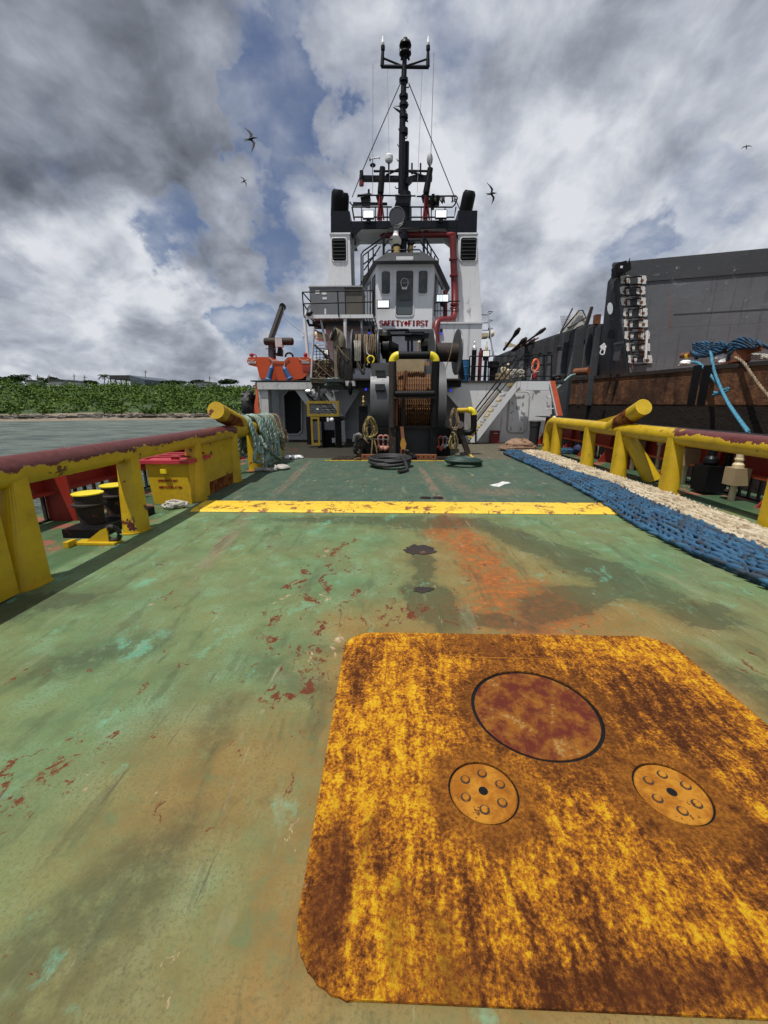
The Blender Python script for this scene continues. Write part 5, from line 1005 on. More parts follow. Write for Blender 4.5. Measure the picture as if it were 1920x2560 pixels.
o = thing('radome', p('A', 788, 880, YM), 'white satellite radome on a black post left of the mast', 'radome'); a = p('A', 788, 822, YM); b = p('A', 788, 768, YM); h_ = b.z - a.z; MB().lathe(a, (0, 0, 1), [(0, .10), (.05, .17), (h_ * .3, .185), (h_ * .7, .185), (h_ * .9, .13), (h_, .03)], 16).build('dome', M['whitecap'], o); ft(MB(), 'A', [(787, 822), (787, 895)], YM, .04).build('post', M['black'], o)
o = thing('oval_dome_antenna', p('A', 1030, 880, YM), 'grey oval antenna dome right of the mast', 'antenna'); m = MB(); m.ball(p('A', 1030, 803, YM), (.14, .12, .27)); m.build('dome', M['grey'], o); ft(MB(), 'A', [(1030, 825), (1030, 870)], YM, .045).build('post', M['black'], o)
# fire monitors
for (x, top, b0, lb) in ((750, 850, 735, 'left red fire monitor with raised black barrel on the gantry'), (1033, 855, 1005, 'right red fire monitor with raised black barrel on the gantry')):
    o = thing('fire_monitor', p('A', b0, 1165, 22.4), lb, 'fire monitor', 'fire monitors on the gantry')
    ft(MB(), 'A', [(b0 + 3, 1000), (x, top)], 22.0, [.15, .13], 12).build('barrel', M['black'], o)
    m = MB(); ft(m, 'A', [(b0, 1165), (b0 + 2, 1040)], 22.3, .10, 10); m.build('column', M['redpipe'], o)
    m = MB(); ft(m, 'A', [(b0 - 15, 1160), (b0, 1020)], 22.2, .04); ft(m, 'A', [(b0 + 22, 1160), (b0 + 6, 1020)], 22.2, .04); m.build('tripod_leg', M['letter'], o)
    m = MB(); fp(m, 'A', [(b0 - 25, 1015), (b0, 992), (b0 + 22, 1012), (b0 + 12, 1050), (b0 - 15, 1050)], 22.35, .2); m.build('gear_housing', M['black'], o)
m = MB(); fp(m, 'A', [(618, 1025), (665, 1015), (678, 1020), (672, 1070), (625, 1065)], 22.4, .4); ft(m, 'A', [(600, 1020), (665, 1008)], 22.4, .05); ft(m, 'A', [(668, 1015), (668, 980)], 22.4, .05); ft(m, 'A', [(655, 1005), (685, 1008)], 22.4, .03); one('radar_scanner', m, M['black'], 'black radar scanner unit on the left gantry rail', 'radar')
m = MB(); ft(m, 'A', [(1075, 1020), (1070, 1080)], 22.4, .12, 10); ft(m, 'A', [(1050, 1010), (1045, 1100)], 22.4, .08); m.fbox('A', 1020, 1040, 1045, 1070, 22.4, 22.6); one('winch_block', m, M['black'], 'black fittings behind the right gantry rail', 'fittings')
# red fire main
o = thing('fire_main', p('B', 1165, 1055, 20), 'dark red fire main pipe running down beside the right funnel', 'pipe')
Yp = 21.6; pts = [p('B', 695, 110, 23.2), p('B', 700, 150, 23), p('B', 740, 160, 22.6), p('B', 1250, 155, 22.2), p('B', 1300, 170, Yp)]; m = MB(); m.tube(resample(pts, .3), .13, 12)
m.tube(resample([p('B', 1300, 165, Yp), p('B', 1308, 400, Yp), p('B', 1315, 600, Yp), p('B', 1315, 790, 21.2), p('B', 1300, 850, 20.9), p('B', 1240, 863, 20.6), p('B', 1185, 868, 20.3), p('B', 1158, 930, 20.1), p('B', 1165, 1060, 20.0)], .2), .155, 14); m.build('pipe_run', M['redpipe'], o)
for x, y in ((1305, 360), (1310, 495), (1315, 735), (1314, 765)): q = p('B', x, y, Yp if y < 600 else 21.3); MB().lathe(q, (0, 0, 1), [(-.04, .20), (.04, .20)], 16).build('flange', M['redpipe'], o)
m = MB(); ft(m, 'B', [(1075, 105), (1078, 150)], 22.4, .12); ft(m, 'B', [(1238, 620), (1238, 850)], 21.5, .10); m.build('branch', M['redpipe'], o)
m = MB(); ft(m, 'B', [(1262, 708), (1355, 706)], 21, .03); ft(m, 'B', [(1135, 787), (1352, 787)], 21, .02); one('lamp_bracket_rail', m, M['black'], 'thin black rails between the wheelhouse and the right funnel', 'rail')
# platform with the air conditioning container
pf = thing('side_platform', p('B', 360, 1090, 19), 'white framed catwalk platform carrying the grey container at left', 'platform')
YP = 18.9; z_ = p('B', 300, 835, YP).z; a = p('B', 85, 840, YP); b = p('B', 645, 840, YP)
m = MB(); m.box(a.x, b.x, YP, YP + .08, z_ - .06, z_ + .08); m.build('edge_beam', M['white'], pf)
m = MB(); i = 0; xx = a.x + .1
while xx < b.x: m.box(xx, xx + .06, YP + .1, 21.0, z_ - .03, z_ + .02); xx += .12
m.build('grating', M['grey'], pf)
m = MB(); m.box(a.x, b.x, 20.6, 20.7, z_ - .2, z_ - .04); m.box(a.x + .1, b.x, 19.7, 19.8, z_ - .22, z_ - .04); m.build('cross_beam', M['dgrey'], pf)
ft(MB(), 'B', [(95, 860), (110, 905), (200, 910), (240, 890)], YP + .4, .06).build('gutter', M['black'], pf)
m = MB(); ft(m, 'B', [(408, 850), (410, 1090)], YP + .1, .09, 4); m.build('support_post', M['white'], pf); m = MB(); m.beam(p('B', 205, 850, YP + .2), p('B', 250, 1080, YP + .2), .12, .08); m.build('support_post', M['grey'], pf)
m = MB(); m.beam(p('B', 545, 830, YP + .3), p('B', 545, 1010, YP + .3), .08, .08); m.build('support_post', M['grey'], pf)
ft(MB(), 'B', [(70, 850), (100, 1170)], YP, .07).build('corner_pipe', M['white'], pf); ft(MB(), 'B', [(68, 850), (122, 712)], YP + .2, .07).build('brace', M['white'], pf)
for pts in ([(52, 632), (640, 618)], [(60, 728), (640, 712)], [(52, 632), (68, 845)], [(345, 625), (355, 835)], [(640, 618), (645, 835)], [(52, 632), (125, 715)], [(60, 728), (95, 780)]): ft(MB(), 'B', pts, YP - .02, .026).build('rail', M['black'], pf)
ac = thing('grey_container', p('B', 330, 825, 19.4), 'grey sheet metal equipment container with stickers on the left platform', 'container')
a = p('B', 120, 825, 19.4); b = p('B', 402, 590, 19.4); c = p('B', 548, 585, 19.4)
MB().box(a.x, b.x, 19.4, 21.2, a.z, b.z).build('body', paint('container_grey', (.15, .155, .17), .45, 0, .2, 1), ac); MB().box(b.x + .01, c.x, 19.45, 21.2, a.z, b.z).build('side_panel', paint('container_brown_grey', (.10, .09, .075), .6, .05, .5, 3), ac)
MB().box(a.x - .03, c.x + .03, 19.36, 21.22, b.z, b.z + .05).build('roof_lip', M['grey'], ac)
m = MB(); fp(m, 'B', [(160, 620), (195, 618), (195, 645), (162, 647)], 19.39, .005); fp(m, 'B', [(220, 673), (256, 673), (256, 692), (220, 692)], 19.39, .005); c = p('B', 233, 643, 19.39); m.prism([c + Vector((.11 * math.cos(i * .52), 0, .05 * math.sin(i * .52))) for i in range(12)], (0, .005, 0)); fp(m, 'B', [(236, 768), (250, 768), (250, 816), (236, 816)], 19.39, .005); m.build('sticker', M['sticker'], ac)
m = MB(); ft(m, 'B', [(640, 885), (640, 960), (655, 985), (700, 985)], 20.2, .05, 8, .1); one('bent_black_pipe', m, M['black'], 'bent black pipe leading to the machinery under the wheelhouse', 'pipe')
# lashing gear on platform edge
m = MB(); m.ball(p('B', 108, 815, 18.9), (.12, .1, .08), 8, 5, None, .3); m.ball(p('B', 128, 800, 18.9), (.06, .08, .06)); one('shackle_heap', m, M['black'], 'black shackle lying on the left end of the platform', 'shackle')
# white ladder & catwalk stair left
o = thing('aluminium_stair', p('J', 990, 1130, 17.6), 'bright aluminium stair rail with dark rungs beside the orange boat', 'stair')
m = MB(); ft(m, 'J', [(1020, 440), (985, 1130)], 17.6, .045); m.build('stile', M['alum'], o)
m = MB(); ft(m, 'J', [(1030, 675), (1300, 920)], 17.6, .04); ft(m, 'J', [(1010, 460), (1130, 520)], 17.8, .03)
for i in range(5): ft(m, 'J', [(1030, 720 + i * 45), (1180, 720 + i * 45)], 17.9, .012)
for i in range(5): ft(m, 'J', [(1060 + i * 45, 700 + i * 28), (1060 + i * 45, 1000)], 17.7, .014)
m.build('handrail', M['rustdark'], o)
o = thing('white_wall_ladder', p('J', 1110, 730, 20), 'white rung ladder between the platform and the left catwalk', 'ladder')
m = MB(); ft(m, 'J', [(1055, 540), (1055, 730)], 20, .02); ft(m, 'J', [(1180, 560), (1180, 730)], 20, .02); m.build('stile', M['whitecap'], o)
for y in (580, 622, 680, 725): ft(MB(), 'J', [(1055, y), (1180, y)], 20, .018).build('rung', M['whitecap'], o)
m = MB(); c = p('J', 1110, 560, 20.3); m.ball(c, (.42, .2, .2), 12, 7, Matrix.Rotation(.3, 3, 'Y')); one('liferaft_canister', m, M['cream'], 'cream rounded liferaft canister behind the white ladder', 'liferaft')
# piled gear behind stair
rq = random.Random(21); m = MB()
for i in range(22): m.rope([p('J', 1010 + rq.random() * 280, 880 + rq.random() * 280, 17.9 + rq.uniform(-.2, .3)) for j in range(5)], .022)
one('net_and_rope_pile', m, M['rbrown'], 'tangled brown rope and nets piled right of the orange boat', 'rope pile')
m = MB(); m.fbox('J', 1010, 900, 1290, 1120, 18.3, 18.8); one('red_brown_chest', m, M['rustdark'], 'dark red brown chest buried behind the rope pile', 'chest')
m = MB(); m.fbox('J', 1150, 880, 1215, 985, 17.8, 18.0)
for i in range(6): m.fbox('J', 1145, 885 + i * 17, 1220, 889 + i * 17, 17.75, 17.8)
one('cream_fender_bag', m, M['cream'], 'cream ribbed lantern hanging in the rope pile', 'lantern')
m = MB(); fp(m, 'J', [(960, 1130), (1290, 1150), (1290, 1190), (1270, 1215), (980, 1195)], 16.6, .5); m.prism([p('J', 960, 1125, 16.5), p('J', 1290, 1150, 16.5), p('J', 1290, 1160, 16.5), p('J', 960, 1140, 16.5)], (0, .5, 0)); one('weathered_plank', m, M['wood'], 'weathered grey timber beam lying at the left upper deck edge', 'timber')
# rescue boat
bt = thing('rescue_boat', p('C', 420, 625, 18.4), 'orange rescue boat stern on the left upper deck with white rope trim', 'boat')
m = MB(); out_ = [(0, 300), (40, 290), (280, 290), (335, 345), (510, 345), (560, 292), (830, 292), (880, 330), (880, 360), (860, 500), (750, 590), (500, 625), (400, 628), (310, 625), (160, 575), (125, 430), (10, 400), (-15, 350)]
q0 = [p('C', a, b, 18.0) for a, b in out_]; cx = sum(q.x for q in q0) / len(q0); q1 = [Vector((cx + (q.x - cx) * 1.02, 20.6, q.z + .02)) for q in q0]; q2 = [Vector((cx + (q.x - cx) * .35, 22.6, q.z * .6 + 3.3 * .4)) for q in q0]; n = len(q0)
m.add(q0 + q1 + q2, [tuple(range(n))[::-1], tuple(range(2 * n, 3 * n))] + [(j * n + i, j * n + (i + 1) % n, (j + 1) * n + (i + 1) % n, (j + 1) * n + i) for j in range(2) for i in range(n)]); m.build('hull', M['orange'], bt)
for x0, x1 in ((5, 105), (740, 845)): fp(MB(), 'C', [(x0, 350), (x1, 350), (x1, 378), (x0 + 3, 378)], 17.975, .02).build('reflective_strip', M['sticker'], bt)
m = MB()
for pts in ([(5, 330), (60, 338), (85, 325)], [(280, 290), (335, 345), (328, 410)], [(560, 292), (505, 345), (508, 415)], [(335, 347), (510, 347)], [(690, 290), (730, 332), (800, 338), (840, 322)]): m.rope([p('C', a, b, 17.96) for a, b in pts], .016)
m.build('white_rope', M['rgrey'], bt)
m = MB(); m.ball(p('C', 50, 262, 18.2), (.1, .08, .08)); m.tube(arc(p('C', 85, 290, 18.2), (1, 0, 0), (0, 0, 1), .1, 0, 180, 8), .025, 8); m.build('lashing_fitting', M['letter'], bt); MB().ball(p('C', 795, 262, 18.2), (.09, .08, .1)).build('lashing_fitting', M['letter'], bt); MB().tube(arc(p('C', 570, 290, 18.2), (1, 0, 0), (0, 0, 1), .16, 0, 180, 8), .04, 8).build('lashing_fitting', M['black'], bt)
fp(MB(), 'C', [(750, 420), (868, 420), (855, 490), (755, 480)], 17.97, .05).build('recess_panel', M['red'], bt)
for i, pts in enumerate(([(330, 425), (285, 610)], [(500, 440), (580, 595)])):
    a, b = [p('C', *q, 17.8) for q in pts]; d = (b - a).normalized(); L_ = (b - a).length; o = thing('boat_fender', b, 'blue cylindrical fender hanging at the boat stern, %s one' % ('left' if i == 0 else 'right'), 'fender', 'blue fenders on the boat stern')
    MB().lathe(a, d, [(-.08, .02), (0, .07), (.05, .10), (L_ * .85, .11), (L_ * .93, .15), (L_ * 1.02, .15), (L_ * 1.08, .08)], 14).build('body', M['fender'], o); m = MB(); m.rope([a - d * .05, p('C', 328 if i == 0 else 508, 400, 17.9)], .015); m.build('lanyard', M['rgrey'], o)
# supports under boat
m = MB(); fp(m, 'C', [(135, 570), (240, 600), (240, 640), (150, 640)], 18.1, .1); fp(m, 'C', [(800, 500), (880, 500), (880, 640), (805, 640)], 18.1, .1); fp(m, 'C', [(300, 625), (520, 625), (520, 640), (300, 640)], 18.1, .5); one('boat_cradle', m, M['white_dirty'], 'white cradle brackets holding the orange boat', 'cradle')
# davit crane
dv = thing('davit_crane', p('J', 445, 860, 19.6), 'grey davit crane with raised boom above the orange boat', 'crane')
ft(MB(), 'J', [(445, 870), (442, 650)], 19.6, .17, 12).build('column', M['dgrey'], dv)
m = MB(); a = p('J', 425, 605, 19.6); b = p('J', 585, 150, 19.6); m.beam(a, b, .17, .22); m.beam(a + Vector((-.02, -.12, 0)), b + Vector((0, -.12, 0)), .05, .08); m.build('boom', paint('grey_green_boom', (.10, .10, .09), .5, .05, .4), dv)
m = MB(); m.lathe(p('J', 583, 140, 19.5), (0, 1, 0), [(0, .13), (.2, .13)], 14); m.build('sheave', M['black'], dv)
m = MB(); m.lathe(p('J', 335, 630, 19.5), (1, 0, 0), [(0, .12), (.05, .16), (1.25, .16), (1.3, .12)], 12); m.build('winch_drum', M['rustdark'], dv)
m = MB(); m.obox(p('J', 545, 648, 19.4), (.30, .3, .36)); m.build('motor', M['white_dirty'], dv)
m = MB(); fp(m, 'J', [(525, 690), (560, 700), (580, 740), (578, 832), (500, 825), (495, 790), (515, 780)], 19.4, .25); m.build('hook_block', M['black'], dv)
m = MB(); ft(m, 'J', [(350, 728), (500, 730)], 19.5, .02); ft(m, 'J', [(605, 160), (600, 290), (720, 400), (900, 530)], 19.4, .010); ft(m, 'J', [(870, 515), (905, 530), (880, 560), (880, 590)], 19.0, .02); m.build('guy_wire', M['grey'], dv)
# tyre fender outboard left
c = p('C', 60, 960, 17.2); c.x -= .1; o = thing('tyre_fender', c, 'black tyre fender hanging outside the left hull corner', 'tyre'); m = MB(); m.tube([c + Vector((0.02 * math.cos(i), .42 * math.cos(i * .314), .42 * math.sin(i * .314))) for i in range(20)], .17, 10, closed=True); m.build('tyre', M['rubber'], o)
m = MB()
for i in range(14): a = i * .449; m.obox(c + Vector((-.02, .52 * math.cos(a), .52 * math.sin(a))), (.32, .10, .12), Matrix.Rotation(-a, 3, 'X').transposed()); 
m.build('tread_block', M['rubber'], o)
# ------------------------------------------------------------------ winch
wn = thing('towing_winch', (.55, 14.2, 0), 'big dark steel towing winch wound with rusty tan wire rope', 'winch')
zc = 1.72; yc = 14.5; rd = 1.12; x0, x1 = p('D', 570, 800, 13.4).x, p('D', 1020, 800, 13.4).x
m = MB(); m.lathe((x0 - .05, yc, zc), (1, 0, 0), [(0, rd - .05), (x1 - x0 + .1, rd - .05)], 40); m.build('drum_core', M['rustdark'], wn)
m = MB(); n = 15
for i in range(n):
    x = x0 + (x1 - x0) * (i + .5) / n; r = rd + (.02 if i > 3 else -.04) + .01 * math.sin(i * 5)
    m.tube([(x, yc + r * math.cos(j * .1309), zc + r * math.sin(j * .1309)) for j in range(48)], .036, 8, closed=True)
    for j in range(0, 48, 1):
        a = j * .1309; q = Vector((x, yc + (r + .026) * math.cos(a), zc + (r + .026) * math.sin(a))); 
        if q.y < yc: m.ball(q, (.014, .045, .045), 5, 3, Matrix.Rotation(R(35), 3, 'Z') @ Matrix.Rotation(a, 3, 'X'))
m.build('wound_wire', M['rtan'], wn)
for x in (x0 - .12, x1 + .06): MB().lathe((x, yc, zc), (1, 0, 0), [(0, rd + .26), (.06, rd + .26)], 40).build('drum_flange', M['gsteel'], wn)
def shell(xa, xb, r, mt, name, z=zc, a0=88, a1=250):
    m = MB(); n = 20; vs = []
    for i in range(n + 1):
        a = R(a0 + (a1 - a0) * i / n); 
        for x in (xa, xb): vs.append((x, yc + r * math.cos(a), z + r * math.sin(a)))
    m.add(vs, [(2 * i, 2 * i + 1, 2 * i + 3, 2 * i + 2) for i in range(n)], True)
    for x in (xa, xb): m.add([(x, yc, z)] + vs[(0 if x == xa else 1)::2], [tuple(range(n + 2))])
    return m.build(name, mt, wn)
al, ar = p('D', 232, 900, 13).x, p('D', 478, 900, 13).x; bl, br = p('D', 1132, 900, 13).x, p('D', 1235, 900, 13).x
shell(al, ar, 1.32, M['steel'], 'brake_cover', z=1.55); shell(bl, br, 1.32, M['gsteel'], 'brake_cover', z=1.55)
m = MB(); m.fbox('D', 245, 350, 475, 550, 13.5, 14.6); m.build('gear_cover', M['gsteel'], wn); MB().fbox('D', 300, 622, 425, 700, 13.12, 13.3).build('inspection_lid', M['dgrey'], wn); MB().fbox('D', 300, 440, 425, 455, 13.4, 13.5).build('inspection_lid', M['dgrey'], wn)
m = MB(); m.fbox('D', 940, 380, 1040, 540, 13.6, 14.6); m.fbox('D', 1135, 545, 1205, 690, 13.5, 14.5); m.build('gear_cover', M['gsteel'], wn)
m = MB(); m.fbox('D', 578, 292, 932, 458, 13.5, 13.55); m.build('wire_guard', M['tan'], wn)
m = MB(); m.box(al - .25, br + .15, 13.0, 15.6, .02, .85); m.build('base_frame', M['black'], wn)
m = MB(); m.prism([p('D', 660, 720, 12.95), p('D', 672, 470, 12.95), p('D', 690, 442, 12.95), p('D', 712, 450, 12.95), p('D', 722, 475, 12.95), p('D', 700, 720, 12.95)], (0, .12, 0)); m.build('spooling_arm', M['rust'], wn)
m = MB()
for i in range(8): m.lathe(p('D', 698 - i * 3, 500 + i * 25, 12.94), (0, 1, 0), [(-.003, .014), (.004, .014)], 8)
m.build('arm_hole', M['black'], wn)
m = MB(); m.fbox('D', 640, 790, 690, 1180, 12.9, 13.05); m.build('spooling_post', M['rustdark'], wn)
fr = thing('tow_gallows', (.56, 12.6, 0), 'black pipe gallows frame with bright yellow elbows in front of the winch', 'frame'); YF = 12.6
hx0, hx1 = p('D', 527, 330, YF).x, p('D', 1085, 330, YF).x; zt_ = p('D', 800, 250, YF).z; ze = p('D', 530, 335, YF).z; rp = .15; re = zt_ - ze
for x in (hx0, hx1):
    m = MB(); m.box(x - .105, x + .105, YF - .10, YF + .12, 0, ze); m.tube([(x, YF - .09, .9), (x, YF - .09, ze)], .09, 12); m.build('leg', M['rustdark' if x == hx0 else 'black'], fr)
MB().tube(arc((hx0 + re, YF, ze), (1, 0, 0), (0, 0, 1), re, 180, 92, 8), .112, 16).build('elbow', M['yellow_clean'], fr); MB().tube(arc((hx1 - re, YF, ze), (1, 0, 0), (0, 0, 1), re, 0, 88, 8), .112, 16).build('elbow', M['yellow_clean'], fr)
MB().tube([(hx0 + re - .05, YF, zt_), (hx1 - re + .05, YF, zt_)], .105, 16).build('top_bar', M['black'], fr)
ft(MB(), 'D', [(560, 752), (1065, 748)], YF - .16, .09, 14).build('cross_bar', M['black'], fr); m = MB(); m.fbox('D', 540, 785, 1080, 812, YF - .2, YF); m.build('cross_plate', M['rustdark'], fr)
for a, b in ((565, 590), (1030, 1078)): m = MB(); m.fbox('D', a, 815, b, 1185, YF - .05, YF + .08); m.build('inner_post', M['rust'], fr)
m = MB(); m.fbox('D', 550, 1165, 1080, 1200, YF - .05, YF + .1); m.build('sill', M['black'], fr)
m = MB(); m.fbox('D', 575, 1200, 1030, 1540, YF + .15, YF + .2); m.build('front_plate', paint('navy_front_plate', (.012, .015, .02), .5, 0, .3), fr)
bp = thing('perforated_beam', (.4, 12.2, 0), 'rusty perforated steel beam lying across the deck under the gallows', 'beam')
a = g('D', 130, 1590); b = g('D', 1070, 1575); m = MB(); m.box(a.x, b.x, 12.0, 12.16, .005, .15); m.build('beam_body', M['rust'], bp); m = MB()
for i in range(15): m.lathe((a.x + .1 + i * (b.x - a.x - .2) / 14, 11.996, .1), (0, 1, 0), [(-.004, .02), (.002, .02)], 8)
m.build('bolt_hole', M['black'], bp); m = MB(); m.box(b.x, b.x + .9, 12.0, 12.1, .005, .09); m.box(a.x + .8, b.x - .1, 11.85, 11.93, .005, .03); m.build('loose_bar', M['rustdark'], bp)
m = MB(); m.box(-2.0, 2.35, 11.75, 11.8, .004, .02); c = g('Z', 870, 1960); d = g('Z', 1100, 2105); m.prism([(c.x, c.y, .004), (d.x, d.y, .004), (d.x + .02, d.y + .02, .004), (c.x + .12, c.y, .004)], (0, 0, .008)); c = g('D', 30, 1600); m.prism([(c.x - .05, c.y, .004), (c.x + .1, c.y + .5, .004), (c.x + .2, c.y + .5, .004), (c.x + .05, c.y, .004)], (0, 0, .008)); one('yellow_marking', m, M['bar'], 'worn yellow corner marking painted on deck around the winch base', 'marking')
m = MB()
for i in range(6): c = g('Y', 760 + i * 60, 2010 - i * 3); m.beam((c.x, 11.9, .02), (c.x + .15, 12.7, .02), .05, .03)
for i in range(4): m.box(-1.75, -.95, 11.95 + i * .22, 12.0 + i * .22, .006, .03)
one('steel_grating', m, M['rustdark'], 'dark rusty deck grating left of the winch base', 'grating')
def shackle(x, y, Y, mt, k, label):
    c = p('D', x, y, Y); r = .085 * k; o = thing('shackle', c, label, 'shackle', 'shackles hung on the winch base'); m = MB(); m.tube([c + Vector((-r * .7, 0, -.26 * k))] + arc(c, (1, 0, 0), (0, 0, 1), r, 180, 0, 8) + [c + Vector((r * .7, 0, -.26 * k))], .030 * k, 8); m.build('bow', mt, o); m = MB(); m.tube([c + Vector((-r * 1.6, 0, -.28 * k)), c + Vector((r * 1.6, 0, -.28 * k))], .05 * k, 10); m.ball(c + Vector((0, -.02, -.33 * k)), .08 * k); m.build('pin', mt, o)
sm_ = paint('pinkish_rusty_shackle', (.40, .17, .13), .5, .1); shackle(375, 1325, 12.9, sm_, 1, 'pinkish shackle, outer one left of the gallows'); shackle(437, 1325, 12.9, sm_, 1, 'pinkish shackle nearest the left gallows leg'); shackle(1150, 1335, 12.9, paint('red_shackle', (.5, .09, .06), .5), .9, 'red shackle right of the gallows'); shackle(1203, 1330, 12.9, M['grey'], .75, 'small grey shackle right of the red one')
one('hanging_bar', ft(MB(), 'D', [(110, 1335), (480, 1340)], 12.85, .012), M['steel'], 'thin steel bar carrying the pinkish shackles left of the gallows', 'bar'); one('hanging_bar', ft(MB(), 'D', [(1110, 1330), (1390, 1332)], 12.85, .012), M['steel'], 'thin steel bar carrying the red and grey shackles right of the gallows', 'bar')
# tow hook assembly
o = thing('tow_pendant', p('D', 660, 1560, 12.3), 'rusty tow pendant with yellow strap hanging down from the drum to dark shackles', 'pendant')
m = MB(); m.beam(p('D', 645, 1175, 12.4), p('D', 660, 1340, 12.3), .09, .04); m.build('strap', M['rust'], o); m = MB(); fp(m, 'D', [(635, 1350), (655, 1320), (680, 1325), (705, 1400), (690, 1470), (640, 1470), (625, 1410)], 12.25, .1); m.build('socket', paint('ochre_socket', (.42, .22, .03), .6, .2), o)
m = MB(); ft(m, 'D', [(640, 1470), (635, 1530), (665, 1555), (690, 1530), (690, 1470)], 12.2, .035); m.build('bow', M['rust'], o); m = MB()
for x, y in ((660, 1570), (700, 1590), (760, 1580), (800, 1570), (740, 1530), (720, 1500), (770, 1545)): m.ball(p('D', x, y, 11.95), (.10, .08, .08), 10, 6, None, .1, x)
m.build('dark_chain', M['black'], o)
def tangle(name, k, box, Y, n, r, mt, label, seed, drop=None, ln=7):
    rq = random.Random(seed); m = MB(); x0, y0, x1, y1 = box
    for i in range(n):
        cx = (x0 + x1) / 2 + rq.uniform(-.1, .1) * (x1 - x0); w_ = (x1 - x0) / 2 * rq.uniform(.5, 1); pts = []
        for j in range(ln + 1):
            a = 2 * math.pi * j / ln; pts.append(p(k, cx + w_ * math.sin(a) * (.35 + .65 * (1 - math.cos(a)) / 2), y0 + (y1 - y0) * (1 - math.cos(a)) / 2 * rq.uniform(.9, 1.0), Y + rq.uniform(-.15, .05)))
        m.rope(pts, r)
    if drop:
        for a, b, c, d in drop: m.rope([p(k, a, b, Y - .1), p(k, (a + c) / 2 + 4, (b + d) / 2, Y - .12), p(k, c, d, Y - .1)], r)
    return one(name, m, mt, label, 'rope')
tangle('rope_hank', 'D', (105, 1045, 340, 1330), 12.6, 11, .024, M['ryellow'], 'yellow and black rope hank hung on the left side of the winch', 4, [(265, 1320, 250, 1540), (280, 1320, 330, 1550), (150, 1320, 210, 1390)])
tangle('rope_hank', 'D', (1240, 1250, 1385, 1480), 12.5, 9, .024, M['ryellow'], 'yellow and black rope hank hung low on the right side of the winch', 6)
tangle('rope_lashing', 'D', (1245, 940, 1400, 1230), 12.9, 9, .028, M['rbrown'], 'brown rope lashing wrapped around the post under the yellow pipe', 7)
m = MB(); rq = random.Random(3)
for i in range(9): m.rope([p('D', 30 + rq.random() * 110, 1290 + rq.random() * 230, 12.7 + rq.uniform(-.1, .2)) for j in range(5)], .05)
for i in range(5): m.ball(p('D', 50 + rq.random() * 120, 1330 + rq.random() * 230, 12.6), (.1, .1, .13), 9, 6, None, .3, i)
one('shackle_and_rope_pile', m, M['rblack'], 'dark pile of shackles and rope standing left of the winch hank', 'pile')
m = MB(); ft(m, 'D', [(30, 1370), (45, 1290), (90, 1275), (120, 1300)], 12.5, .07, 8, .1); one('bent_pipe', m, M['gsteel'], 'bent dark steel pipe at the lower left of the winch', 'pipe')
# right guide hoop
hp_ = thing('hose_guide_hoop', p('D', 1560, 1370, 13.3), 'black bent pipe hoop with yellow top arm right of the winch', 'pipe hoop'); Yg = 13.3
ft(MB(), 'D', [(1360, 965), (1515, 960)], Yg, .075, 12).build('top_arm', M['yellow'], hp_)
m = MB(); m.tube([p('D', a, b, Yg) for a, b in ((1505, 960), (1535, 958), (1562, 975), (1577, 1005), (1578, 1020))], .10, 12); m.build('elbow', M['yellow_clean'], hp_)
m = MB(); m.tube(resample([p('D', a, b, Yg) for a, b in ((1578, 1015), (1580, 1150), (1570, 1215), (1530, 1250), (1470, 1255), (1430, 1255))], .08), .095, 12); m.build('lower_pipe', M['black'], hp_)
m = MB(); m.beam(p('D', 1370, 1150, 13.2), p('D', 1500, 1510, 13.2), .2, .16); m.tube([p('D', 1395, 1150, 13.1), p('D', 1400, 1190, 13.3)], .13, 14); m.build('brace_leg', M['rustdark'], hp_); m = MB(); m.fbox('D', 1395, 1000, 1440, 1400, 13.5, 13.8); m.build('back_post', M['black'], hp_)
# control cabinet w/ yellow guard
cb = thing('control_stand', g('C', 1000, 1540), 'black winch control stand with yellow mesh guards left of the winch', 'control stand'); YC = 15.2
m = MB(); fp(m, 'C', [(820, 1118), (1260, 1118), (1340, 1140), (1335, 1160), (1250, 1190), (830, 1180)], YC, 1.0); m.build('table', M['black'], cb)
m = MB(); m.fbox('C', 1010, 1180, 1050, 1540, YC + .1, YC + .4); m.fbox('C', 1200, 1180, 1280, 1540, YC + .1, YC + .5); m.fbox('C', 1050, 1300, 1200, 1540, YC + .5, YC + .6); m.fbox('C', 800, 1120, 870, 1500, YC + .2, YC + .5); m.build('cabinet', M['black'], cb)
def mesh_guard(k, x0, y0, x1, y1, Y, w_, nx, nz):
    a = p(k, x0, y0, Y); b = p(k, x1, y1, Y); m = MB(); m.box(a.x, b.x, Y, Y + .05, a.z - w_, a.z); m.box(a.x, b.x, Y, Y + .05, b.z, b.z + w_); m.box(a.x, a.x + w_, Y + .002, Y + .048, b.z + w_, a.z - w_); m.box(b.x - w_, b.x, Y + .002, Y + .048, b.z + w_, a.z - w_); o = m.build('yellow_guard', M['guard'], cb)
    m = MB()
    for i in range(1, nx): x = a.x + (b.x - a.x) * i / nx; m.tube([(x, Y + .025, b.z), (x, Y + .025, a.z)], .006, 4)
    for i in range(1, nz): z = b.z + (a.z - b.z) * i / nz; m.tube([(a.x, Y + .025, z), (b.x, Y + .025, z)], .006, 4)
    m.build('wire_mesh', M['gsteel'], o)
mesh_guard('C', 810, 898, 1262, 1112, YC - .1, .09, 18, 9); mesh_guard('C', 862, 1118, 1000, 1512, YC - .1, .075, 7, 1)
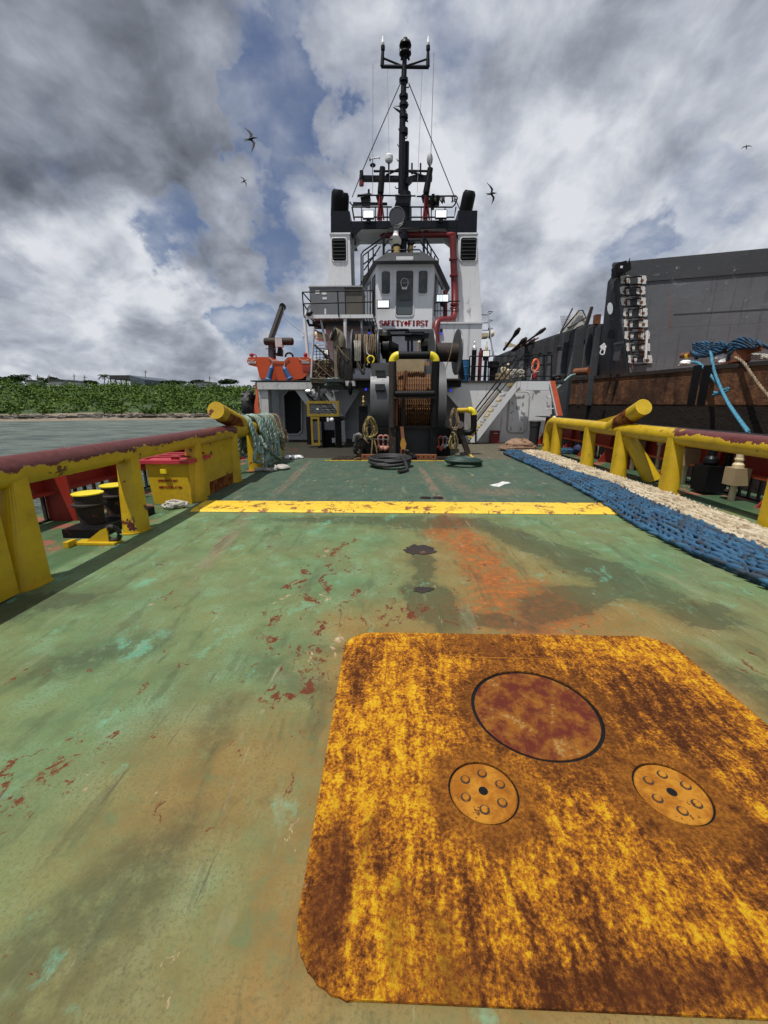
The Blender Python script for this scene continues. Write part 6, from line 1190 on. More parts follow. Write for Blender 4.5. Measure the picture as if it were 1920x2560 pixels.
m = MB(); ft(m, 'C', [(1105, 1130), (1110, 1180)], YC - .1, .05); m.ball(p('C', 1160, 1160, YC - .1), .08); m.fbox('C', 1160, 1410, 1210, 1475, YC + .4, YC + .45); m.fbox('C', 945, 1000, 975, 1020, YC - .14, YC - .11); m.build('white_gauge', M['whitecap'], cb)
m = MB(); m.fbox('C', 960, 690, 1000, 960, 16.2, 16.3); one('grey_stanchion', m, M['rustdark'], 'rusty grey stanchion under the timber at the left deck edge', 'post')
m = MB(); m.fbox('D', 85, 920, 195, 1390, 14.5, 15.2); m.fbox('D', 90, 905, 190, 920, 14.45, 15.2); one('black_cabinet', m, M['black'], 'tall black cabinet close to the left flank of the winch', 'cabinet')
o = thing('brass_lever', p('D', 150, 910, 14.5), 'brass topped lever standing on the tall black cabinet', 'lever'); MB().lathe(p('D', 150, 910, 14.6), (0, 0, 1), [(0, .05), (.05, .06), (.06, .02), (.12, .03), (.14, .06), (.2, .035), (.32, .04), (.34, .02)], 12).build('knob', M['brass'], o)
# decks of the gear platforms
for a, b, lb in ((20, 245, 'dark overhanging gear platform left of the winch'), (1168, 1412, 'dark overhanging gear platform right of the winch')):
    o = thing('gear_platform', p('D', (a + b) / 2, 680, 16.5), lb, 'platform'); m = MB(); m.fbox('D', a, 550, b, 572, 16.2, 17.6); m.build('deck_plate', M['rustdark'], o); m = MB(); m.fbox('D', a, 572, b, 660, 16.5, 17.5); m.build('underframe', M['black'], o)
# rope reels
def reel(k, xa, xb, yt, yb, Y, label, name, wound, tilt=0, flm=None):
    a = p(k, xa, (yt + yb) / 2, Y); b = p(k, xb, (yt + yb) / 2, Y); r = (p(k, xa, yt, Y).z - p(k, xa, yb, Y).z) / 2; ax = Vector((1, math.tan(R(tilt)), 0)).normalized(); L_ = (b.x - a.x)
    o = thing(name, ((a.x + b.x) / 2, Y, a.z - r), label, 'reel'); MB().lathe(a, ax, [(0, r * .35), (L_, r * .35)], 20).build('core', M['rustdark'], o)
    for q in (a - ax * .04, a + ax * L_): MB().lathe(q, ax, [(0, r), (.03, r * 1.01), (.05, r)], 36).build('flange', flm or M['gsteel'], o)
    m = MB(); rq = random.Random(int(xa)); n = int(L_ / wound[0] / 1.7)
    for i in range(n):
        x = L_ * (i + .5) / n
        for rr in wound[1]:
            if rr: u = ax.cross(Vector((0, 0, 1))); jit = rq.uniform(-.03, .03); c = a + ax * x; m.tube([c + (u * math.cos(j * .2618) + Vector((0, 0, 1)) * math.sin(j * .2618)) * (r * rr + jit + .02 * math.sin(j + i)) for j in range(24)], wound[0], 7, closed=True)
    m.build('wound_rope', wound[2], o); return o, a, b, r
o, a, b, r = reel('B', 478, 680, 945, 1310, 17.4, 'rope reel loaded with brown and white rope left of centre', 'rope_reel', (.045, (.62, .72), M['rblack']))
rq = random.Random(14); m = MB()
for i in range(15):
    x = a.x + .05 + (b.x - a.x - .1) * rq.random(); m.rope([(x, 17.55, a.z + r * .72), (x, 17.0, a.z + r * .66), (x + rq.uniform(-.05, .05), 16.75, a.z), (x + rq.uniform(-.1, .1), 16.9, a.z - r * rq.uniform(.4, .9))], .026)
m.build('draped_rope', M['rbrown'], o)
m = MB(); 
for i in range(4): m.rope([p('D', 30 + i * 24, 60, 16.7), p('D', 40 + i * 22, 160, 16.6), p('D', 45 + i * 20, 320, 16.65)], .03)
m.rope([p('D', 185, 100, 16.6), p('D', 195, 220, 16.5), p('D', 225, 260, 16.45), p('D', 200, 380, 16.5)], .025); m.build('pale_rope', M['rgrey'], o)
m = MB(); m.tube(arc(p('D', 243, 305, 16.4), (1, 0, 0), (0, 0, 1), .13, -60, 250, 12), .03, 7); o2 = one('yellow_rope_thimble', m, M['yellow_clean'], 'small yellow eye thimble hanging on the rope reel', 'thimble')
m = MB(); m.rope([p('D', 70, 340, 16.5), p('D', 100, 420, 16.4), p('D', 150, 490, 16.4), p('D', 160, 370, 16.5)], .05); one('hanging_black_hose', m, M['rblack'], 'thick black bight of rope hanging below the reel', 'rope')
o, a, b, r = reel('B', 1125, 1335, 940, 1320, 17.3, 'bare dark wire reel with large worn flanges right of centre', 'wire_reel', (.03, (0,), M['rblack']), 6)
MB().lathe(a, Vector((1, .1, 0)), [(0, r * .42), (b.x - a.x, r * .42)], 28).build('barrel', M['rustdark'], o)
m = MB(); m.rope([p('D', 1300, 90, 16.8), p('D', 1270, 250, 16.7), p('D', 1190, 500, 16.7)], .016); one('hanging_line', m, M['rbrown'], 'thin brown line hanging across the wire reel', 'rope')
m = MB(); ft(m, 'D', [(1295, 330), (1300, 410)], 16.9, .02); ft(m, 'D', [(1330, 440), (1345, 500), (1355, 430)], 16.9, .02, 6, .05); one('reel_chain', m, M['rustdark'], 'short chain dangling under the wire reel', 'chain')
m = MB(); fp(m, 'D', [(1370, 330), (1420, 200), (1465, 560), (1400, 580)], 17.5, .4); one('reel_pedestal', m, M['navy'], 'black tapered pedestal holding the wire reel', 'pedestal')
# hydraulic machinery between reels
hm = thing('hydraulic_drive', p('B', 860, 1215, 18.2), 'black hydraulic motors and pipes between the two reels', 'machinery')
m = MB(); m.fbox('B', 715, 965, 785, 1010, 18, 18.6); m.ball(p('B', 735, 1000, 18), (.32, .3, .28), 10, 6, None, .2, 1); m.lathe(p('B', 700, 1100, 18.1), (1, 0, 0), [(0, .15), (.1, .4), (.35, .42), (.45, .3), (.75, .15)], 14); m.fbox('B', 745, 1010, 790, 1210, 18.1, 18.5); m.build('left_motor', M['black'], hm)
m = MB(); m.fbox('B', 905, 960, 1065, 1018, 18, 18.6); m.ball(p('B', 1080, 1085, 18.2), (.25, .3, .35), 10, 6, None, .2, 2); m.fbox('B', 1060, 970, 1110, 1060, 18.1, 18.6); m.build('right_motor', M['black'], hm)
m = MB(); ft(m, 'B', [(725, 985), (730, 955), (760, 945), (930, 945), (945, 980), (1050, 985)], 18, .05, 8); ft(m, 'B', [(780, 985), (960, 985)], 18, .06); ft(m, 'B', [(930, 1010), (932, 1130)], 18, .05); ft(m, 'B', [(960, 1010), (962, 1130)], 18, .05); m.build('pipe', M['navy'], hm)
m = MB(); m.lathe(p('B', 762, 1150, 18), (0, 0, 1), [(0, .2), (.25, .2), (.3, .12), (.4, .12)], 14); m.build('filter', M['gsteel'], hm)
o = thing('wooden_stick', p('D', 865, 205, 13.0), 'pale worn wooden handle standing behind the gallows top bar', 'handle'); MB().tube([p('D', 862, 210, 13), p('D', 870, 80, 13)], [.05, .035], 8).build('shaft', M['wood'], o); m = MB(); m.ball(p('D', 870, 82, 13), .05); m.build('tip', M['cream'], o)
# fair lead post with hanging gear
o = thing('gear_laden_post', p('C', 1310, 660, 16.8), 'brown square post hung with black nets and chains left of the rope reel', 'post'); m = MB(); m.fbox('C', 1180, 172, 1420, 640, 16.9, 17.5); m.build('casing', M['rustdark'], o)
m = MB(); rq = random.Random(33)
for i in range(30): x = 1250 + rq.random() * 190; m.rope([p('C', x, 190 + rq.random() * 60, 16.8), p('C', x + rq.uniform(-15, 15), 400, 16.7), p('C', x + rq.uniform(-25, 25), 560 + rq.random() * 90, 16.75)], .032)
m.build('hanging_rope', M['rblack'], o); m = MB(); m.rope([p('C', 1245, 150, 16.7), p('C', 1330, 260, 16.6), p('C', 1405, 330, 16.7)], .02); m.rope([p('C', 1235, 140, 16.6), p('C', 1225, 400, 16.6), p('C', 1240, 560, 16.6)], .03); m.build('pale_line', M['rbrown'], o); m = MB(); m.fbox('C', 1185, 180, 1230, 630, 16.85, 16.9); m.build('edge_strip', M['wood'], o)
o = thing('cowl_vent', p('J', 1375, 715, 17.1), 'brown cowl vent turned left on top of the gear laden post', 'vent'); m = MB(); m.tube(resample([p('J', 1375, 715, 17.1), p('J', 1375, 620, 17.1), p('J', 1345, 560, 17.1), p('J', 1300, 525, 17.0)], .08), [.30, .30, .30, .29, .27, .25, .24, .24, .24, .24, .24, .24][:len(resample([p('J', 1375, 715, 17.1), p('J', 1375, 620, 17.1), p('J', 1345, 560, 17.1), p('J', 1300, 525, 17.0)], .08))] if 0 else .25, 14); m.build('cowl', M['wood'], o); m = MB(); c = p('J', 1285, 520, 16.95); m.lathe(c, Vector((-1, -.3, .35)), [(0, .30), (.04, .27)], 16); m.build('mouth', M['black'], o)
m = MB()
m.fbox('C', 1345, 620, 1400, 690, 16.3, 16.6); m.fbox('C', 1400, 640, 1430, 665, 16.35, 16.5); m.fbox('C', 1430, 620, 1485, 690, 16.3, 16.6)
one('white_valve_pair', m, M['white_dirty'], 'dirty white double valve body under the gear laden post', 'valve'); m = MB(); ft(m, 'C', [(1355, 680), (1395, 760)], 16.2, .015); m.ball(p('C', 1415, 720, 16.3), (.09, .09, .28)); one('hook_block', m, M['black'], 'black hook block hanging under the two white valves', 'hook')
m = MB(); rq = random.Random(13)
for i in range(9): m.rope([p('C', 1060 + rq.random() * 210, 575 + rq.random() * 110, 16.3 + rq.uniform(-.1, .2)) for j in range(5)], .02)
one('frayed_net', m, M['rteal'], 'frayed grey green netting spilling over the timber beam', 'net')
# teal rope bundle over left rail
def drape(n, y0, y1, r, mt, name, label, seed, zlo=.12):
    rq = random.Random(seed); m = MB()
    for i in range(n):
        y = y0 + (y1 - y0) * rq.random(); d = rq.uniform(.19, .30); z = rq.uniform(zlo, .75); x = -3.45; yy = lambda s_: y + rq.uniform(-s_, s_)
        pts = [(x - d - .05, yy(.15), rq.uniform(.3, .8)), (x - d, yy(.06), .95), (x - d * .6, y, ZR + d * .75), (x, y, ZR + d), (x + d * .6, y, ZR + d * .75), (x + d, yy(.05), .92), (x + d + .04, yy(.12), (z + .9) / 2), (x + d + .06, yy(.22), z)]
        if rq.random() < .6: pts += [(x + d + .10, y + .12, z - .06), (x + d + .05, y + .22, z + .1), (x + d + .02, y + .2, .85)]
        m.rope(pts, r)
    return one(name, m, mt, label, 'rope')
drape(22, 9.9, 11.3, .042, M['rteal'], 'draped_hawser', 'bundle of thick faded teal hawser draped over the left rail', 41)
drape(11, 11.2, 11.9, .03, M['rbrown'], 'draped_brown_rope', 'brown rope draped over the left rail beside the teal hawser', 42, .4)
drape(5, 9.3, 9.6, .04, M['rteal'], 'draped_hawser', 'short bight of teal hawser hanging just forward of the raised horn', 43, .3)
m = MB(); m.rope([g('V', 950, 1340, .04), g('V', 1100, 1330, .05), g('V', 1180, 1345, .05), g('V', 1290, 1340, .05), g('V', 1330, 1310, .06), g('V', 1300, 1280, .09)], .055); m.ball(g('V', 1410, 1300, .05), (.2, .25, .07), 12, 6, None, .15, 4); one('rope_end', m, M['rgrey'], 'pale rope tail with knotted end lying on deck below the teal bundle', 'rope end')
m = MB(); rq = random.Random(6); c = g('C', 650, 1700)
for i in range(5): m.ball(c + Vector((rq.uniform(-.2, .2), rq.uniform(-.1, .1), .05)), (.12, .1, .06), 7, 5, None, .5, i)
one('white_rag', m, M['whitecap'], 'crumpled white rag on the deck left of the grating', 'rag')
# vents along right bulwark
def vent(y, z0, z1, x, mt, boxm, label, neck='goose', hw=.2, dp=.22):
    o = thing('vent_box', (x, y, 0), label, 'vent', 'air vents along the right bulwark'); m = MB(); m.prism([(x - hw, y - dp, z0), (x + hw, y - dp, z0), (x + hw, y - dp, z1), (x - hw, y - dp, z1)], (0, dp * 1.8, 0)); m.build('box', boxm, o); MB().tube([(x, y, 0), (x, y, z0)], .05, 8).build('stand_pipe', mt, o)
    if neck == 'goose': MB().tube(resample([(x, y, z1), (x, y, z1 + .18), (x - .02, y - .06, z1 + .27), (x - .03, y - .16, z1 + .27), (x - .04, y - .22, z1 + .18), (x - .04, y - .22, z1)], .05), .05, 10).build('gooseneck', mt, o); MB().lathe((x, y, z1), (0, 0, 1), [(0, .10), (.06, .07)], 12).build('collar', mt, o)
    if neck == 'dome': MB().lathe((x, y, z1), (0, 0, 1), [(0, .085), (.05, .085), (.08, .06), (.12, .058), (.125, .07), (.15, .07), (.155, .058), (.26, .058), (.30, .04), (.315, .015)], 14).build('gooseneck', mt, o)
V_ = lambda k, x, y, X: px(k, x, y, X)
q = V_('T', 1280, 650, 5.75); vent(q.y, .27, .56, 5.75, M['cream'], M['tan'], 'tan box with domed cream vent, nearest the camera on the right', 'dome', .13, .13)
q = V_('T', 140, 320, 5.9); vent(q.y, .42, .78, 5.85, M['cream'], M['tan'], 'tan box with hooped cream gooseneck under the raised rail horn', 'goose', .16, .16)
q = V_('T', 710, 450, 5.95); vent(q.y, .38, .72, 5.95, M['cream'], M['tan'], 'plain tan box fixed to the red bulwark, no neck on top', '', .16, .16)
q = V_('T', 1030, 600, 5.8); o = thing('vent_box', (5.75, q.y, 0), 'large black box with black gooseneck pipe near the domed vent', 'vent', 'air vents along the right bulwark'); m = MB(); m.box(5.55, 5.90, q.y - .18, q.y + .18, .05, .52); m.build('box', M['black'], o); m = MB(); m.lathe((5.7, q.y, .52), (0, 0, 1), [(0, .10), (.05, .12), (.12, .11), (.17, .07), (.28, .07)], 12); m.tube(resample([(5.7, q.y, .75), (5.7, q.y, .86), (5.76, q.y - .03, .93), (5.86, q.y - .06, .93), (5.94, q.y - .08, .84), (5.94, q.y - .08, .1)], .05), .055, 10); m.build('gooseneck', M['black'], o)
for (k, x, yt, yb, lb) in (('T', 360, 215, 590, 'cream sounding pipe with ball cap standing by the right bulwark'), ('X', 780, 590, 945, 'short cream pipe behind the third right rail post')):
    q = g(k, x, yb); o = thing('sounding_pipe', q, lb, 'pipe'); h_ = px(k, x, yt, q.x).z; MB().tube([q, (q.x, q.y, h_)], .035, 10).build('tube', M['cream'], o); MB().lathe(q, (0, 0, 1), [(0, .10), (.05, .10), (.06, .05)], 12).build('foot', M['cream'], o); m = MB(); m.ball((q.x, q.y, h_), (.07, .07, .06)); m.build('cap', M['cream'], o)
q = g('X', 100, 900); o = thing('gauge_bottle', q, 'black pressure bottle with cream valve and round gauge behind rail end', 'bottle'); MB().lathe(q, (0, 0, 1), [(0, .14), (.7, .14), (.78, .08)], 14).build('body', M['black'], o); MB().lathe(q, (0, 0, 1), [(.78, .11), (.86, .11), (.88, .05), (.98, .07), (1.15, .07), (1.2, .03)], 12).build('valve', M['cream'], o); c = Vector((q.x + .17, q.y - .05, 1.05)); m = MB(); m.lathe(c, (0, 1, 0), [(0, .10), (.05, .10)], 16); m.build('gauge', M['whitecap'], o)
# coiled blue line and figure-like cap heap by bulwark
m = MB(); c = g('X', 400, 910)
for i in range(4): m.rope([c + Vector((.4 * math.cos(j * .7 + i), .22 * math.sin(j * .7 + i), .04 + .03 * i)) for j in range(10)], .035)
one('blue_line_coil', m, M['rblue'], 'small blue grey rope coil on deck behind the second right rail post', 'rope coil')
c = g('X', 545, 930); m = MB(); m.ball(c + Vector((0, 0, .18)), (.26, .2, .18), 12, 8, None, .08, 2); one('navy_bundle', m, plain('navy_cloth', (.02, .025, .08), .8), 'rounded dark navy cloth bundle in front of the red bulwark', 'bundle')
m = MB(); m.ball(c + Vector((.12, .1, .58)), (.16, .16, .2), 12, 8); m.tube([c + Vector((.12, .1, 0)), c + Vector((.12, .1, .45))], .06, 8); m.tube([c + Vector((-.1, .0, .66)), c + Vector((.12, .1, .80))], .03, 6); one('covered_valve', m, M['rubber'], 'dark hooded valve standing behind the navy bundle', 'valve')

# ------------------------------------------------------------------ neighbouring barge
ZH = 2.9; A_ = g('F', 100, 1100, ZH); B_ = g('F', 1659, 960, ZH); bd = (A_ - B_).normalized(); bn_ = Vector((bd.y, -bd.x, 0))
if bn_.x < 0: bn_ = -bn_
C0 = B_ - bd * 9; C1 = A_; C2 = A_ + bd * 26 + bn_ * 1.5
bg_ = thing('rusty_barge', ((C0 + C1) / 2).to_tuple()[:2] + (-2,), 'rusty brown steel barge lying alongside on the right, black below the rub line', 'barge')
m = MB(); m.prism([C0, C1, C1 + bd * .6 + bn_ * .7, C1 + bn_ * 9, C0 + bn_ * 9], (0, 0, -(ZH - 1.55))); m.prism([C0 + bn_ * .02 - Vector((0, 0, 1.35)), C1 + bn_ * .02 - Vector((0, 0, 1.35)), C1 + bd * .6 + bn_ * .7 - Vector((0, 0, 1.35)), C1 + bn_ * 9 - Vector((0, 0, 1.35)), C0 + bn_ * 9 - Vector((0, 0, 1.35))], (0, 0, -3.9)); m.build('hull', M['hull'], bg_)
m = MB(); m.prism([C0 - bn_ * .05, C1 - bn_ * .05, C1 + bn_ * .02, C0 + bn_ * .02], (0, 0, -.14)); m.build('deck_lip', M['rustdark'], bg_)
m = MB()
for x in (1125, 1205): q = g('F', x, 1000, ZH - .15); m.beam(q - bn_ * .12 + Vector((0, 0, 0)), q - bn_ * .12 + Vector((0, 0, -1.2)), .14, .18)
m.build('hull_fender_bar', M['black'], bg_)
q = g('F', 150, 1075, ZH); m = MB(); m.tube([q + Vector((-.2, 0, .12)), q + bd * -.7 + Vector((.0, 0, .12))], .16, 12); m.build('mooring_pipe', M['rust'], bg_)
q1 = C1 + bd * .3; m = MB(); m.prism([q1, C2, C2 + bn_ * 8, q1 + bn_ * 8], (0, 0, -4.8)); m.build('bow_hull', M['bargedark'], bg_)
# grey bin walls
Yw = 20.0
W0 = [p('F', a, b, Yw) for a, b in ((445, 352), (580, 1042))]
dirw = Vector((.957, -.29, 0))
zt0 = p('F', 430, 180, Yw).z + .0; z_b = ZH - .3
bw = thing('barge_end_wall', (W0[1].x + 4, 19, z_b), 'tall grey scuffed steel end wall rising from the barge deck at right', 'barge wall')
L_ = 16
m = MB(); P0 = Vector((W0[1].x, Yw, z_b))
def onwall(x, y, off=0.0):
    d = ray('F', x, y); k = .29 / .957; tt = (Yw - .06 - off + P0.x * k) / (d.y + d.x * k); return CP + d * tt
P1 = onwall(432, 300, -.06); P2 = onwall(424, 182, -.06); zt0 = P2.z; Pt = P2 + dirw * L_; Pb = P0 + dirw * (L_ - 1)
m.prism([P0, P1, P2, Pt, Pb], Vector((.29, .957, 0)) * .3); m.build('plate', M['bargewall'], bw)
m = MB(); o_ = Vector((-.29, -.957, 0)) * .05; kz = Vector((0, 0, -.85)); m.prism([P2 + o_, Pt + o_, Pt + o_ + kz, P2 + o_ + kz], -o_ * .9); m.build('top_band', M['bargedark'], bw)
m = MB(); m.prism([P2 + o_ + kz, P2 + o_ + dirw * 1.35 + kz, P2 + o_ + dirw * 1.35 + kz + Vector((0, 0, -.9)), P2 + o_ + kz + Vector((.25, 0, -.9))], -o_ * .9); m.build('dark_corner', M['bargedark'], bw)
m = MB(); zs = Vector((0, 0, -(zt0 - 5.3))); m.beam(P2 + dirw * 2.6 + zs + o_ * .1, Pt + zs + o_ * .1, .02, .03); m.beam(P2 + dirw * 6.5 + kz, P2 + dirw * 6.5 + zs * 1.6, .02, .03); m.build('weld_seam', M['bargedark'], bw)
gp = [p('F', a, b, Yy) for a, b, Yy in ((440, 345, 20.3), (418, 285, 20.5), (380, 335, 20.8), (345, 665, 21.6), (300, 1080, 22.2), (580, 1100, 20.0))]; gp[4].z = 2.0; gp[5].z = 2.0
m = MB(); mid = [gp[0], gp[1], gp[2], gp[3], gp[4], gp[5]]; m.prism([q + Vector((-.02, -.05, 0)) for q in mid], (.12, .1, 0)); g_ = m.build('gusset', M['bargedark'], bw)
def ell(k, x, y, rx, ry, Y, mt, nm, n=20, d=.02):
    m = MB(); m.prism([p(k, x + rx * math.cos(i * 6.283 / n), y + ry * math.sin(i * 6.283 / n), Y) for i in range(n)], (0, d, 0)); return m.build(nm, mt, g_)
ell('F', 400, 545, 22, 48, 20.3, plain('sky_seen_through', (.62, .66, .7), .9), 'round_opening')
m = MB(); fp(m, 'F', [(378, 785), (380, 745), (395, 715), (415, 710), (435, 725), (440, 760), (438, 788)], 20.0, .02); m.build('oval_opening', M['black'], g_)
m = MB(); fp(m, 'F', [(320, 850), (355, 820), (372, 850), (355, 880), (330, 875)], 19.9, .05); m.rope([p('F', 335, 860, 19.9), p('F', 320, 905, 19.9), p('F', 350, 910, 19.85), p('F', 360, 850, 19.9)], .03); one('white_rag', m, M['sticker'], 'white rag and cord caught on the dark gusset of the barge wall', 'rag')
m = MB(); m.beam(p('F', 428, 828, 19.7), p('F', 505, 815, 19.7), .06, .08); fp(m, 'F', [(440, 830), (498, 820), (470, 965), (425, 960)], 19.75, .05); m.build('bracket_plate', M['bargedark'], g_)
# rust stained ladder
ld = thing('rung_ladder', p('F', 650, 1040, 19.5), 'rust stained ladder of square steel loops welded to the barge wall', 'ladder')
rungs = ((525, 650, 292, 355), (520, 640, 378, 440), (528, 645, 467, 528), (545, 658, 548, 618), (550, 662, 640, 705), (555, 675, 735, 800), (570, 680, 830, 893), (585, 695, 928, 992))
wallY = lambda X: Yw - (X - P0.x) * .29 / .957 - .06
wm = paint('white_patch_primer', (.62, .62, .60), .6, .10, .3, 2.2, rc=(.12, .05, .03))
rq = random.Random(17)
for a, b, c, d in rungs:
    o = MB().tube([onwall(a, (c + d) / 2 - 20, .0), onwall(a - 2, c + 4, .16), onwall(b, c - 2, .16), onwall(b, d - 2, .16), onwall(a + 6, d + 2, .16), onwall(a, (c + d) / 2 + 10, 0)], .035, 6).build('rung', M['black'], ld)
    for xc in (a - 5, b + 5):
        nn = 18; m = MB(); q = [onwall(xc + (35 * max(-1, min(1, 1.35 * math.cos(i * 6.283 / nn)))) * rq.uniform(.9, 1.1), (c + d) / 2 - 8 + 32 * max(-1, min(1, 1.35 * math.sin(i * 6.283 / nn))) * rq.uniform(.9, 1.1), .004) for i in range(nn)]; m.prism(q, (0, .01, 0)); m.build('primer_patch', wm, o)
        m = MB(); q = onwall(xc, (c + d) / 2, .012); m.lathe(q, (.29, .957, 0), [(-.004, .06), (.0, .065)], 10); m.build('rust_spot', M['rust'], o)
m = MB(); fp(m, 'F', [(502, 440), (520, 440), (570, 880), (552, 880)], 19.6, .001)
m = MB(); q = [onwall(a, b, .002) for a, b in ((495, 445), (528, 445), (560, 760), (590, 1030), (575, 1030), (545, 780))]; m.prism(q, (0, .008, 0)); m.build('rust_streak', paint('rust_streak_left', (.23, .14, .09), .8, .3, .3), ld)
m = MB(); q = [onwall(a, b, .002) for a, b in ((620, 340), (640, 340), (665, 640), (690, 930), (640, 930), (622, 760), (630, 560))]; m.prism(q, (0, .008, 0)); m.build('rust_streak', paint('rust_streak_right', (.22, .12, .075), .8, .4, .3), ld)
one('white_pipe_length', MB().tube([onwall(697, 722, .2), onwall(682, 950, .2)], .055, 8), M['whitecap'], 'white pipe length hanging beside the lower rungs of the barge ladder', 'pipe')
fl = thing('barge_floodlight', onwall(490, 260, .3), 'black floodlight cluster clamped at the top corner of the barge wall', 'floodlight')
m = MB()
for (x0_, y0_, x1_, y1_) in ((435, 210, 540, 258), (455, 185, 510, 212), (430, 255, 480, 290)): q = onwall((x0_ + x1_) / 2, (y0_ + y1_) / 2, .35); m.obox(q, ((x1_ - x0_) / 3.19 * .0185, .4, (y1_ - y0_) / 3.19 * .0185), Matrix.Rotation(-.25, 3, 'Y'))
q = [onwall(a, b, .3) for a, b in ((530, 235), (560, 140), (555, 200), (540, 240))]; m.prism(q, (0, .06, 0)); m.build('housing', M['black'], fl); m = MB(); m.obox(onwall(490, 215, .58), (.1, .03, .09)); m.build('lens', M['sticker'], fl)
# side wall receding
sw = thing('barge_side_wall', (9, 27, z_b), 'long dark grey barge side wall with stiffeners running away toward the bow', 'barge wall')
tops = [(345, 668, 21.6), (215, 672, 23.4), (180, 680, 23.6), (0, 745, 25.5)]; q = [p('F', a, b, c) for a, b, c in tops] + [p('E', a, b, c) for a, b, c in ((1130, 440, 27.5), (880, 520, 30), (680, 600, 33), (560, 650, 36))]
m = MB(); vs = []
for a in q: vs += [a, Vector((a.x, a.y, 1.0)), a + Vector((.25, 0, 0)), Vector((a.x + .25, a.y, 1.0))]
m.add(vs, [f for i in range(len(q) - 1) for f in ((4 * i, 4 * i + 4, 4 * i + 5, 4 * i + 1), (4 * i, 4 * i + 2, 4 * i + 6, 4 * i + 4), (4 * i + 2, 4 * i + 3, 4 * i + 7, 4 * i + 6))]); m.build('plate', M['bargewall'], sw)
for i in range(len(q) - 1):
    for f in (.0, .5): a = q[i].lerp(q[i + 1], f); MB().prism([a + Vector((-.03, 0, -.05)), a + Vector((-.3, 0, -.2)), Vector((a.x - .35, a.y, 1.5)), Vector((a.x - .03, a.y, 1.5))], (.0, .12, 0)).build('stiffener', M['bargedark'], sw)
m = MB()
for i in range(len(q) - 1): a, b = q[i] + Vector((-.06, 0, 0)), q[i + 1] + Vector((-.06, 0, 0)); m.prism([a, b, b - Vector((0, 0, .75)), a - Vector((0, 0, .95))], (.05, 0, 0))
m.build('top_band', M['bargedark'], sw)
one('rusty_post', MB().prism([p('F', a, b, 22) for a, b in ((208, 668), (230, 668), (268, 535), (255, 528))], (0, .2, 0)), M['rustdark'], 'leaning rusty post on the barge behind the round hole gusset', 'post')
one('rusty_post', MB().prism([p('F', a, b, 22) for a, b in ((282, 668), (322, 668), (330, 590), (290, 592))], (0, .3, 0)), M['rust'], 'short thick rusty post next to the leaning one', 'post')
o = thing('white_wreckage', p('F', 100, 720, 24), 'torn white hull plating with wire mesh sticking up from the barge', 'wreckage'); m = MB(); m.prism([p('F', a, b, 24) for a, b in ((0, 742), (150, 560), (205, 600), (210, 640), (195, 670), (90, 720))], (0, .3, 0)); m.build('hull_plate', paint('dirty_white_plate', (.62, .60, .55), .6, .2, .5, 1.5), o)
m = MB(); ft(m, 'F', [(0, 745), (150, 562), (180, 560), (208, 620), (60, 700)], 23.9, .04); ft(m, 'F', [(5, 735), (100, 545)], 23.8, .04); m.build('dark_rib', M['dgrey'], o)
m = MB()
for i in range(8): ft(m, 'F', [(5 + i * 11, 605), (15 + i * 6, 690)], 24.2, .012)
for i in range(6): ft(m, 'F', [(3 + i * 4, 608 + i * 14), (90 - i * 5, 603 + i * 14)], 24.2, .012)
m.build('wire_mesh', M['grey'], o)
for i, (a, b, c, d, r, lb) in enumerate(((680, 560, 872, 300, .10, 'steepest dark pole sticking up from the barge debris'), (780, 570, 952, 420, .10, 'short dark pole lying between the two longer ones'), (800, 575, 1190, 296, .08, 'longest brown pole with thick tip rising to the right'), (940, 520, 1035, 452, .10, 'short dark pipe lowest on the barge wall'))):
    q0, q1 = p('E', a, b, 29), p('E', c, d, 27.5); o = thing('debris_pole', q0, lb, 'pole', 'poles sticking out of the barge'); MB().tube([q0, q1], r * .8, 8).build('shaft', M['rustdark'], o); m = MB(); e_ = (q0 - q1).normalized(); m.tube([q1 + e_ * .7, q1 + e_ * .3, q1], [r * .9, r * 1.6, r], 8); m.build('tip', M['rustdark'], o)
m = MB(); rq = random.Random(19)
for i in range(12): a = rq.uniform(760, 1020); b = 640 - (a - 600) * .42; m.beam(p('E', a, b, 29), p('E', a + rq.uniform(30, 120), b - rq.uniform(20, 70), 28.5), .12, .05)
one('scrap_timber', m, M['rust'], 'rusty scrap bars heaped along the top of the barge wall', 'scrap')
m = MB(); fp(m, 'E', [(700, 460), (760, 475), (830, 500), (820, 520), (720, 530), (695, 500)], 30, .1); one('torn_white_panel', m, M['cream'], 'torn pale panel behind the steepest pole', 'panel')
# bollard with blue hawsers
bb = thing('barge_bollard', g('F', 1430, 960, ZH), 'rusty cross bollard on the barge edge carrying blue hawsers', 'bollard'); c = g('F', 1430, 960, ZH); zb_ = ZH
k_ = lambda x, y, off=0: px('F', x, y, c.x + off)
def onb(x, y, off=.5):                                   # plane parallel to the barge edge, set in by off
    d = ray('F', x, y); P = B_ + bn_ * off; t_ = (P - CP).dot(bn_) / d.dot(bn_); return CP + d * t_
m = MB(); m.tube([onb(1430, 975), onb(1440, 870)], .30, 16); m.build('post', M['rust'], bb); m = MB(); m.tube([onb(968, 925), onb(1060, 910), onb(1520, 878), onb(1612, 860)], .10, 12); m.build('cross_bar', M['rust'], bb); m = MB(); m.tube([onb(1010, 924, .49), onb(1030, 920, .49)], .105, 12); m.build('yellow_band', M['bar'], bb)
def hawser(name, paths, r, mt, label, grp=None):
    m = MB()
    for q in paths: m.rope([onb(*a) for a in q], r)
    return one(name, m, mt, label, 'rope', grp)
w1 = []
for i in range(5): w1.append([(1062 + i * 2, 830 + i * 17, .45), (1140, 820 + i * 17, .40), (1215, 822 + i * 17, .45)])
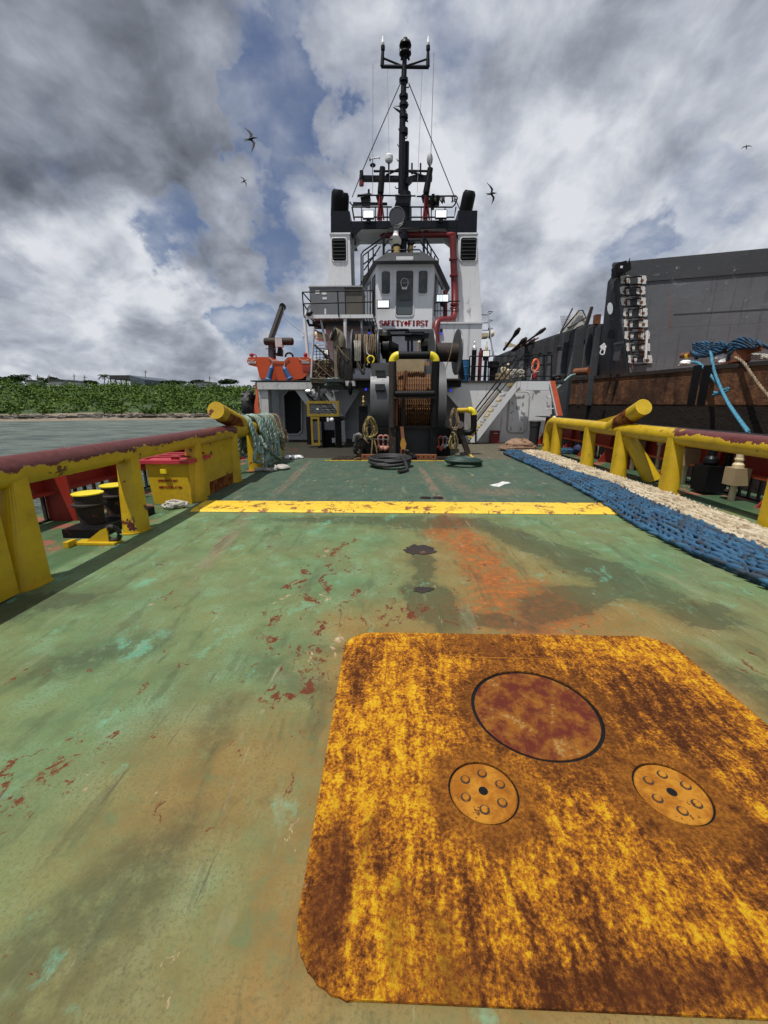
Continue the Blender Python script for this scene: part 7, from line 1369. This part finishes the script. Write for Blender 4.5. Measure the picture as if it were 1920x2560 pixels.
for i in range(6): w1.append([(1045 + i * 8, 885 + i * 12, .4), (1130, 925 - i * 5, .3), (1280, 890 - i * 14, .3), (1380, 815 + i * 10, .25), (1470, 785 + i * 13, .25), (1560, 810 + i * 10, .3)])
w1.append([(1560, 815, .3), (1600, 830, .35), (1680, 865, .4)]); w1.append([(1540, 800, .3), (1620, 840, .35), (1700, 850, .4)]); w1.append([(1380, 960, .3), (1350, 900, .2), (1400, 820, .2)]); w1.append([(1340, 960, .3), (1370, 880, .2)])
hawser('blue_hawser', w1, .072, M['rblue'], 'thick blue hawser wound round the rusty barge bollard')
hawser('turquoise_line', [[(1195, 880, .3), (1210, 930, .1), (1215, 980, -.12), (1235, 1060, -.2), (1270, 1150, -.5), (1300, 1220, -.9), (1360, 1330, -2.0), (1500, 1530, -4.2)], [(1050, 975, .2), (1110, 985, -.1), (1200, 1080, -.2), (1250, 1140, -.3), (1290, 1190, -.6)], [(1220, 1240, -.5), (1280, 1210, -.6), (1345, 1180, -.6)], [(1230, 1215, -.5), (1290, 1225, -.6), (1340, 1195, -.6)]], .052, M['rcyan'], 'turquoise mooring line hanging from the barge down toward the rail')
hawser('brown_line', [[(1395, 935, .1), (1460, 975, -.12), (1520, 1060, -.2), (1600, 1170, -.3), (1700, 1290, -.4)]], .05, M['rbrown'], 'brown rope hanging down the barge side at the right edge')
hawser('pale_line', [[(1480, 925, .6), (1560, 915, .7), (1700, 925, .7)], [(1490, 940, .6), (1600, 945, .6), (1700, 935, .6)], [(1500, 950, .6), (1560, 925, .6), (1700, 945, .6)], [(945, 1003, .2), (990, 995, .3), (1040, 985, .3)]], .05, M['rgrey'], 'pale grey lines lying on the barge deck by the bollard')
m = MB(); rq = random.Random(23)
for i in range(6): m.ball(onb(1240 + rq.random() * 90, 930 + rq.random() * 35, .5), (.22, .2, .14), 8, 5, None, .4, i)
m.ball(onb(1010, 978, .4), (.25, .2, .1), 8, 5, None, .4, 3); one('white_sacking', m, M['sticker'], 'crumpled white sacking under the blue hawser', 'sacking')
m = MB(); rq = random.Random(27)
for i in range(8): m.rope([p('E', 1270 + rq.random() * 130, 870 + rq.random() * 50, 18.5 + rq.uniform(-.3, .3)) for j in range(5)], .05)
one('dark_rope_heap', m, M['rblack'], 'dark rope heaped beside the right corner of the upper deck', 'rope heap')
one('green_mooring_line', MB().rope([p('E', 1550, 860, 19), p('E', 1490, 880, 18.5), p('E', 1400, 960, 17.8), p('E', 1330, 1035, 17.3)], .045), M['rteal'], 'dark green mooring line from barge pipe to the ship corner', 'rope')
